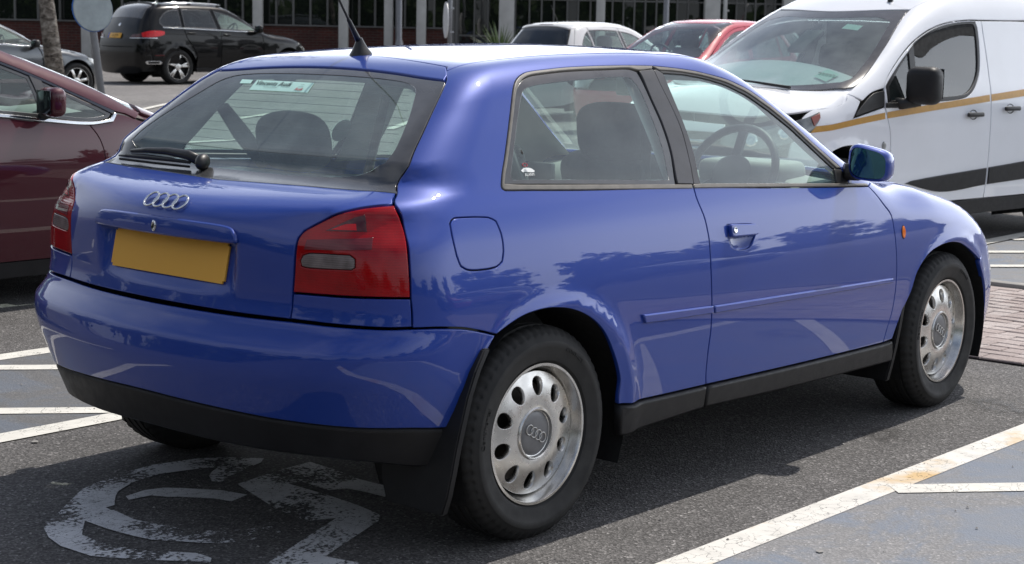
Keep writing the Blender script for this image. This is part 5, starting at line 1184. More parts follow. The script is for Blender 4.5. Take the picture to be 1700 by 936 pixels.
    box('sensor_housing', (2.06, 0, 1.405), (.26, .16, .04), M['cabin_dark'], wb, .012, Matrix.Rotation(R(33), 3, 'Y'))
    def on_screen(nm, q, mat):
        V, Fc, N = panel_mesh(S.fn('T'), q, step=.05, off=-.006, lip=0, gap=0, rnd=0); return mesh(nm, V, Fc, mat, wb, N=N)
    on_screen('toll_tag', [(1.93, .26), (1.99, .26), (1.99, .40), (1.93, .40)], M['sticker'])
    pk = on_screen('paper_permit', [(2.44, .52), (2.56, .50), (2.59, .63), (2.47, .65)], M['sticker'])
    P = B.at('T', [(2.515, .575)])[0]; text_mesh('permit_print', '=====', .05, M['ink_dark'], pk, Matrix.Translation(P + np.array([0, 0, .002])) @ frame_at((0, 0, 0), B.normal(P[None])[0], (-1, 0, .3)) , .0004)
    bon = [(2.87, 0), (2.82, .40), (2.72, .665), (2.635, .83), (2.70, .870), (2.80, .858), (2.95, .815), (3.10, .735), (3.26, .56), (3.33, .3), (3.35, 0)]
    C.sym('bonnet', 'T', bon, wp, lip=.014)
    C.sym('scuttle', 'T', [(2.40, 0), (2.42, .5), (2.45, .80), (2.60, .88), (2.85, .84), (3.1, .70), (3.22, .45), (3.25, 0)], wp, off=-.016, lip=0, gap=0, rnd=0)
    # nose
    nose = [(0, .30), (.55, .30), (.92, .33), (1.02, .5), (1.02, .66), (.55, .66), (0, .66)]
    C.sym('front_bumper', 'D', nose, wp, lip=.02)
    C.sym('bumper_grille', 'D', [(0, .20), (.55, .20), (.98, .21), (.93, .325), (.55, .295), (0, .295)], M['black_trim'])
    C.sym('grille', 'D', [(0, .665), (.32, .665), (.40, .74), (.46, .80), (0, .80)], M['black_trim'])
    for z in (.70, .745): tube('grille_bar', B.at('D', [(a, z) for a in np.linspace(-.38, .38, 9)]) + np.array([.012, 0, 0]), .012, M['chrome'], root, 6)
    C.sym('bonnet_lip', 'D', [(0, .805), (.46, .805), (.48, .86), (0, .875)], wp)
    hl = S.panel('headlight', 'D', [(.47, .73), (.60, .70), (.85, .735), (1.02, .80), (1.12, .90), (1.13, .955), (1.02, .915), (.85, .875), (.62, .83), (.48, .79)], M['van_lens'], (), True, off=.004, lip=.02)
    for k, sg in ((0, 1), (1, -1)):
        for a, z, r_ in ((.66, .765, .045), (.86, .81, .04)):
            P = B.at('D', [(a, z)])[0]; N = B.normal(P[None])[0]; P = (P + N * .008) * [1, sg, 1]; N = N * [1, sg, 1]
            l = lathe('lamp_reflector', [(r_, 0), (r_ * .8, .006), (r_ * .4, .002), (.0005, .006)], M['chrome'], hl[k], 20, 'z'); l.matrix_local = frame_at(P, N)
    S.panel('indicator', 'D', [(1.07, .855), (1.125, .91), (1.128, .945), (1.05, .915)], M['amber_dim'], (), True, off=.009, lip=.006, parent=hl[0])
    # stripe, rubbing strips, sill
    stL = [(3.02, .855), (2.83, .869), (2.60, .903), (2.29, .943), (1.80, .990), (1.10, 1.052), (.63, 1.090), (-.6, 1.19)]
    stB = [(-.6, 1.135), (.63, 1.040), (1.10, 1.003), (1.80, .945), (2.29, .900), (2.60, .862), (2.83, .830), (3.02, .815)]
    for a, b in ((2.295, 3.03), (1.082, 2.275), (.44, 1.062), (-.62, .05)):
        cl = lambda L: [(float(x), float(np.interp(x, [p[0] for p in sorted(L)], [p[1] for p in sorted(L)]))) for x in np.linspace(a, b, 8)]
        C.side('side_stripe', cl(stL) + cl(stB)[::-1], M['ochre'], off=.0015, lip=0, gap=0, rnd=0)
    mT = lambda x: .451 + (2.03 - x) * .082 if x > 1.97 else .472 + (1.97 - x) * .066
    mB = lambda x: .372 + (1.66 - x) * .055
    C.side('rubbing_strip', [(2.045, .452), (1.965, .472), (1.09, .531), (1.09, .405), (1.62, .376)], M['bumper_plastic'], off=.010, lip=.014, rnd=.005)
    C.side('rubbing_strip', [(1.066, .533), (.445, .575), (.445, .435), (1.066, .407)], M['bumper_plastic'], off=.010, lip=.014, rnd=.005)
    C.side('sill', [(2.17, .295), (1.08, .303), (.42, .305), (.42, .20), (2.17, .19)], M['bumper_plastic'], off=-.004, lip=.03)
    # arch flares are pressed in the skin; liners, wheels, handles, mirrors
    C.arches(((0, .33, .398), (2.66, .33, .398)), .86); C.wheels((0, 2.66), .785, .325, .205, .215, steel_face); C.under(-.8, 3.4, .70, .30)
    C.handles([(1.29, .913), (.83, .950)], M['black_trim'])
    for sg in (-1, 1):
        m = cushion('door_mirror', (2.06, 1.045 * sg, 1.125), (.16, .235, .255), M['bumper_plastic'], root, Matrix.Rotation(R(10 * sg), 4, 'Z'), round_=.38)
        tube('mirror_arm', [(2.06, 1.02 * sg, 1.02), (2.12, .93 * sg, 1.00), (2.15, .86 * sg, 1.00)], [.035, .038, .045], M['black_trim'], m, 10)
        g = box('mirror_glass', (1.978, 1.045 * sg, 1.14), (.006, .19, .20), M['mirror_dim'], m, .002)
        box('belt_strip', (2.13, .914 * sg, .990), (.32, .012, .035), M['black_trim'], root, .004)
    ab = lathe('aerial_base', [(.022, 0), (.018, .02), (.008, .035), (.0005, .036)], M['black_trim'], root, 16, 'z'); P = B.at('T', [(1.58, .36)])[0]; ab.matrix_local = Matrix.Translation(P)
    tube('aerial_mast', [(0, 0, .02), (-.10, 0, .22), (-.14, 0, .30)], [.007, .005, .003], M['black_trim'], ab)
    wp_ = tube('wiper_arm', [B.at('T', [(x, y)])[0] + np.array([0, 0, .02]) for x, y in ((2.80, .50), (2.80, .2), (2.74, -.15))], [.012, .009, .006], M['black_trim'], root, 6)
    # cab
    C.side('pillar_lining', [(1.05, .95), (1.20, .95), (1.17, 1.2), (1.10, 1.4), (1.10, 1.56), (1.0, 1.56), (1.0, 1.3)], M['cabin_dark'], off=-.035, lip=0, gap=0, rnd=0)
    S.panel('inner_side_panel', 'X', C.xz([(.9, .35), (2.25, .35), (2.30, .95), (1.95, .99), (.9, .99)]), M['cabin_dark'], (), True, step=.12, off=-.06, lip=0, gap=0, rnd=0)
    box('bulkhead', (.98, 0, .80), (.03, 1.64, .80), M['cabin_dark'], root); box('bulkhead', (.98, 0, 1.38), (.03, 1.38, .36), M['cabin_dark'], root)
    C.sym('roof_lining', 'T', [(.98, 0), (.98, .60), (1.5, .59), (1.68, .44), (1.74, 0)], M['cabin_light'], off=-.03, lip=0, gap=0, rnd=0, step=.15)
    cabin(root, [(1.30, -.42), (1.30, .42)], None, (2.40, 1.04, .80), (2.02, -.42, 1.09), z0=.47)
    return root

# ------------------------------------------------------------------ maroon people carrier in the next bay
def build_mpv():
    B = Body(plan=([-1, 0, 1.5, 2.3, 2.6, 2.95, 3.3], [.86, .925, .94, .925, .885, .78, .60]),
      sec=([.2, .4, .6, .75, .85, .95, 1.05, 1.3, 1.55, 1.7], [.05, .02, .004, .0, .012, .035, .075, .185, .29, .36]),
      rearx=([.2, .6, 1.0, 1.6], [-.85, -.9, -.85, -.55]), rearc=.1,
      roof=([-.8, 0, .6, 1.0, 1.4, 1.8, 2.2, 2.38, 2.5, 2.7, 2.9, 3.1, 3.3], [1.56, 1.63, 1.63, 1.58, 1.46, 1.32, 1.175, 1.10, 1.06, .99, .90, .77, .60]),
      crown=([0, 1, 2, 3], [.09, .09, .09, .10]), front=([.2, .5, .75], [3.22, 3.28, 3.18]), kr=.15, ks=([0, 1.5, 2.4, 3], [.09, .09, .10, .14]), kf=.3, fc=.3,
      arch=((2.50, .33, .36, .012), (0, .33, .38, .012)), xf=(2.3, .6))
    root = empty('people_carrier', 'dark maroon people carrier with chrome window line in the bay left of the blue car', 'car', (-.45, 4.53, .006))
    p = M['maroon']; C = Car(root, B, p, .045); S = C.S
    belt = [(2.235, .985), (2.20, .952), (2.04, .937), (1.76, .962), (1.53, .988), (.9, 1.02), (.1, 1.05), (-.45, 1.07)]
    cant = [(-.55, 1.40), (-.2, 1.46), (.4, 1.47), (.9, 1.43), (1.2, 1.385), (1.45, 1.315), (1.61, 1.260), (1.775, 1.196), (1.99, 1.102), (2.235, .998)]
    seam = [(-.55, .56), (0, .575), (.6, .58), (1.0, .60), (1.35, .645), (1.60, .695), (1.85, .745), (2.15, .80), (2.38, .84)]
    dl = [(2.05, .930), (2.10, .857), (2.126, .755), (2.12, .6), (2.07, .42), (2.02, .24)]
    fd = C.side('front_door', [(1.02, 1.008), (1.03, .6), (1.02, .24)] + dl[::-1] + [(2.04, .932), (1.76, .955), (1.53, .981)], p, lip=.016)
    rd = C.side('rear_door', [(.98, 1.012), (.99, .6), (.98, .24), (.42, .24), (.40, .45), (.22, .68), (.10, .85), (.10, 1.043)], p, lip=.016)
    C.side('rear_quarter', [(.06, 1.047), (.06, .85), (.19, .69)] + C.arc(0, .33, .38, .25, 12, True) + [(-.78, .25), (-.80, .7), (-.74, 1.1), (-.58, 1.38), (-.45, 1.065)], p, lip=.016)
    C.side('roof_rail', cant + [(2.30, .985), (2.37, .955)], p, top=[(2.42, .84)] + seam[::-1], lip=.014)
    wg = [(2.01, .24)] + C.arc(2.50, .33, .36, .25, 14) + [(2.91, .30), (2.94, .52), (2.90, .66), (2.80, .78), (2.62, .87), (2.48, .925), (2.38, .948), (2.30, .975), (2.243, .985), (2.205, .944)] + dl
    C.side('front_wing', wg, p, lip=.016)
    # lower body crease is in the section; chrome line, black frames, glass
    C.side('chrome_strip', [(1.0, 1.024), (1.53, .999), (1.76, .973), (2.04, .948), (2.185, .960), (2.222, .990), (2.240, .985), (2.203, .944), (2.04, .931), (1.76, .956), (1.53, .982), (1.0, 1.007)], M['chrome'], off=.006, lip=.012, gap=0, rnd=.003)
    C.side('chrome_strip', [(.99, 1.025), (.10, 1.060), (-.45, 1.085), (-.45, 1.066), (.10, 1.043), (.99, 1.008)], M['chrome'], off=.006, lip=.012, gap=0, rnd=.003)
    w1 = [(1.07, 1.022), (1.07, 1.385), (1.2, 1.368), (1.45, 1.300), (1.61, 1.243), (1.752, 1.188), (1.772, 1.10), (1.782, .975), (1.53, 1.000)]
    w2 = [(1.842, .972), (1.835, 1.10), (1.822, 1.158), (1.99, 1.082), (2.205, .988), (2.18, .966), (2.04, .950)]
    C.window(w1, border=.02); C.window(w2, border=.02, name='quarterlight')
    C.side('pillar_cover', [(1.752, 1.195), (1.772, 1.10), (1.784, .975), (1.842, .970), (1.835, 1.10), (1.822, 1.168)], M['pillar'], lip=.01)
    C.window([(.98, 1.026), (.98, 1.405), (.4, 1.445), (.06, 1.44), (.06, 1.062)], border=.02); C.window([(.02, 1.064), (.02, 1.44), (-.2, 1.44), (-.48, 1.36), (-.44, 1.085)], border=.02, name='quarterlight')
    C.side('pillar_cover', [(1.065, 1.025), (1.065, 1.40), (.985, 1.41), (.985, 1.03)], M['pillar'], lip=.01)
    C.side('window_seal', cant[3:] + [(2.205, .990), (1.99, 1.088), (1.775, 1.180), (1.61, 1.245), (1.45, 1.302), (1.2, 1.370), (.9, 1.415)], M['navy_trim'], off=.001, lip=.01, gap=0)
    # top
    C.sym('roof', 'T', [(-.57, 0), (-.55, .56)] + seam[1:4] + [(1.02, .4), (1.06, 0)], p, lip=.012)
    C.sym('windscreen', 'T', [(1.065, 0), (1.025, .4), (1.005, .602)] + seam[4:] + [(2.45, .6), (2.49, 0)], M['glass_front'], off=-.003, lip=.004, step=.1)
    C.sym('bonnet', 'T', [(2.50, 0), (2.46, .6), (2.43, .84), (2.55, .83), (2.75, .76), (2.92, .64), (3.02, .45), (3.08, 0)], p, lip=.014)
    C.sym('scuttle', 'T', [(2.30, 0), (2.30, .5), (2.28, .80), (2.45, .86), (2.7, .78), (2.88, .64), (2.96, .4), (3.0, 0)], p, off=-.014, lip=0, gap=0, rnd=0)
    C.sym('front_bumper', 'D', [(0, .2), (.6, .2), (1.0, .24), (1.0, .55), (.5, .56), (0, .56)], p, lip=.02)
    C.sym('grille', 'D', [(0, .565), (.36, .565), (.38, .69), (0, .70)], M['black_trim'])
    S.panel('headlight', 'D', [(.40, .58), (.95, .59), (1.10, .72), (1.12, .79), (.85, .74), (.42, .70)], M['clear_lens'], (), True, lip=.02)
    C.side('sill', [(.42, .238), (2.03, .238), (2.03, .15), (.42, .15)], M['bumper_plastic'], off=-.012, lip=.03)
    yh = [(0, .30), (-.60, .30), (-.78, .30), (-.80, .7), (-.74, 1.1)]
    C.sym('tailgate', 'Y', [(0, -.42), (-.80, -.42)] + [p_ for p_ in B.cv('S', 'Y', [(-.79, .45), (-.80, .7), (-.74, 1.1), (-.58, 1.38)])] + B.cv('T', 'Y', [(-.56, -.56), (-.57, 0)]), p, lip=.014)
    C.arches(((0, .33, .378), (2.50, .33, .358)), .87); C.wheels((0, 2.50), .79, .33, .215, .225, spoke_face(5, .06)); C.under(-.7, 3.0, .66)
    C.handles([(1.20, .90)], p)
    C.mirror(1.77, .985, 1.06, p, (.10, .18, .15))
    S.panel('inner_side_panel', 'X', C.xz([(-.3, .35), (2.2, .30), (2.35, .93), (2.0, .92), (.9, .98), (-.4, 1.03)]), M['cabin_dark'], (), True, step=.15, off=-.06, lip=0, gap=0, rnd=0)
    C.sym('roof_lining', 'T', [(-.4, 0), (-.4, .55), (.6, .56), (1.0, .58), (1.03, 0)], M['cabin_light'], off=-.03, lip=0, gap=0, rnd=0, step=.2)
    cabin(root, [(1.0, -.40), (1.0, .40)], (.05, .62, (.35, -.35)), (2.15, .96, .72), (1.68, -.40, 1.02), z0=.40)
    return root

# ------------------------------------------------------------------ black off-roader, seen from behind its right rear corner
def build_suv():
    B = Body(plan=([-1.1, -.6, 0, 1.5, 2.9, 3.2, 3.6], [.88, .945, .965, .960, .960, .905, .76]),
      sec=([.2, .5, .8, 1.0, 1.12, 1.20, 1.3, 1.5, 1.66, 1.8], [.06, .012, 0, .010, .030, .055, .095, .175, .25, .36]),
      rearx=([.25, .5, .75, .95, 1.1, 1.25, 1.45, 1.62, 1.72], [-.93, -1.0, -1.01, -.985, -.93, -.86, -.73, -.60, -.50]), rearc=.12,
      roof=([-1.1, -.7, 0, .8, 1.3, 1.6, 1.9, 2.2, 2.35, 2.6, 3.0, 3.4, 3.7], [1.60, 1.685, 1.745, 1.755, 1.715, 1.60, 1.42, 1.25, 1.19, 1.15, 1.10, 1.0, .85]),
      crown=([0, 1, 2, 3], [.08, .08, .10, .09]), front=([.2, .6, .9, 1.05], [3.74, 3.82, 3.78, 3.62]), kr=.2, ks=([-.5, 1.5, 2.4, 3], [.10, .10, .11, .15]), kf=.3, fc=.3,
      arch=((2.93, .385, .44, .022), (0, .385, .44, .022)), xf=(2.7, .7), xo=(.4, .95))
    root = empty('off_roader', 'black off-roader with tinted windows and silver five-spoke wheels parked before the glazed building', 'car', (19.14, 26.26, G(19.5, 25.6)), R(-5))
    p = M['black_paint']; C = Car(root, B, p, .07); S = C.S
    tail = [(-.60, .42), (-.64, .62), (-.70, .85), (-.70, 1.02), (-.66, 1.18), (-.62, 1.34), (-.55, 1.52), (-.46, 1.63)]
    cant = [(-.46, 1.63), (0, 1.665), (.6, 1.672), (1.1, 1.645), (1.4, 1.575), (1.7, 1.450), (2.0, 1.295), (2.20, 1.185)]
    seam = [(-.50, .58), (0, .61), (.6, .62), (1.2, .615), (1.5, .64), (1.8, .69), (2.1, .745), (2.3, .78)]
    qw = [(-.33, 1.225), (-.42, 1.30), (-.40, 1.39), (-.26, 1.52), (-.10, 1.590), (.12, 1.61), (.12, 1.215)]
    rw = [(.19, 1.213), (.19, 1.612), (.6, 1.618), (.93, 1.608), (1.04, 1.195)]
    fw = [(1.13, 1.192), (1.02, 1.600), (1.12, 1.585), (1.4, 1.518), (1.7, 1.395), (1.95, 1.262), (2.06, 1.175)]
    C.side('rear_quarter', tail + cant[1:2] + [(.15, 1.668), (.16, 1.19), (.20, 1.02), (.36, .80), (.46, .62)] + C.arc(0, .385, .44, .42, 14, True)[1:], p, [qw], lip=.014)
    C.side('rear_door', [(.165, 1.668), (.6, 1.671), (.97, 1.655), (1.08, 1.19), (1.10, .8), (1.08, .36), (.46, .36), (.475, .62), (.375, .80), (.215, 1.02), (.175, 1.19)], p, [rw], lip=.014)
    C.side('front_door', [(.985, 1.654), (1.1, 1.643), (1.4, 1.573), (1.7, 1.448), (2.0, 1.293), (2.12, 1.20), (2.20, 1.0), (2.20, .6), (2.14, .36), (1.09, .36), (1.11, .8), (1.09, 1.19)], p, [fw], lip=.014)
    C.side('front_wing', [(2.15, .36)] + C.arc(2.93, .385, .44, .42, 14) + [(3.42, .45), (3.46, .70), (3.40, .90), (3.30, .985), (3.0, 1.065), (2.6, 1.12), (2.35, 1.15), (2.20, 1.178), (2.13, 1.195), (2.21, 1.0), (2.21, .6)], p, lip=.014)
    C.side('roof_rail_panel', cant + [(2.33, 1.16)], p, top=[(2.35, .79)] + seam[::-1], lip=.012)
    for L, nm, mt in ((qw, 'rear_quarterlight', 'glass_dark'), (rw, 'side_window', 'glass_dark'), (fw, 'side_window', 'glass_side')): C.window(L, border=.02, name=nm, mat=M[mt])
    C.side('chrome_strip', [(-.36, 1.218), (.12, 1.208), (1.04, 1.186), (2.07, 1.164), (2.07, 1.152), (1.04, 1.172), (.12, 1.194), (-.34, 1.206)], M['chrome'], off=.004, lip=.006, gap=0)
    C.side('waist_groove', [(-.50, 1.095), (2.2, 1.035), (2.2, 1.022), (-.50, 1.080)], M['gap'], off=.002, lip=.004, gap=0)
    C.sym('roof', 'T', [(-.56, 0), (-.50, .58)] + seam[1:4] + [(1.24, .4), (1.28, 0)], p, lip=.012)
    for sg in (-1, 1):
        rl = tube('roof_rack_bar', B.at('T', [(x, .655 * sg) for x in np.linspace(-.35, 1.25, 9)]) + np.array([0, 0, .045]), .016, M['chrome'], root, 8)
        for x in (-.3, .45, 1.2): P = B.at('T', [(x, .655 * sg)])[0]; box('bar_foot', P + np.array([0, 0, .02]), (.08, .03, .05), M['black_trim'], rl)
    C.sym('windscreen', 'T', [(1.285, 0), (1.245, .4), (1.215, .618)] + seam[4:] + [(2.42, .5), (2.46, 0)], M['glass_front'], off=-.003, lip=.004, step=.12)
    C.sym('bonnet', 'T', [(2.47, 0), (2.43, .5), (2.36, .80), (2.6, .85), (3.0, .845), (3.35, .74), (3.55, .5), (3.62, 0)], p, lip=.014)
    # tail
    tY = B.cv('S', 'Y', tail); half = [(0, -.42), (-.70, -.42)]
    glb = [(0, .345), (-.50, .340), (-.655, .330)]; glt = [(-.56, .665), (-.3, .70), (0, .71)]
    C.sym('tailgate', 'Y', [(0, -.10), (-.80, -.10)] + tY[2:] + B.cv('T', 'Y', [(-.50, -.58), (-.56, 0)]), p, lip=.014)
    C.sym('rear_window', 'Y', glb + glt, M['frit'], off=.004, lip=.006)
    C.sym('rear_bumper', 'Y', [(0, -.46), (-.74, -.46)] + tY[:2] + [(-.80, -.105), (0, -.105)], p, lip=.02, off=.006)
    C.sym('spoiler', 'Y', [(0, .715), (-.3, .705), (-.57, .672), (-.56, .715), (-.3, .76), (0, .77)], p, off=.035, lip=.03)
    S.panel('rear_corner', 'C', [(.40, .44), (1.22, .44), (1.20, .70), (1.15, 1.20), (.45, 1.20)], p, (), True, off=-.012, lip=0, gap=0, rnd=0)
    C.overlay('tail_light', 'C', [(.60, 1.00), (.72, 1.00), (.84, 1.03), (.90, 1.06), (.90, 1.125), (.80, 1.14), (.68, 1.13), (.58, 1.085)], M['red_lens_bright'], .012)
    C.overlay('tailgate_light', 'C', [(.38, .99), (.61, 1.00), (.59, 1.075), (.42, 1.05)], M['red_lens_dark'], .010)
    C.overlay('chrome_strip', 'C', [(.38, .968), (.80, .978), (.80, .990), (.38, .982)], M['chrome'], .012)
    C.overlay('rear_reflector', 'C', [(.76, .605), (.90, .61), (.90, .635), (.76, .630)], M['red_lens_dark'], .012)
    bx = C.overlay('exhaust_tip', 'C', [(.66, .43), (.84, .43), (.86, .455), (.84, .50), (.66, .50), (.64, .47)], M['chrome'], .014)
    C.overlay('exhaust_opening', 'C', [(.675, .445), (.825, .445), (.825, .488), (.675, .488)], M['gap'], .017)
    P = B.at('Y', [(.03, .05)])[0] + np.array([-.012, 0, 0]); n_ = B.normal(B.at('Y', [(.03, .05)]))[0]
    pl = box('number_plate', (0, 0, 0), (.52, .112, .006), M['plate_bright'], root, .002); pl.matrix_local = frame_at(P, n_)
    b_ = box('plate_band', (-.238, 0, .0035), (.044, .112, .004), M['plate_blue'], pl, .001)
    text_mesh('plate_print', '15 JEW', .088, M['gap'], pl, Matrix.Translation((.02, 0, .0036)), .0004)
    bd = lathe('round_badge', [(.04, 0), (.036, .006), (.0005, .008)], M['chrome'], root, 20, 'z'); P2, N2 = S.pt('Y', (.0, .215), .004); bd.matrix_local = frame_at(P2, N2)
    # nose
    C.sym('front_bumper', 'D', [(0, .25), (.5, .25), (.85, .30), (.88, .68), (.4, .66), (0, .66)], p, lip=.02)
    C.sym('grille', 'D', [(0, .67), (.26, .67), (.28, .92), (0, .93)], M['black_trim'])
    S.panel('headlight', 'D', [(.30, .74), (.80, .74), (.97, .86), (.98, .93), (.60, .92), (.31, .90)], M['clear_lens'], (), True, lip=.02)
    C.arches(((0, .385, .438), (2.93, .385, .438)), .90); C.wheels((0, 2.93), .815, .378, .28, .27, spoke_face(5, .038, .13)); C.under(-.85, 3.5, .72, .34)
    C.side('sill', [(.46, .358), (2.14, .358), (2.14, .26), (.46, .26)], M['bumper_plastic'], off=.012, lip=.03)
    C.handles([(.34, 1.10), (1.26, 1.08)], p); C.mirror(2.02, 1.08, 1.22, p, (.13, .22, .17))
    box('cabin_floor', (.8, 0, .8), (2.6, 1.5, .1), M['cabin_dark'], root)
    C.sym('roof_lining', 'T', [(-.4, 0), (-.4, .55), (.6, .58), (1.2, .58), (1.25, 0)], M['cabin_light'], off=-.03, lip=0, gap=0, rnd=0, step=.2)
    cabin(root, [(1.15, -.40), (1.15, .40)], (.25, .64, (.36, -.36)), (2.15, 1.12, .74), (1.75, -.40, 1.17), z0=.58)
    return root

# ------------------------------------------------------------------ grey saloon beside the birch
def build_saloon():
    B = Body(plan=([-1, -.5, 0, 1.5, 2.4, 2.85, 3.2, 3.5], [.80, .87, .905, .913, .908, .885, .81, .69]),
      sec=([.2, .45, .65, .8, .88, .95, 1.05, 1.25, 1.38, 1.5], [.045, .01, 0, .012, .034, .068, .125, .235, .31, .40]),
      rearx=([.2, .5, .75, .95, 1.05], [-.98, -1.05, -1.05, -1.0, -.9]), rearc=.15,
      roof=([-1.05, -.7, -.35, .1, .5, .9, 1.2, 1.45, 1.75, 2.05, 2.25, 2.6, 3.0, 3.35, 3.6], [.97, 1.02, 1.10, 1.31, 1.40, 1.425, 1.41, 1.35, 1.21, 1.05, .975, .93, .86, .76, .62]),
      crown=([0, 1, 2, 3], [.10, .10, .10, .11]), front=([.2, .5, .7], [3.52, 3.60, 3.52]), kr=.15, ks=([0, 1.4, 2.2, 3], [.09, .09, .09, .13]), kf=.28, fc=.30,
      arch=((2.81, .33, .372, .016), (0, .33, .372, .016)), xf=(2.6, .5), xo=(.3, .7))
    root = empty('saloon_car', 'mid-grey saloon with seven-spoke wheel standing behind the birch trunk', 'car', (10.60, 21.80, G(13.3, 21)), R(-2))
    p = M['grey_paint']; C = Car(root, B, p, .07); S = C.S
    belt = [(2.12, .905), (1.6, .930), (.9, .955), (.2, .975), (-.35, .99)]
    cant = [(-.45, 1.01), (-.2, 1.13), (.1, 1.245), (.45, 1.318), (.9, 1.338), (1.2, 1.315), (1.45, 1.245), (1.75, 1.105), (2.0, .970), (2.12, .912)]
    seam = [(-.5, .60), (-.2, .58), (.1, .56), (.5, .565), (1.0, .58), (1.3, .60), (1.6, .65), (1.9, .70), (2.18, .745)]
    C.side('front_door', [(.95, .950), (.98, .6), (.97, .26), (2.05, .26), (2.12, .5), (2.12, .75), (2.06, .905), (1.6, .926)], p, lip=.014)
    C.side('rear_door', [(.93, .951), (.96, .6), (.95, .26), (.42, .26), (.36, .50), (.16, .71), (-.02, .85), (-.05, .982)], p, lip=.014)
    C.side('rear_quarter', [(-.07, .984), (-.04, .85), (.14, .72)] + C.arc(0, .33, .372, .27, 12, True)[0:] + [(-.80, .28), (-.86, .6), (-.84, .9), (-.5, .99)], p, lip=.014)
    C.side('front_wing', [(2.06, .26)] + C.arc(2.81, .33, .372, .27, 14) + [(3.20, .32), (3.24, .52), (3.20, .66), (3.05, .77), (2.75, .845), (2.4, .880), (2.16, .900), (2.075, .905), (2.135, .75), (2.135, .5)], p, lip=.014)
    C.side('roof_rail_panel', cant + [(2.20, .905)], p, top=[(2.22, .75)] + seam[::-1], lip=.012)
    C.side('chrome_strip', [(-.40, 1.004), (.2, .992), (.9, .972), (1.6, .946), (2.08, .922), (2.08, .910), (1.6, .930), (.9, .956), (.2, .977), (-.40, .990)], M['chrome'], off=.004, lip=.008, gap=0)
    C.window([(1.0, .970), (.97, 1.318), (1.2, 1.296), (1.45, 1.228), (1.75, 1.088), (1.98, .965), (2.02, .930), (1.6, .950)], border=.016); C.window([(.94, .972), (.91, 1.320), (.45, 1.30), (.1, 1.228), (-.2, 1.115), (-.38, 1.008), (.2, .994)], border=.016)
    C.sym('roof', 'T', [(.06, 0), (.08, .56)] + seam[3:5] + [(1.22, .588), (1.27, .3), (1.29, 0)], p, lip=.012)
    C.sym('windscreen', 'T', [(1.295, 0), (1.275, .3), (1.23, .590)] + seam[5:] + [(2.30, .5), (2.35, 0)], M['glass_front'], off=-.003, lip=.004, step=.12)
    C.sym('rear_window', 'T', [(.05, 0), (.07, .555), (-.2, .578), (-.45, .595), (-.5, 0)], M['glass_dark'], off=-.003, lip=.004, step=.12)
    C.sym('boot_lid', 'T', [(-.51, 0), (-.46, .60), (-.52, .72), (-.85, .70), (-.92, 0)], p, lip=.012)
    C.sym('bonnet', 'T', [(2.36, 0), (2.31, .5), (2.22, .755), (2.5, .80), (2.85, .78), (3.15, .68), (3.32, .45), (3.38, 0)], p, lip=.014)
    C.sym('front_bumper', 'D', [(0, .18), (.55, .18), (.95, .22), (.97, .52), (.5, .54), (0, .54)], p, lip=.02)
    C.sym('grille', 'D', [(0, .545), (.24, .545), (.25, .72), (0, .73)], M['black_trim'])
    S.panel('headlight', 'D', [(.28, .56), (.80, .57), (1.02, .66), (1.06, .73), (.75, .71), (.29, .69)], M['clear_lens'], (), True, lip=.02, off=.003)
    C.side('sill', [(.42, .258), (2.05, .258), (2.05, .17), (.42, .17)], p, off=-.01, lip=.03)
    C.sym('rear_panel', 'Y', [(0, -.45), (-.72, -.45)] + B.cv('S', 'Y', [(-.84, .5), (-.86, .7), (-.84, .9)]) + [(-.6, .24), (0, .25)], p, lip=.014)
    C.arches(((0, .33, .370), (2.81, .33, .370)), .855); C.wheels((0, 2.81), .775, .325, .225, .235, spoke_face(7, .046)); C.under(-.8, 3.3, .64, .24)
    C.handles([(1.10, .82), (.16, .84)], p); C.mirror(1.93, 1.02, .965, M['black_trim'], (.11, .19, .13))
    box('cabin_floor', (.8, 0, .6), (2.5, 1.4, .1), M['cabin_dark'], root)
    C.sym('roof_lining', 'T', [(.1, 0), (.1, .52), (.5, .53), (1.2, .55), (1.25, 0)], M['cabin_light'], off=-.03, lip=0, gap=0, rnd=0, step=.2)
    cabin(root, [(.95, -.38), (.95, .38)], (.15, .62, (.35, -.35)), (2.0, .87, .68), (1.58, -.38, .93), z0=.30)
    return root

# ------------------------------------------------------------------ small hatchbacks (white, red, and the roof behind)
HATCH = Body(plan=([-.8, -.4, 0, 1.2, 2.2, 2.5, 2.9, 3.15], [.74, .80, .83, .842, .838, .82, .75, .64]),
      sec=([.2, .45, .65, .8, .88, .97, 1.1, 1.3, 1.42, 1.5], [.045, .01, 0, .012, .034, .070, .13, .225, .29, .36]),
      rearx=([.2, .5, .7, .85, .95, 1.1, 1.25, 1.38, 1.44], [-.66, -.72, -.73, -.71, -.67, -.57, -.45, -.33, -.26]), rearc=.16,
      roof=([-.7, -.3, 0, .4, .8, 1.1, 1.3, 1.6, 1.9, 2.1, 2.4, 2.7, 2.95, 3.15], [1.36, 1.42, 1.45, 1.47, 1.465, 1.43, 1.365, 1.22, 1.06, .98, .93, .86, .77, .64]),
      crown=([0, 1, 2, 3], [.09, .09, .10, .12]), front=([.2, .5, .75], [3.14, 3.20, 3.10]), kr=.16, ks=([0, 1.4, 2.2, 3], [.085, .085, .09, .13]), kf=.28, fc=.30,
      arch=((2.47, .31, .35, .012), (0, .31, .35, .012)), xf=(2.3, .5), xo=(.35, .75))
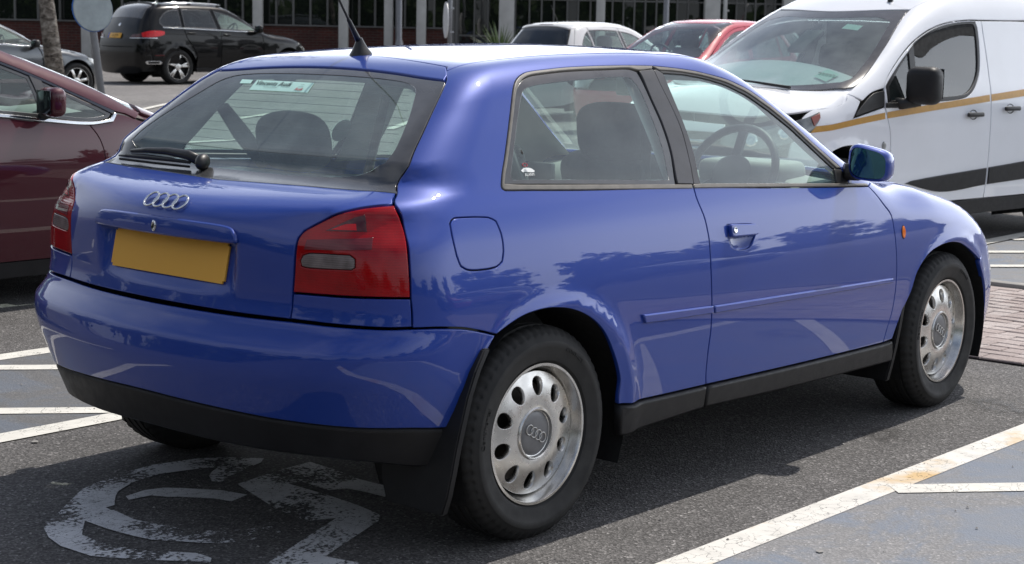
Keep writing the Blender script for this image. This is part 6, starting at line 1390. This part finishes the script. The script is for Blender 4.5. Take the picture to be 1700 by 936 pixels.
def build_hatch(root, p, style, dark_pillars=True):
    B = HATCH; C = Car(root, B, p, .06); S = C.S
    tail = [(-.46, .30), (-.52, .5), (-.54, .7), (-.52, .86), (-.46, .97), (-.40, 1.10), (-.31, 1.25), (-.24, 1.35)]
    cant = [(-.24, 1.35), (.1, 1.375), (.5, 1.385), (.85, 1.372), (1.1, 1.330), (1.35, 1.240), (1.6, 1.120), (1.85, .985), (1.95, .930)]
    seam = [(-.27, .505), (0, .515), (.5, .525), (.95, .53), (1.2, .555), (1.45, .60), (1.7, .635), (1.98, .675)]
    qw = [(-.22, 1.00), (-.26, 1.06), (-.22, 1.14), (-.10, 1.27), (-.02, 1.32), (.03, .985)]
    rw = [(.06, .985), (.02, 1.335), (.3, 1.345), (.72, 1.338), (.80, .962)]
    fw = [(.90, .960), (.82, 1.330), (1.08, 1.292), (1.33, 1.200), (1.58, 1.082), (1.76, .980), (1.80, .930)]
    C.side('rear_quarter', tail + cant[1:2] + [(-.0, 1.376), (.02, .95), (.06, .80), (.22, .70), (.34, .55)] + C.arc(0, .31, .35, .30, 12, True), p, [qw], lip=.014)
    C.side('rear_door', [(.01, 1.377), (.5, 1.384), (.76, 1.376), (.85, .95), (.86, .6), (.85, .26), (.37, .26), (.35, .55), (.23, .71), (.07, .81), (.03, .95)], p, [rw], lip=.014)
    C.side('front_door', [(.77, 1.375), (.85, 1.370), (1.1, 1.328), (1.35, 1.238), (1.6, 1.118), (1.80, 1.0), (1.87, .935), (1.93, .75), (1.91, .5), (1.85, .26), (.86, .26), (.87, .6), (.86, .95)], p, [fw], lip=.014)
    C.side('front_wing', [(1.86, .26)] + C.arc(2.47, .31, .35, .29, 12) + [(2.83, .33), (2.86, .52), (2.80, .68), (2.65, .78), (2.35, .855), (2.1, .900), (1.95, .922), (1.88, .935), (1.94, .75), (1.92, .5)], p, lip=.014)
    C.side('roof_rail_panel', cant + [(2.02, .910)], p, top=[(2.03, .68)] + seam[::-1], lip=.012)
    for L, nm in ((qw, 'rear_quarterlight'), (rw, 'side_window'), (fw, 'side_window')): C.window(L, border=.016, name=nm)
    if dark_pillars: C.side('pillar_cover', [(.735, 1.338), (.815, .96), (.888, .96), (.808, 1.332)], M['pillar'], off=.002, lip=.006)
    C.sym('roof', 'T', [(-.33, 0), (-.30, .3), (-.27, .505)] + seam[1:4] + [(1.14, .3), (1.17, 0)], p, lip=.012)
    fullT = lambda h: h + [(x, -y) for x, y in h[::-1] if abs(y) > 1e-9]
    C.sym('windscreen', 'T', [(1.175, 0), (1.145, .3), (.965, .532)][:2] + [(.97, .534)] + seam[4:] + [(2.06, .5), (2.14, 0)], M['glass_front'], off=-.003, lip=.004, step=.1)
    C.sym('bonnet', 'T', [(2.15, 0), (2.07, .5), (2.0, .69), (2.2, .745), (2.5, .72), (2.8, .60), (2.95, .4), (3.0, 0)], p, lip=.014)
    tY = B.cv('S', 'Y', tail)
    lat = [(0, .300), (-.45, .296), (-.590, .290), (-.548, .44), (-.500, .60), (-.478, .655), (-.25, .685), (0, .690)]
    Y0 = [(0, -.12), (-.66, -.12)] + tY[2:4]
    tg = C.sym('tailgate', 'Y', [(0, -.09), (-.66, -.09)] + tY[2:] + B.cv('T', 'Y', [(-.27, -.505), (-.30, -.3), (-.33, 0)]), p, lip=.014)
    C.sym('rear_window', 'Y', lat, M['glass_dark'], off=.004, lip=.006, parent=tg)
    C.sym('rear_window_border', 'Y', lat, M['gap'], off=.001, lip=.001, gap=-.012, parent=tg)
    sp = C.sym('roof_spoiler', 'Y', [(0, .672), (-.25, .666), (-.485, .640), (-.49, .70), (-.25, .735), (0, .74)], p, off=.022, lip=.025, rnd=.01, parent=tg)
    S.panel('high_brake_light', 'Y', [(-.14, .694), (.14, .694), (.14, .712), (-.14, .712)], M['red_lens_dark'], off=.025, lip=.006, parent=sp)
    C.sym('rear_bumper', 'Y', [(0, -.48), (-.56, -.46)] + tY[:2] + [(-.66, -.095), (0, -.095)], p, lip=.02, off=.008)
    C.overlay('tail_light', 'C', [(.62, .74), (.92, .74), (.90, .93), (.64, .92)], M['red_lens'], .006)
    C.sym('front_bumper', 'D', [(0, .18), (.55, .18), (.92, .22), (.94, .52), (.5, .54), (0, .54)], p, lip=.02)
    C.sym('grille', 'D', [(0, .545), (.26, .545), (.28, .66), (0, .67)], M['black_trim'])
    S.panel('headlight', 'D', [(.32, .56), (.80, .57), (1.0, .68), (1.04, .76), (.70, .74), (.33, .68)], M['clear_lens'], (), True, lip=.02, off=.003)
    C.side('sill', [(.37, .258), (1.85, .258), (1.85, .17), (.37, .17)], M['bumper_plastic'], off=-.01, lip=.03)
    C.arches(((0, .31, .348), (2.47, .31, .348)), .78); C.wheels((0, 2.47), .72, .30, .185, .195, style); C.under(-.55, 2.9, .58, .24)
    C.handles([(.98, .84), (.12, .86)], p); C.mirror(1.72, .93, .985, p, (.11, .18, .13))
    tube('aerial_mast', [(-.02, 0, 1.45), (-.16, 0, 1.64), (-.20, 0, 1.70)], [.006, .004, .003], M['black_trim'], root, 6)
    box('cabin_floor', (.75, 0, .6), (2.0, 1.3, .1), M['cabin_dark'], root)
    S.panel('inner_side_panel', 'X', C.xz([(-.2, .35), (1.85, .30), (1.9, .85), (.9, .90), (-.2, .93)]), M['cabin_dark'], (), True, step=.2, off=-.05, lip=0, gap=0, rnd=0)
    C.sym('roof_lining', 'T', [(-.2, 0), (-.2, .46), (.5, .48), (1.0, .48), (1.12, 0)], M['cabin_light'], off=-.03, lip=0, gap=0, rnd=0, step=.2)
    cabin(root, [(.85, -.34), (.85, .34)], (.10, .55, (.30, -.30)), (1.78, .90, .62), (1.42, -.34, .96), z0=.33)
    im = cushion('interior_mirror', (1.36, 0, 1.285), (.03, .22, .06), M['cabin_dark'], root, round_=.4)
    tube('wiper_arm', [B.at('T', [(x, y)])[0] + np.array([0, 0, .018]) for x, y in ((2.04, .45), (2.06, .15), (2.03, -.2))], [.012, .009, .006], M['black_trim'], root, 6)
    return root
def build_small_cars():
    a = empty('hatchback', 'white hatchback seen from behind with a red high brake light in its roof spoiler', 'car', (17.0, 13.05, G(17.5, 13)))
    build_hatch(a, M['white_paint'], spoke_face(5, .05)); a.scale = (1, 1, 1.04)
    b = empty('hatchback', 'red hatchback facing left with its red door mirror in view beside the van', 'car', (17.68, 10.10, G(16.5, 10)), math.pi)
    build_hatch(b, M['red_paint'], steel_face, False); b.scale = (1.04, 1.04, 1.09)
    c = copy_tree(a); c.location = (25.4, 14.5, G(24.6, 14.5)); c.rotation_euler = (0, 0, math.pi)
    c['label'] = 'white car of which only the roof shows above the red hatchback'
    return {'white': a, 'red': b}

M['van_white'] = paint('van_white_paint', (.82, .84, .88), 0., .03, .06, .4)
M['white_paint'] = paint('white_paint', (.74, .75, .75), 0., .03, .05, .4)
M['red_paint'] = paint('red_paint', (.46, .012, .042), 0., .03, .04, .5, .4)
M['maroon'] = paint('maroon_paint', (.058, .004, .012), .12, .010, .0, .5); M['maroon'].node_tree.nodes['Principled BSDF'].inputs['Specular IOR Level'].default_value = .15
M['black_paint'] = paint('black_paint', (.003, .003, .0035), .0, .012, .004, .3); M['black_paint'].node_tree.nodes['Principled BSDF'].inputs['Specular IOR Level'].default_value = .1; M['black_paint'].node_tree.nodes['Principled BSDF'].inputs['Coat Weight'].default_value = .55
M['grey_paint'] = paint('grey_paint', (.085, .092, .10), .75, .02, .02, .32)
M['ochre'] = base('ochre_reflective_stripe', (.52, .27, .04), .35, vary=.08, vs=30)
M['navy_trim'] = base('dark_window_frame', (.018, .021, .034), .15, coat=.5)
M['amber_dim'] = base('indicator_lens', (.26, .07, .05), .15, coat=.6)
M['van_lens'] = base('headlight_lens', (.16, .17, .17), .07, .3, coat=1., vary=.5, vs=18)
M['plate_bright'] = base('yellow_number_plate', (.75, .38, .02), .4, vary=.04)
M['plate_blue'] = base('plate_blue_band', (.03, .08, .45), .4)
# ------------------------------------------------------------------ the glazed building behind, its wall and columns
M['brick_far'] = None
def brick_wall_mat():
    m = NT('red_brickwork'); v = m.oc(); b = m.n('ShaderNodeTexBrick', {'Color1': (.115, .034, .026, 1), 'Color2': (.075, .025, .021, 1), 'Mortar': (.11, .095, .085, 1), 'Scale': 1.0, 'Mortar Size': .006, 'Brick Width': .225, 'Row Height': .075})
    mp = m.n('ShaderNodeMapping', {'Rotation': (R(90), 0, 0)}); m.l(v, mp.inputs[0]); m.l(mp.outputs[0], b.inputs['Vector'])
    c = m.mix(1.0, b.outputs[0], m.ramp(m.noise(.8, 5), [(.3, .7), (.7, 1.15)]), 'MULTIPLY'); m.l(c, m.p.inputs['Base Color']); m.p.inputs['Roughness'].default_value = .9; return m.m
def facade_glass():
    m = NT('dark_facade_glass'); m.p.inputs['Base Color'].default_value = (.012, .015, .013, 1); m.p.inputs['Roughness'].default_value = .015; m.p.inputs['Specular IOR Level'].default_value = .65
    w = m.noise(.55, 3); m.bump(w, .05, .06); return m.m
M['brick'] = brick_wall_mat(); M['facade_glass'] = facade_glass()
M['render_white'] = base('painted_column', (.50, .50, .48), .6, vary=.1, vs=4)
M['mullion'] = base('mullion_grey', (.14, .14, .135), .5, vary=.15)
M['galv'] = base('galvanised_post', (.22, .225, .24), .45, .5, vary=.15, vs=20)
M['post_grey'] = base('painted_post', (.19, .20, .215), .5, vary=.12)
M['sign_back'] = base('sign_back', (.26, .30, .31), .55, .2, vary=.15, vs=8)
M['sign_blue'] = base('sign_blue', (.01, .16, .62), .4)
M['sign_white'] = base('sign_white', (.75, .75, .75), .45)
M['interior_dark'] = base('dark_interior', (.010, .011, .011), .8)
M['concrete'] = base('concrete', (.34, .33, .31), .85, vary=.15, vs=6)

def frame_site(dist, px):
    """ground point of a camera bearing (photo column) at a distance along the view axis"""
    f = np.array([.758, .652]); r = np.array([.652, -.758]); p = CAM[:2] + f * dist + r * dist * (px - 850) / 2758.2
    return p
def build_building():
    D = 47.0; f = np.array([.758, .652]); r = np.array([.652, -.758])
    o0 = CAM[:2] + f * D; z0 = G(*o0); ang = math.atan2(r[1], r[0])
    b = empty('glazed_building', 'long single-storey glazed building with pale columns above a red brick plinth', 'building', (o0[0], o0[1], z0), ang)
    X = lambda px: (px - 850) * D / 2758.2      # local metres along the front, local +y into the building
    x0, x1 = X(-420), X(2300); H = 3.5; top = 1.28
    part = lambda n, c, s, m, bev=0: box(n, c, s, m, b, bev)
    # plinth to the left half, full-height glazing right of it
    xb = X(752)
    part('brick_plinth', ((x0 + xb) / 2, .15, .62), (xb - x0, .30, 1.24), M['brick'])
    part('plinth_coping', ((x0 + xb) / 2, .12, 1.262), (xb - x0, .40, .045), M['mullion'])
    part('fascia', ((x0 + x1) / 2, -.05, H + .45), (x1 - x0, .6, .9), M['render_white'])
    part('roof_slab', ((x0 + x1) / 2, 6, H + 1.0), (x1 - x0 + .6, 12.8, .2), M['concrete'])
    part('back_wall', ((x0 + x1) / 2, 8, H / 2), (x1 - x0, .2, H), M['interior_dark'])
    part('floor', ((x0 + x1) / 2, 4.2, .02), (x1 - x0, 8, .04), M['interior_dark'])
    # panes between mullions; spacing read from the front
    left = [-420, -360, -300, -245, -190, -135, -80, -25, 24, 62, 98, 130, 172, 200, 228, 257, 285, 313, 342, 370, 398, 425, 453, 481, 509, 537, 563, 589, 615, 640, 664, 688, 712, 737, 752]
    right = [752, 778, 800, 822, 845, 868, 888, 908, 930, 948, 968, 990, 1004, 1022, 1040, 1058, 1076, 1094, 1110, 1128, 1158, 1174, 1191, 1207, 1222, 1238, 1254, 1270, 1290, 1306, 1322, 1338, 1354] + list(range(1372, 2301, 18))
    for L, zb in ((left, 1.285), (right, .06)):
        for a, c in zip(L, L[1:]):
            xa, xc = X(a) + .03, X(c) - .03
            spl = [zb, H] if L is left else [zb, 1.08, 2.12, H]
            for za, zc_ in zip(spl, spl[1:]):
                bm = bmesh.new(); t = random.uniform(-.012, .012); t2 = random.uniform(-.004, .004)
                vs = [bm.verts.new(p) for p in ((xa, .06 - t2, za + .02), (xc, .06 + t2, za + .02), (xc, .06 + t2 + t, zc_ - .02), (xa, .06 - t2 + t, zc_ - .02))]
                vb = [bm.verts.new(v.co + Vector((0, .02, 0))) for v in vs]
                bm.faces.new(vs); bm.faces.new(vb[::-1])
                for i in range(4): bm.faces.new([vs[i], vb[i], vb[(i + 1) % 4], vs[(i + 1) % 4]])
                from_bm('window_pane', bm, M['facade_glass'], b)
            part('mullion', (X(a), .05, (zb + H) / 2), (.055 if L is left else .045, .10, H - zb), M['mullion'])
        if L is right:
            for z in (1.08, 2.12): part('transom', ((X(L[0]) + X(L[-1])) / 2, .055, z), (X(L[-1]) - X(L[0]), .07, .045), M['mullion'])
    # columns stand proud of the glass
    for px, w in ((-250, .26), (-60, .26), (88, .20), (150, .26), (428, .26), (567, .26), (640, .24), (693, .26), (831, .42), (983, .24), (1163, .42), (1288, .36), (1480, .36), (1700, .36), (1950, .36)):
        part('column', (X(px), -.55, H / 2 - .1), (w, w, H + .2), M['render_white'], .012)
    for px in (655, 1183): 
        d = tube('drainpipe', [(X(px), -.75, -.1), (X(px), -.75, H)], .055, M['galv'] if px < 700 else M['render_white'], b, 10)
        for z in (.9, 1.9, 2.9): box('pipe_bracket', (X(px) + .06, -.72, z), (.10, .10, .05), M['render_white'], d)
    # entrance with its grey jambs
    for px in (738, 744, 749): part('door_jamb', (X(px), -.06, H / 2), (.07, .12, H), M['mullion'])
    # steel cycle stand by the wall
    p = frame_site(43.6, 618); q = empty('cycle_stand', 'steel cycle stand of low hoops in front of the brick plinth', 'cycle stand', (p[0], p[1], G(*p) + .1), ang)
    for k in range(5):
        u = -.32 + .16 * k; tube('hoop', [(u, 0, 0), (u, .02, .55), (u + .05, .05, .66), (u + .10, .08, .55), (u + .10, .08, 0)], .012, M['galv'], q, 6)
    tube('base_rail', [(-.4, 0, .05), (.5, 0, .05)], .015, M['galv'], q, 6)
    return b
def build_verge():
    # raised footway along the front of the building
    D = 44.6; f = np.array([.758, .652]); r = np.array([.652, -.758]); o0 = CAM[:2] + f * D
    a, c = o0 - r * 26, o0 + r * 32
    V = []; F_ = []
    for i, (p, q) in enumerate(((0, 0), (.12, 0), (.125, .02), (.125, 4.0))):
        for e in (a, c):
            w = e + f * q; V.append((w[0], w[1], G(*w) + p + .002))
    for i in range(3): F_.append((2 * i, 2 * i + 1, 2 * i + 3, 2 * i + 2))
    tag(mesh('footway', V, F_, M['footway'], smooth=False), kind='structure')
M['footway'] = base('footway_paving', (.17, .135, .12), .9, vary=.25, vs=1.5, bump=.2, bscale=20)

def build_signs():
    # round sign seen from the back on a leaning post
    p = frame_site(20.5, 172); z = G(*p); lean = Matrix.Rotation(R(-6.5), 3, Vector((.758, .652, 0)))
    s = empty('road_sign', 'round road sign seen from behind on a leaning grey post', 'sign', (p[0], p[1], z))
    s.rotation_euler = lean.to_euler()
    tube('post', [(0, 0, -.2), (0, 0, 3.6)], .045, M['post_grey'], s, 14)
    ang = math.atan2(-.758, .652)       # along the picture plane
    mt = Matrix.Translation((0, 0, 1.56)) @ Matrix.Rotation(ang + R(44), 4, 'Z') @ Matrix.Rotation(R(90), 4, 'X')
    d = lathe('sign_plate', [(.0005, .066), (.265, .066), (.27, .058), (.265, .050), (.0005, .050)], M['sign_back'], s, 40, 'z'); d.matrix_local = mt @ Matrix.Rotation(math.pi, 4, 'X') if False else mt
    fc = lathe('sign_face', [(.0005, .0), (.24, .0)], M['sign_blue'], d, 40, 'z'); fc.matrix_local = Matrix.Translation((0, 0, .0445))
    rm = lathe('sign_rim', [(.238, .002), (.273, .002), (.277, .010), (.273, .020)], M['sign_blue'], d, 40, 'z'); rm.matrix_local = Matrix.Translation((0, 0, .040))
    for zz in (-.17, .14):
        bm = bmesh.new(); bm_box(bm, (0, 0, 0), (.16, .022, .03)); q = from_bm('bracket', bm, M['galv'], s); q.matrix_local = Matrix.Translation((0, 0, 1.56 + zz)) @ Matrix.Rotation(ang + R(44), 4, 'Z') @ Matrix.Translation((0, -.02, 0))
    # round sign edge-on in front of the columns
    p = frame_site(36, 738); z = G(*p)
    s = empty('road_sign', 'round road sign seen nearly edge-on before the building entrance', 'sign', (p[0], p[1], z))
    tube('post', [(0, 0, 0), (0, 0, 3.4)], .05, M['galv'], s, 14)
    mt = Matrix.Translation((0, 0, 1.45)) @ Matrix.Rotation(math.atan2(.652, .758) + R(12), 4, 'Z') @ Matrix.Rotation(R(90), 4, 'X')
    mt = Matrix.Translation((0, 0, 1.50)) @ Matrix.Rotation(math.atan2(-.758, .652) - R(80), 4, 'Z') @ Matrix.Rotation(R(90), 4, 'X')
    d = lathe('sign_plate', [(.0005, .10), (.38, .10), (.385, .09), (.38, .075), (.0005, .075)], M['sign_white'], s, 40, 'z'); d.matrix_local = mt
    for zz in (-.25, .25):
        bm = bmesh.new(); bm_box(bm, (0, 0, 0), (.13, .13, .035)); q = from_bm('bracket', bm, M['galv'], s); q.location = (0, 0, 1.5 + zz)
    # slim lamp posts
    for px, D, w, lab in ((1092, 42, .075, 'slim grey lamp post standing between the white and red hatchbacks'), (655, 42.5, .07, 'slim pale lamp post beside the building entrance')):
        p = frame_site(D, px); l = empty('lamp_post', lab, 'lamp post', (p[0], p[1], G(*p)))
        lathe('post', [(w * 1.5, 0), (w * 1.5, .9), (w, 1.0), (w * .8, 6.0)], M['galv'], l, 14, 'z')
        tube('bracket_arm', [(0, 0, 5.9), (.1, .1, 6.3), (.8, .7, 6.5)], .035, M['galv'], l, 8)
        cushion('lantern', (1.0, .87, 6.5), (.6, .25, .12), M['galv'], l, Matrix.Rotation(R(41), 4, 'Z'))

# ------------------------------------------------------------------ planting
def leaf_mat(name, col, var=.4):
    m = NT(name); oi = m.n('ShaderNodeNewGeometry'); c = m.ramp(oi.outputs['Random Per Island'], [(0, tuple(v * (1 - var) for v in col)), (.6, col), (1, tuple(v * (1 + var) for v in col))])
    m.l(c, m.p.inputs['Base Color']); m.p.inputs['Roughness'].default_value = .55
    tr = m.n('ShaderNodeBsdfTranslucent'); m.l(c, tr.inputs[0]); mx = m.n('ShaderNodeMixShader'); mx.inputs[0].default_value = .3
    m.l(m.p.outputs[0], mx.inputs[1]); m.l(tr.outputs[0], mx.inputs[2]); m.l(mx.outputs[0], m.o.inputs['Surface']); return m.m
M['leaf'] = leaf_mat('broad_leaves', (.045, .085, .018)); M['yucca'] = leaf_mat('sword_leaves', (.075, .115, .045))
def birch_mat():
    m = NT('birch_bark'); v = m.oc(); mp = m.n('ShaderNodeMapping', {'Scale': (1.6, 1.6, 3.0)}); m.l(v, mp.inputs[0])
    c = m.ramp(m.noise(5.5, 6, .65, mp.outputs[0], .7), [(.38, (.035, .028, .022)), (.5, (.17, .145, .12)), (.66, (.36, .33, .29))])
    m.l(c, m.p.inputs['Base Color']); m.p.inputs['Roughness'].default_value = .85; m.bump(m.noise(16, 5), .5, .02); return m.m
M['birch'] = birch_mat()
M['bark'] = base('tree_bark', (.06, .048, .036), .9, vary=.4, vs=10, bump=.5, bscale=30)
def leaves(bm, pts, size, n_each, spread):
    for p in pts:
        for k in range(n_each):
            c = Vector(p) + Vector(rng.normal(0, spread, 3)); a = Vector(rng.normal(0, 1, 3)).normalized(); b = a.orthogonal().normalized(); s = size * random.uniform(.6, 1.4)
            q = a.cross(b) * s * .6
            vs = [bm.verts.new(c - b * s), bm.verts.new(c + q), bm.verts.new(c + b * s), bm.verts.new(c - q)]; bm.faces.new(vs)
def tree_mesh(name, label, cat, loc, h, trunk_r, crown_r, bark, leaf, group=None, n=150, lean=(0, 0), clear=.4, leafsize=.13, seed=1):
    global rng; rng = np.random.default_rng(seed); random.seed(seed)
    t = empty(name, label, cat, loc, 0, group)
    top = Vector((lean[0], lean[1], h * .72)); pts = [Vector((0, 0, -.1)), Vector((lean[0] * .25 + .02, lean[1] * .25, h * .2)), Vector((lean[0] * .6 - .03, lean[1] * .6, h * .45)), top]
    trk = tube('trunk', pts, [trunk_r * 1.35, trunk_r, trunk_r * .8, trunk_r * .4], bark, t, 14)
    tips = []
    for k in range(9):
        a = 2.4 * k + random.random(); z = h * (clear + .045 * k); p0 = pts[2].lerp(top, min(1, max(0, (z - h * .45) / (h * .27)))) if z > h * .45 else pts[1].lerp(pts[2], (z - h * .2) / (h * .25))
        L = crown_r * random.uniform(.6, .95); d = Vector((math.cos(a), math.sin(a), random.uniform(.35, .9)))
        p1 = p0 + d * L * .55; p2 = p1 + Vector((d.x * .5, d.y * .5, d.z)) * L * .5
        tube('limb', [p0, p1, p2], [trunk_r * .38, trunk_r * .22, trunk_r * .06], bark, trk, 7); tips += [p1, p2]
    cl = []
    for k in range(n):
        b = random.choice(tips + [top, top + Vector((0, 0, h * .15))]); cl.append(b + Vector(rng.normal(0, crown_r * .27, 3)) * Vector((1, 1, .8)).length / 1.5)
    bm = bmesh.new(); leaves(bm, cl, leafsize, 46, crown_r * .10)
    me = bpy.data.meshes.new('crown'); bm.to_mesh(me); bm.free(); me.materials.append(leaf); link(bpy.data.objects.new('crown', me), t)
    return t
def build_plants():
    # birch in front of the grey saloon: clear leaning trunk, crown above the picture
    p = frame_site(25.5, 96)
    tree_mesh('birch_tree', 'birch with pale flaking leaning trunk between the grey saloon and the camera', 'tree', (p[0], p[1], G(*p)), 8.5, .115, 2.4, M['birch'], M['leaf'], lean=(-.62, .52), clear=.52, n=120, seed=3)
    # yucca by the column
    p = frame_site(40.5, 820); y = empty('yucca_plant', 'spiky yucca plant by the column behind the white hatchback', 'plant', (p[0], p[1], G(*p) + .1))
    random.seed(5); tube('stem', [(0, 0, -.1), (.02, 0, .45)], [.09, .07], M['bark'], y, 8)
    for k in range(70):
        a = random.uniform(0, 2 * math.pi); e = random.uniform(.1, 1.35); L = random.uniform(.75, 1.15); d = Vector((math.cos(a) * math.cos(e), math.sin(a) * math.cos(e), math.sin(e)))
        s = d.cross(Vector((0, 0, 1))).normalized() * .022; o = Vector((.02, 0, .45)); mid = o + d * L * .5 + Vector((0, 0, .03)); tip = o + d * L - Vector((0, 0, .16 * math.cos(e)))
        mesh('leaf', [o - s * .6, o + s * .6, mid - s, mid + s, tip, mid + Vector((0, 0, .012))], [(0, 1, 5), (0, 5, 2), (1, 3, 5), (2, 5, 4), (5, 3, 4)], M['yucca'], y, smooth=False)
    # trees and parked cars across the lane behind the photographer: the paint and glass mirror them
    spots = [(-20, -46, 8), (-8, -50, 9.5), (4, -47, 7.5), (17, -49, 10), (30, -48, 8.5), (44, -50, 9), (58, -49, 10), (74, -52, 9), (92, -54, 10), (112, -56, 9), (-31, -32, 8), (-35, -16, 9), (-34, 0, 8), (-30, 9, 9), (-29, 17, 10), (-25, 23, 9), (-21, 29, 10), (-14, 33, 9), (-32, 26, 10)]
    protos = []
    for i, (x, y_, h) in enumerate(spots):
        if i < 3: t = tree_mesh('broadleaf_tree', '', 'tree', (x, y_, 0), 8.5, .20, 3.0, M['bark'], M['leaf'], 'trees along the far edge of the car park', clear=.22, n=130, leafsize=.22, seed=20 + i); protos.append(t)
        else: t = copy_tree(protos[i % 3]); t.location = (x, y_, 0); t.rotation_euler = (0, 0, i * 1.7)
        t.scale = (h / 8.5,) * 3
        t['label'] = 'broadleaf tree along the far edge of the car park behind the camera'
def build_tree_belt():
    # unseen belt of wood behind the camera, added to darken reflections in the paint
    g = np.random.default_rng(11); V = []; F_ = []
    def run(a, b, n, h):
        a, b = np.array(a, float), np.array(b, float)
        for i in range(n):
            t = g.random(); p = a + (b - a) * t; hh = h * (.65 + .35 * math.sin(t * 41) * math.sin(t * 17 + 1)); z = hh * g.random() ** .8
            c = np.array([p[0] + g.normal(0, 1.2), p[1] + g.normal(0, 1.2), z]); u = g.normal(0, 1, 3); u /= np.linalg.norm(u); w = np.cross(u, g.normal(0, 1, 3)); w /= np.linalg.norm(w); s = g.uniform(.35, .8)
            k = len(V); V.extend([c - u * s, c + w * s * .6, c + u * s, c - w * s * .6]); F_.append((k, k + 1, k + 2, k + 3))
    run((-70, -62), (190, -66), 16000, 6.0); run((-48, -60), (-46, 60), 8000, 7.0)
    o = mesh('tree_belt', V, F_, M['leaf'], smooth=False)
    tag(o, 'unseen belt of trees and bushes added to darken reflections', 'wood', kind='stuff')
def build_far_cars(src):
    rows = [(5.5, -15.2, 90, 'saloon'), (8.6, -15.0, 92, 'red'), (12.0, -15.3, 88, 'white'), (17.8, -15.1, 90, 'saloon'), (-9.5, -13.5, 30, 'white'), (-14, -3.5, 5, 'saloon')]
    for x, y, a, k in rows:
        c = copy_tree(src[k]); c.location = (x, y, 0); c.rotation_euler = (0, 0, R(a)); c['group'] = 'cars parked behind the camera'
        c['label'] = {'saloon': 'grey saloon parked in the row behind the camera', 'red': 'red hatchback parked in the row behind the camera', 'white': 'white hatchback parked in the row behind the camera'}[k]
build_ground()
build_building()
build_verge()
build_hero()
build_van()
build_mpv()
build_suv()
_sal = build_saloon()
_src = build_small_cars()
build_signs()
build_plants()
build_tree_belt()
build_far_cars({'saloon': _sal, **_src})
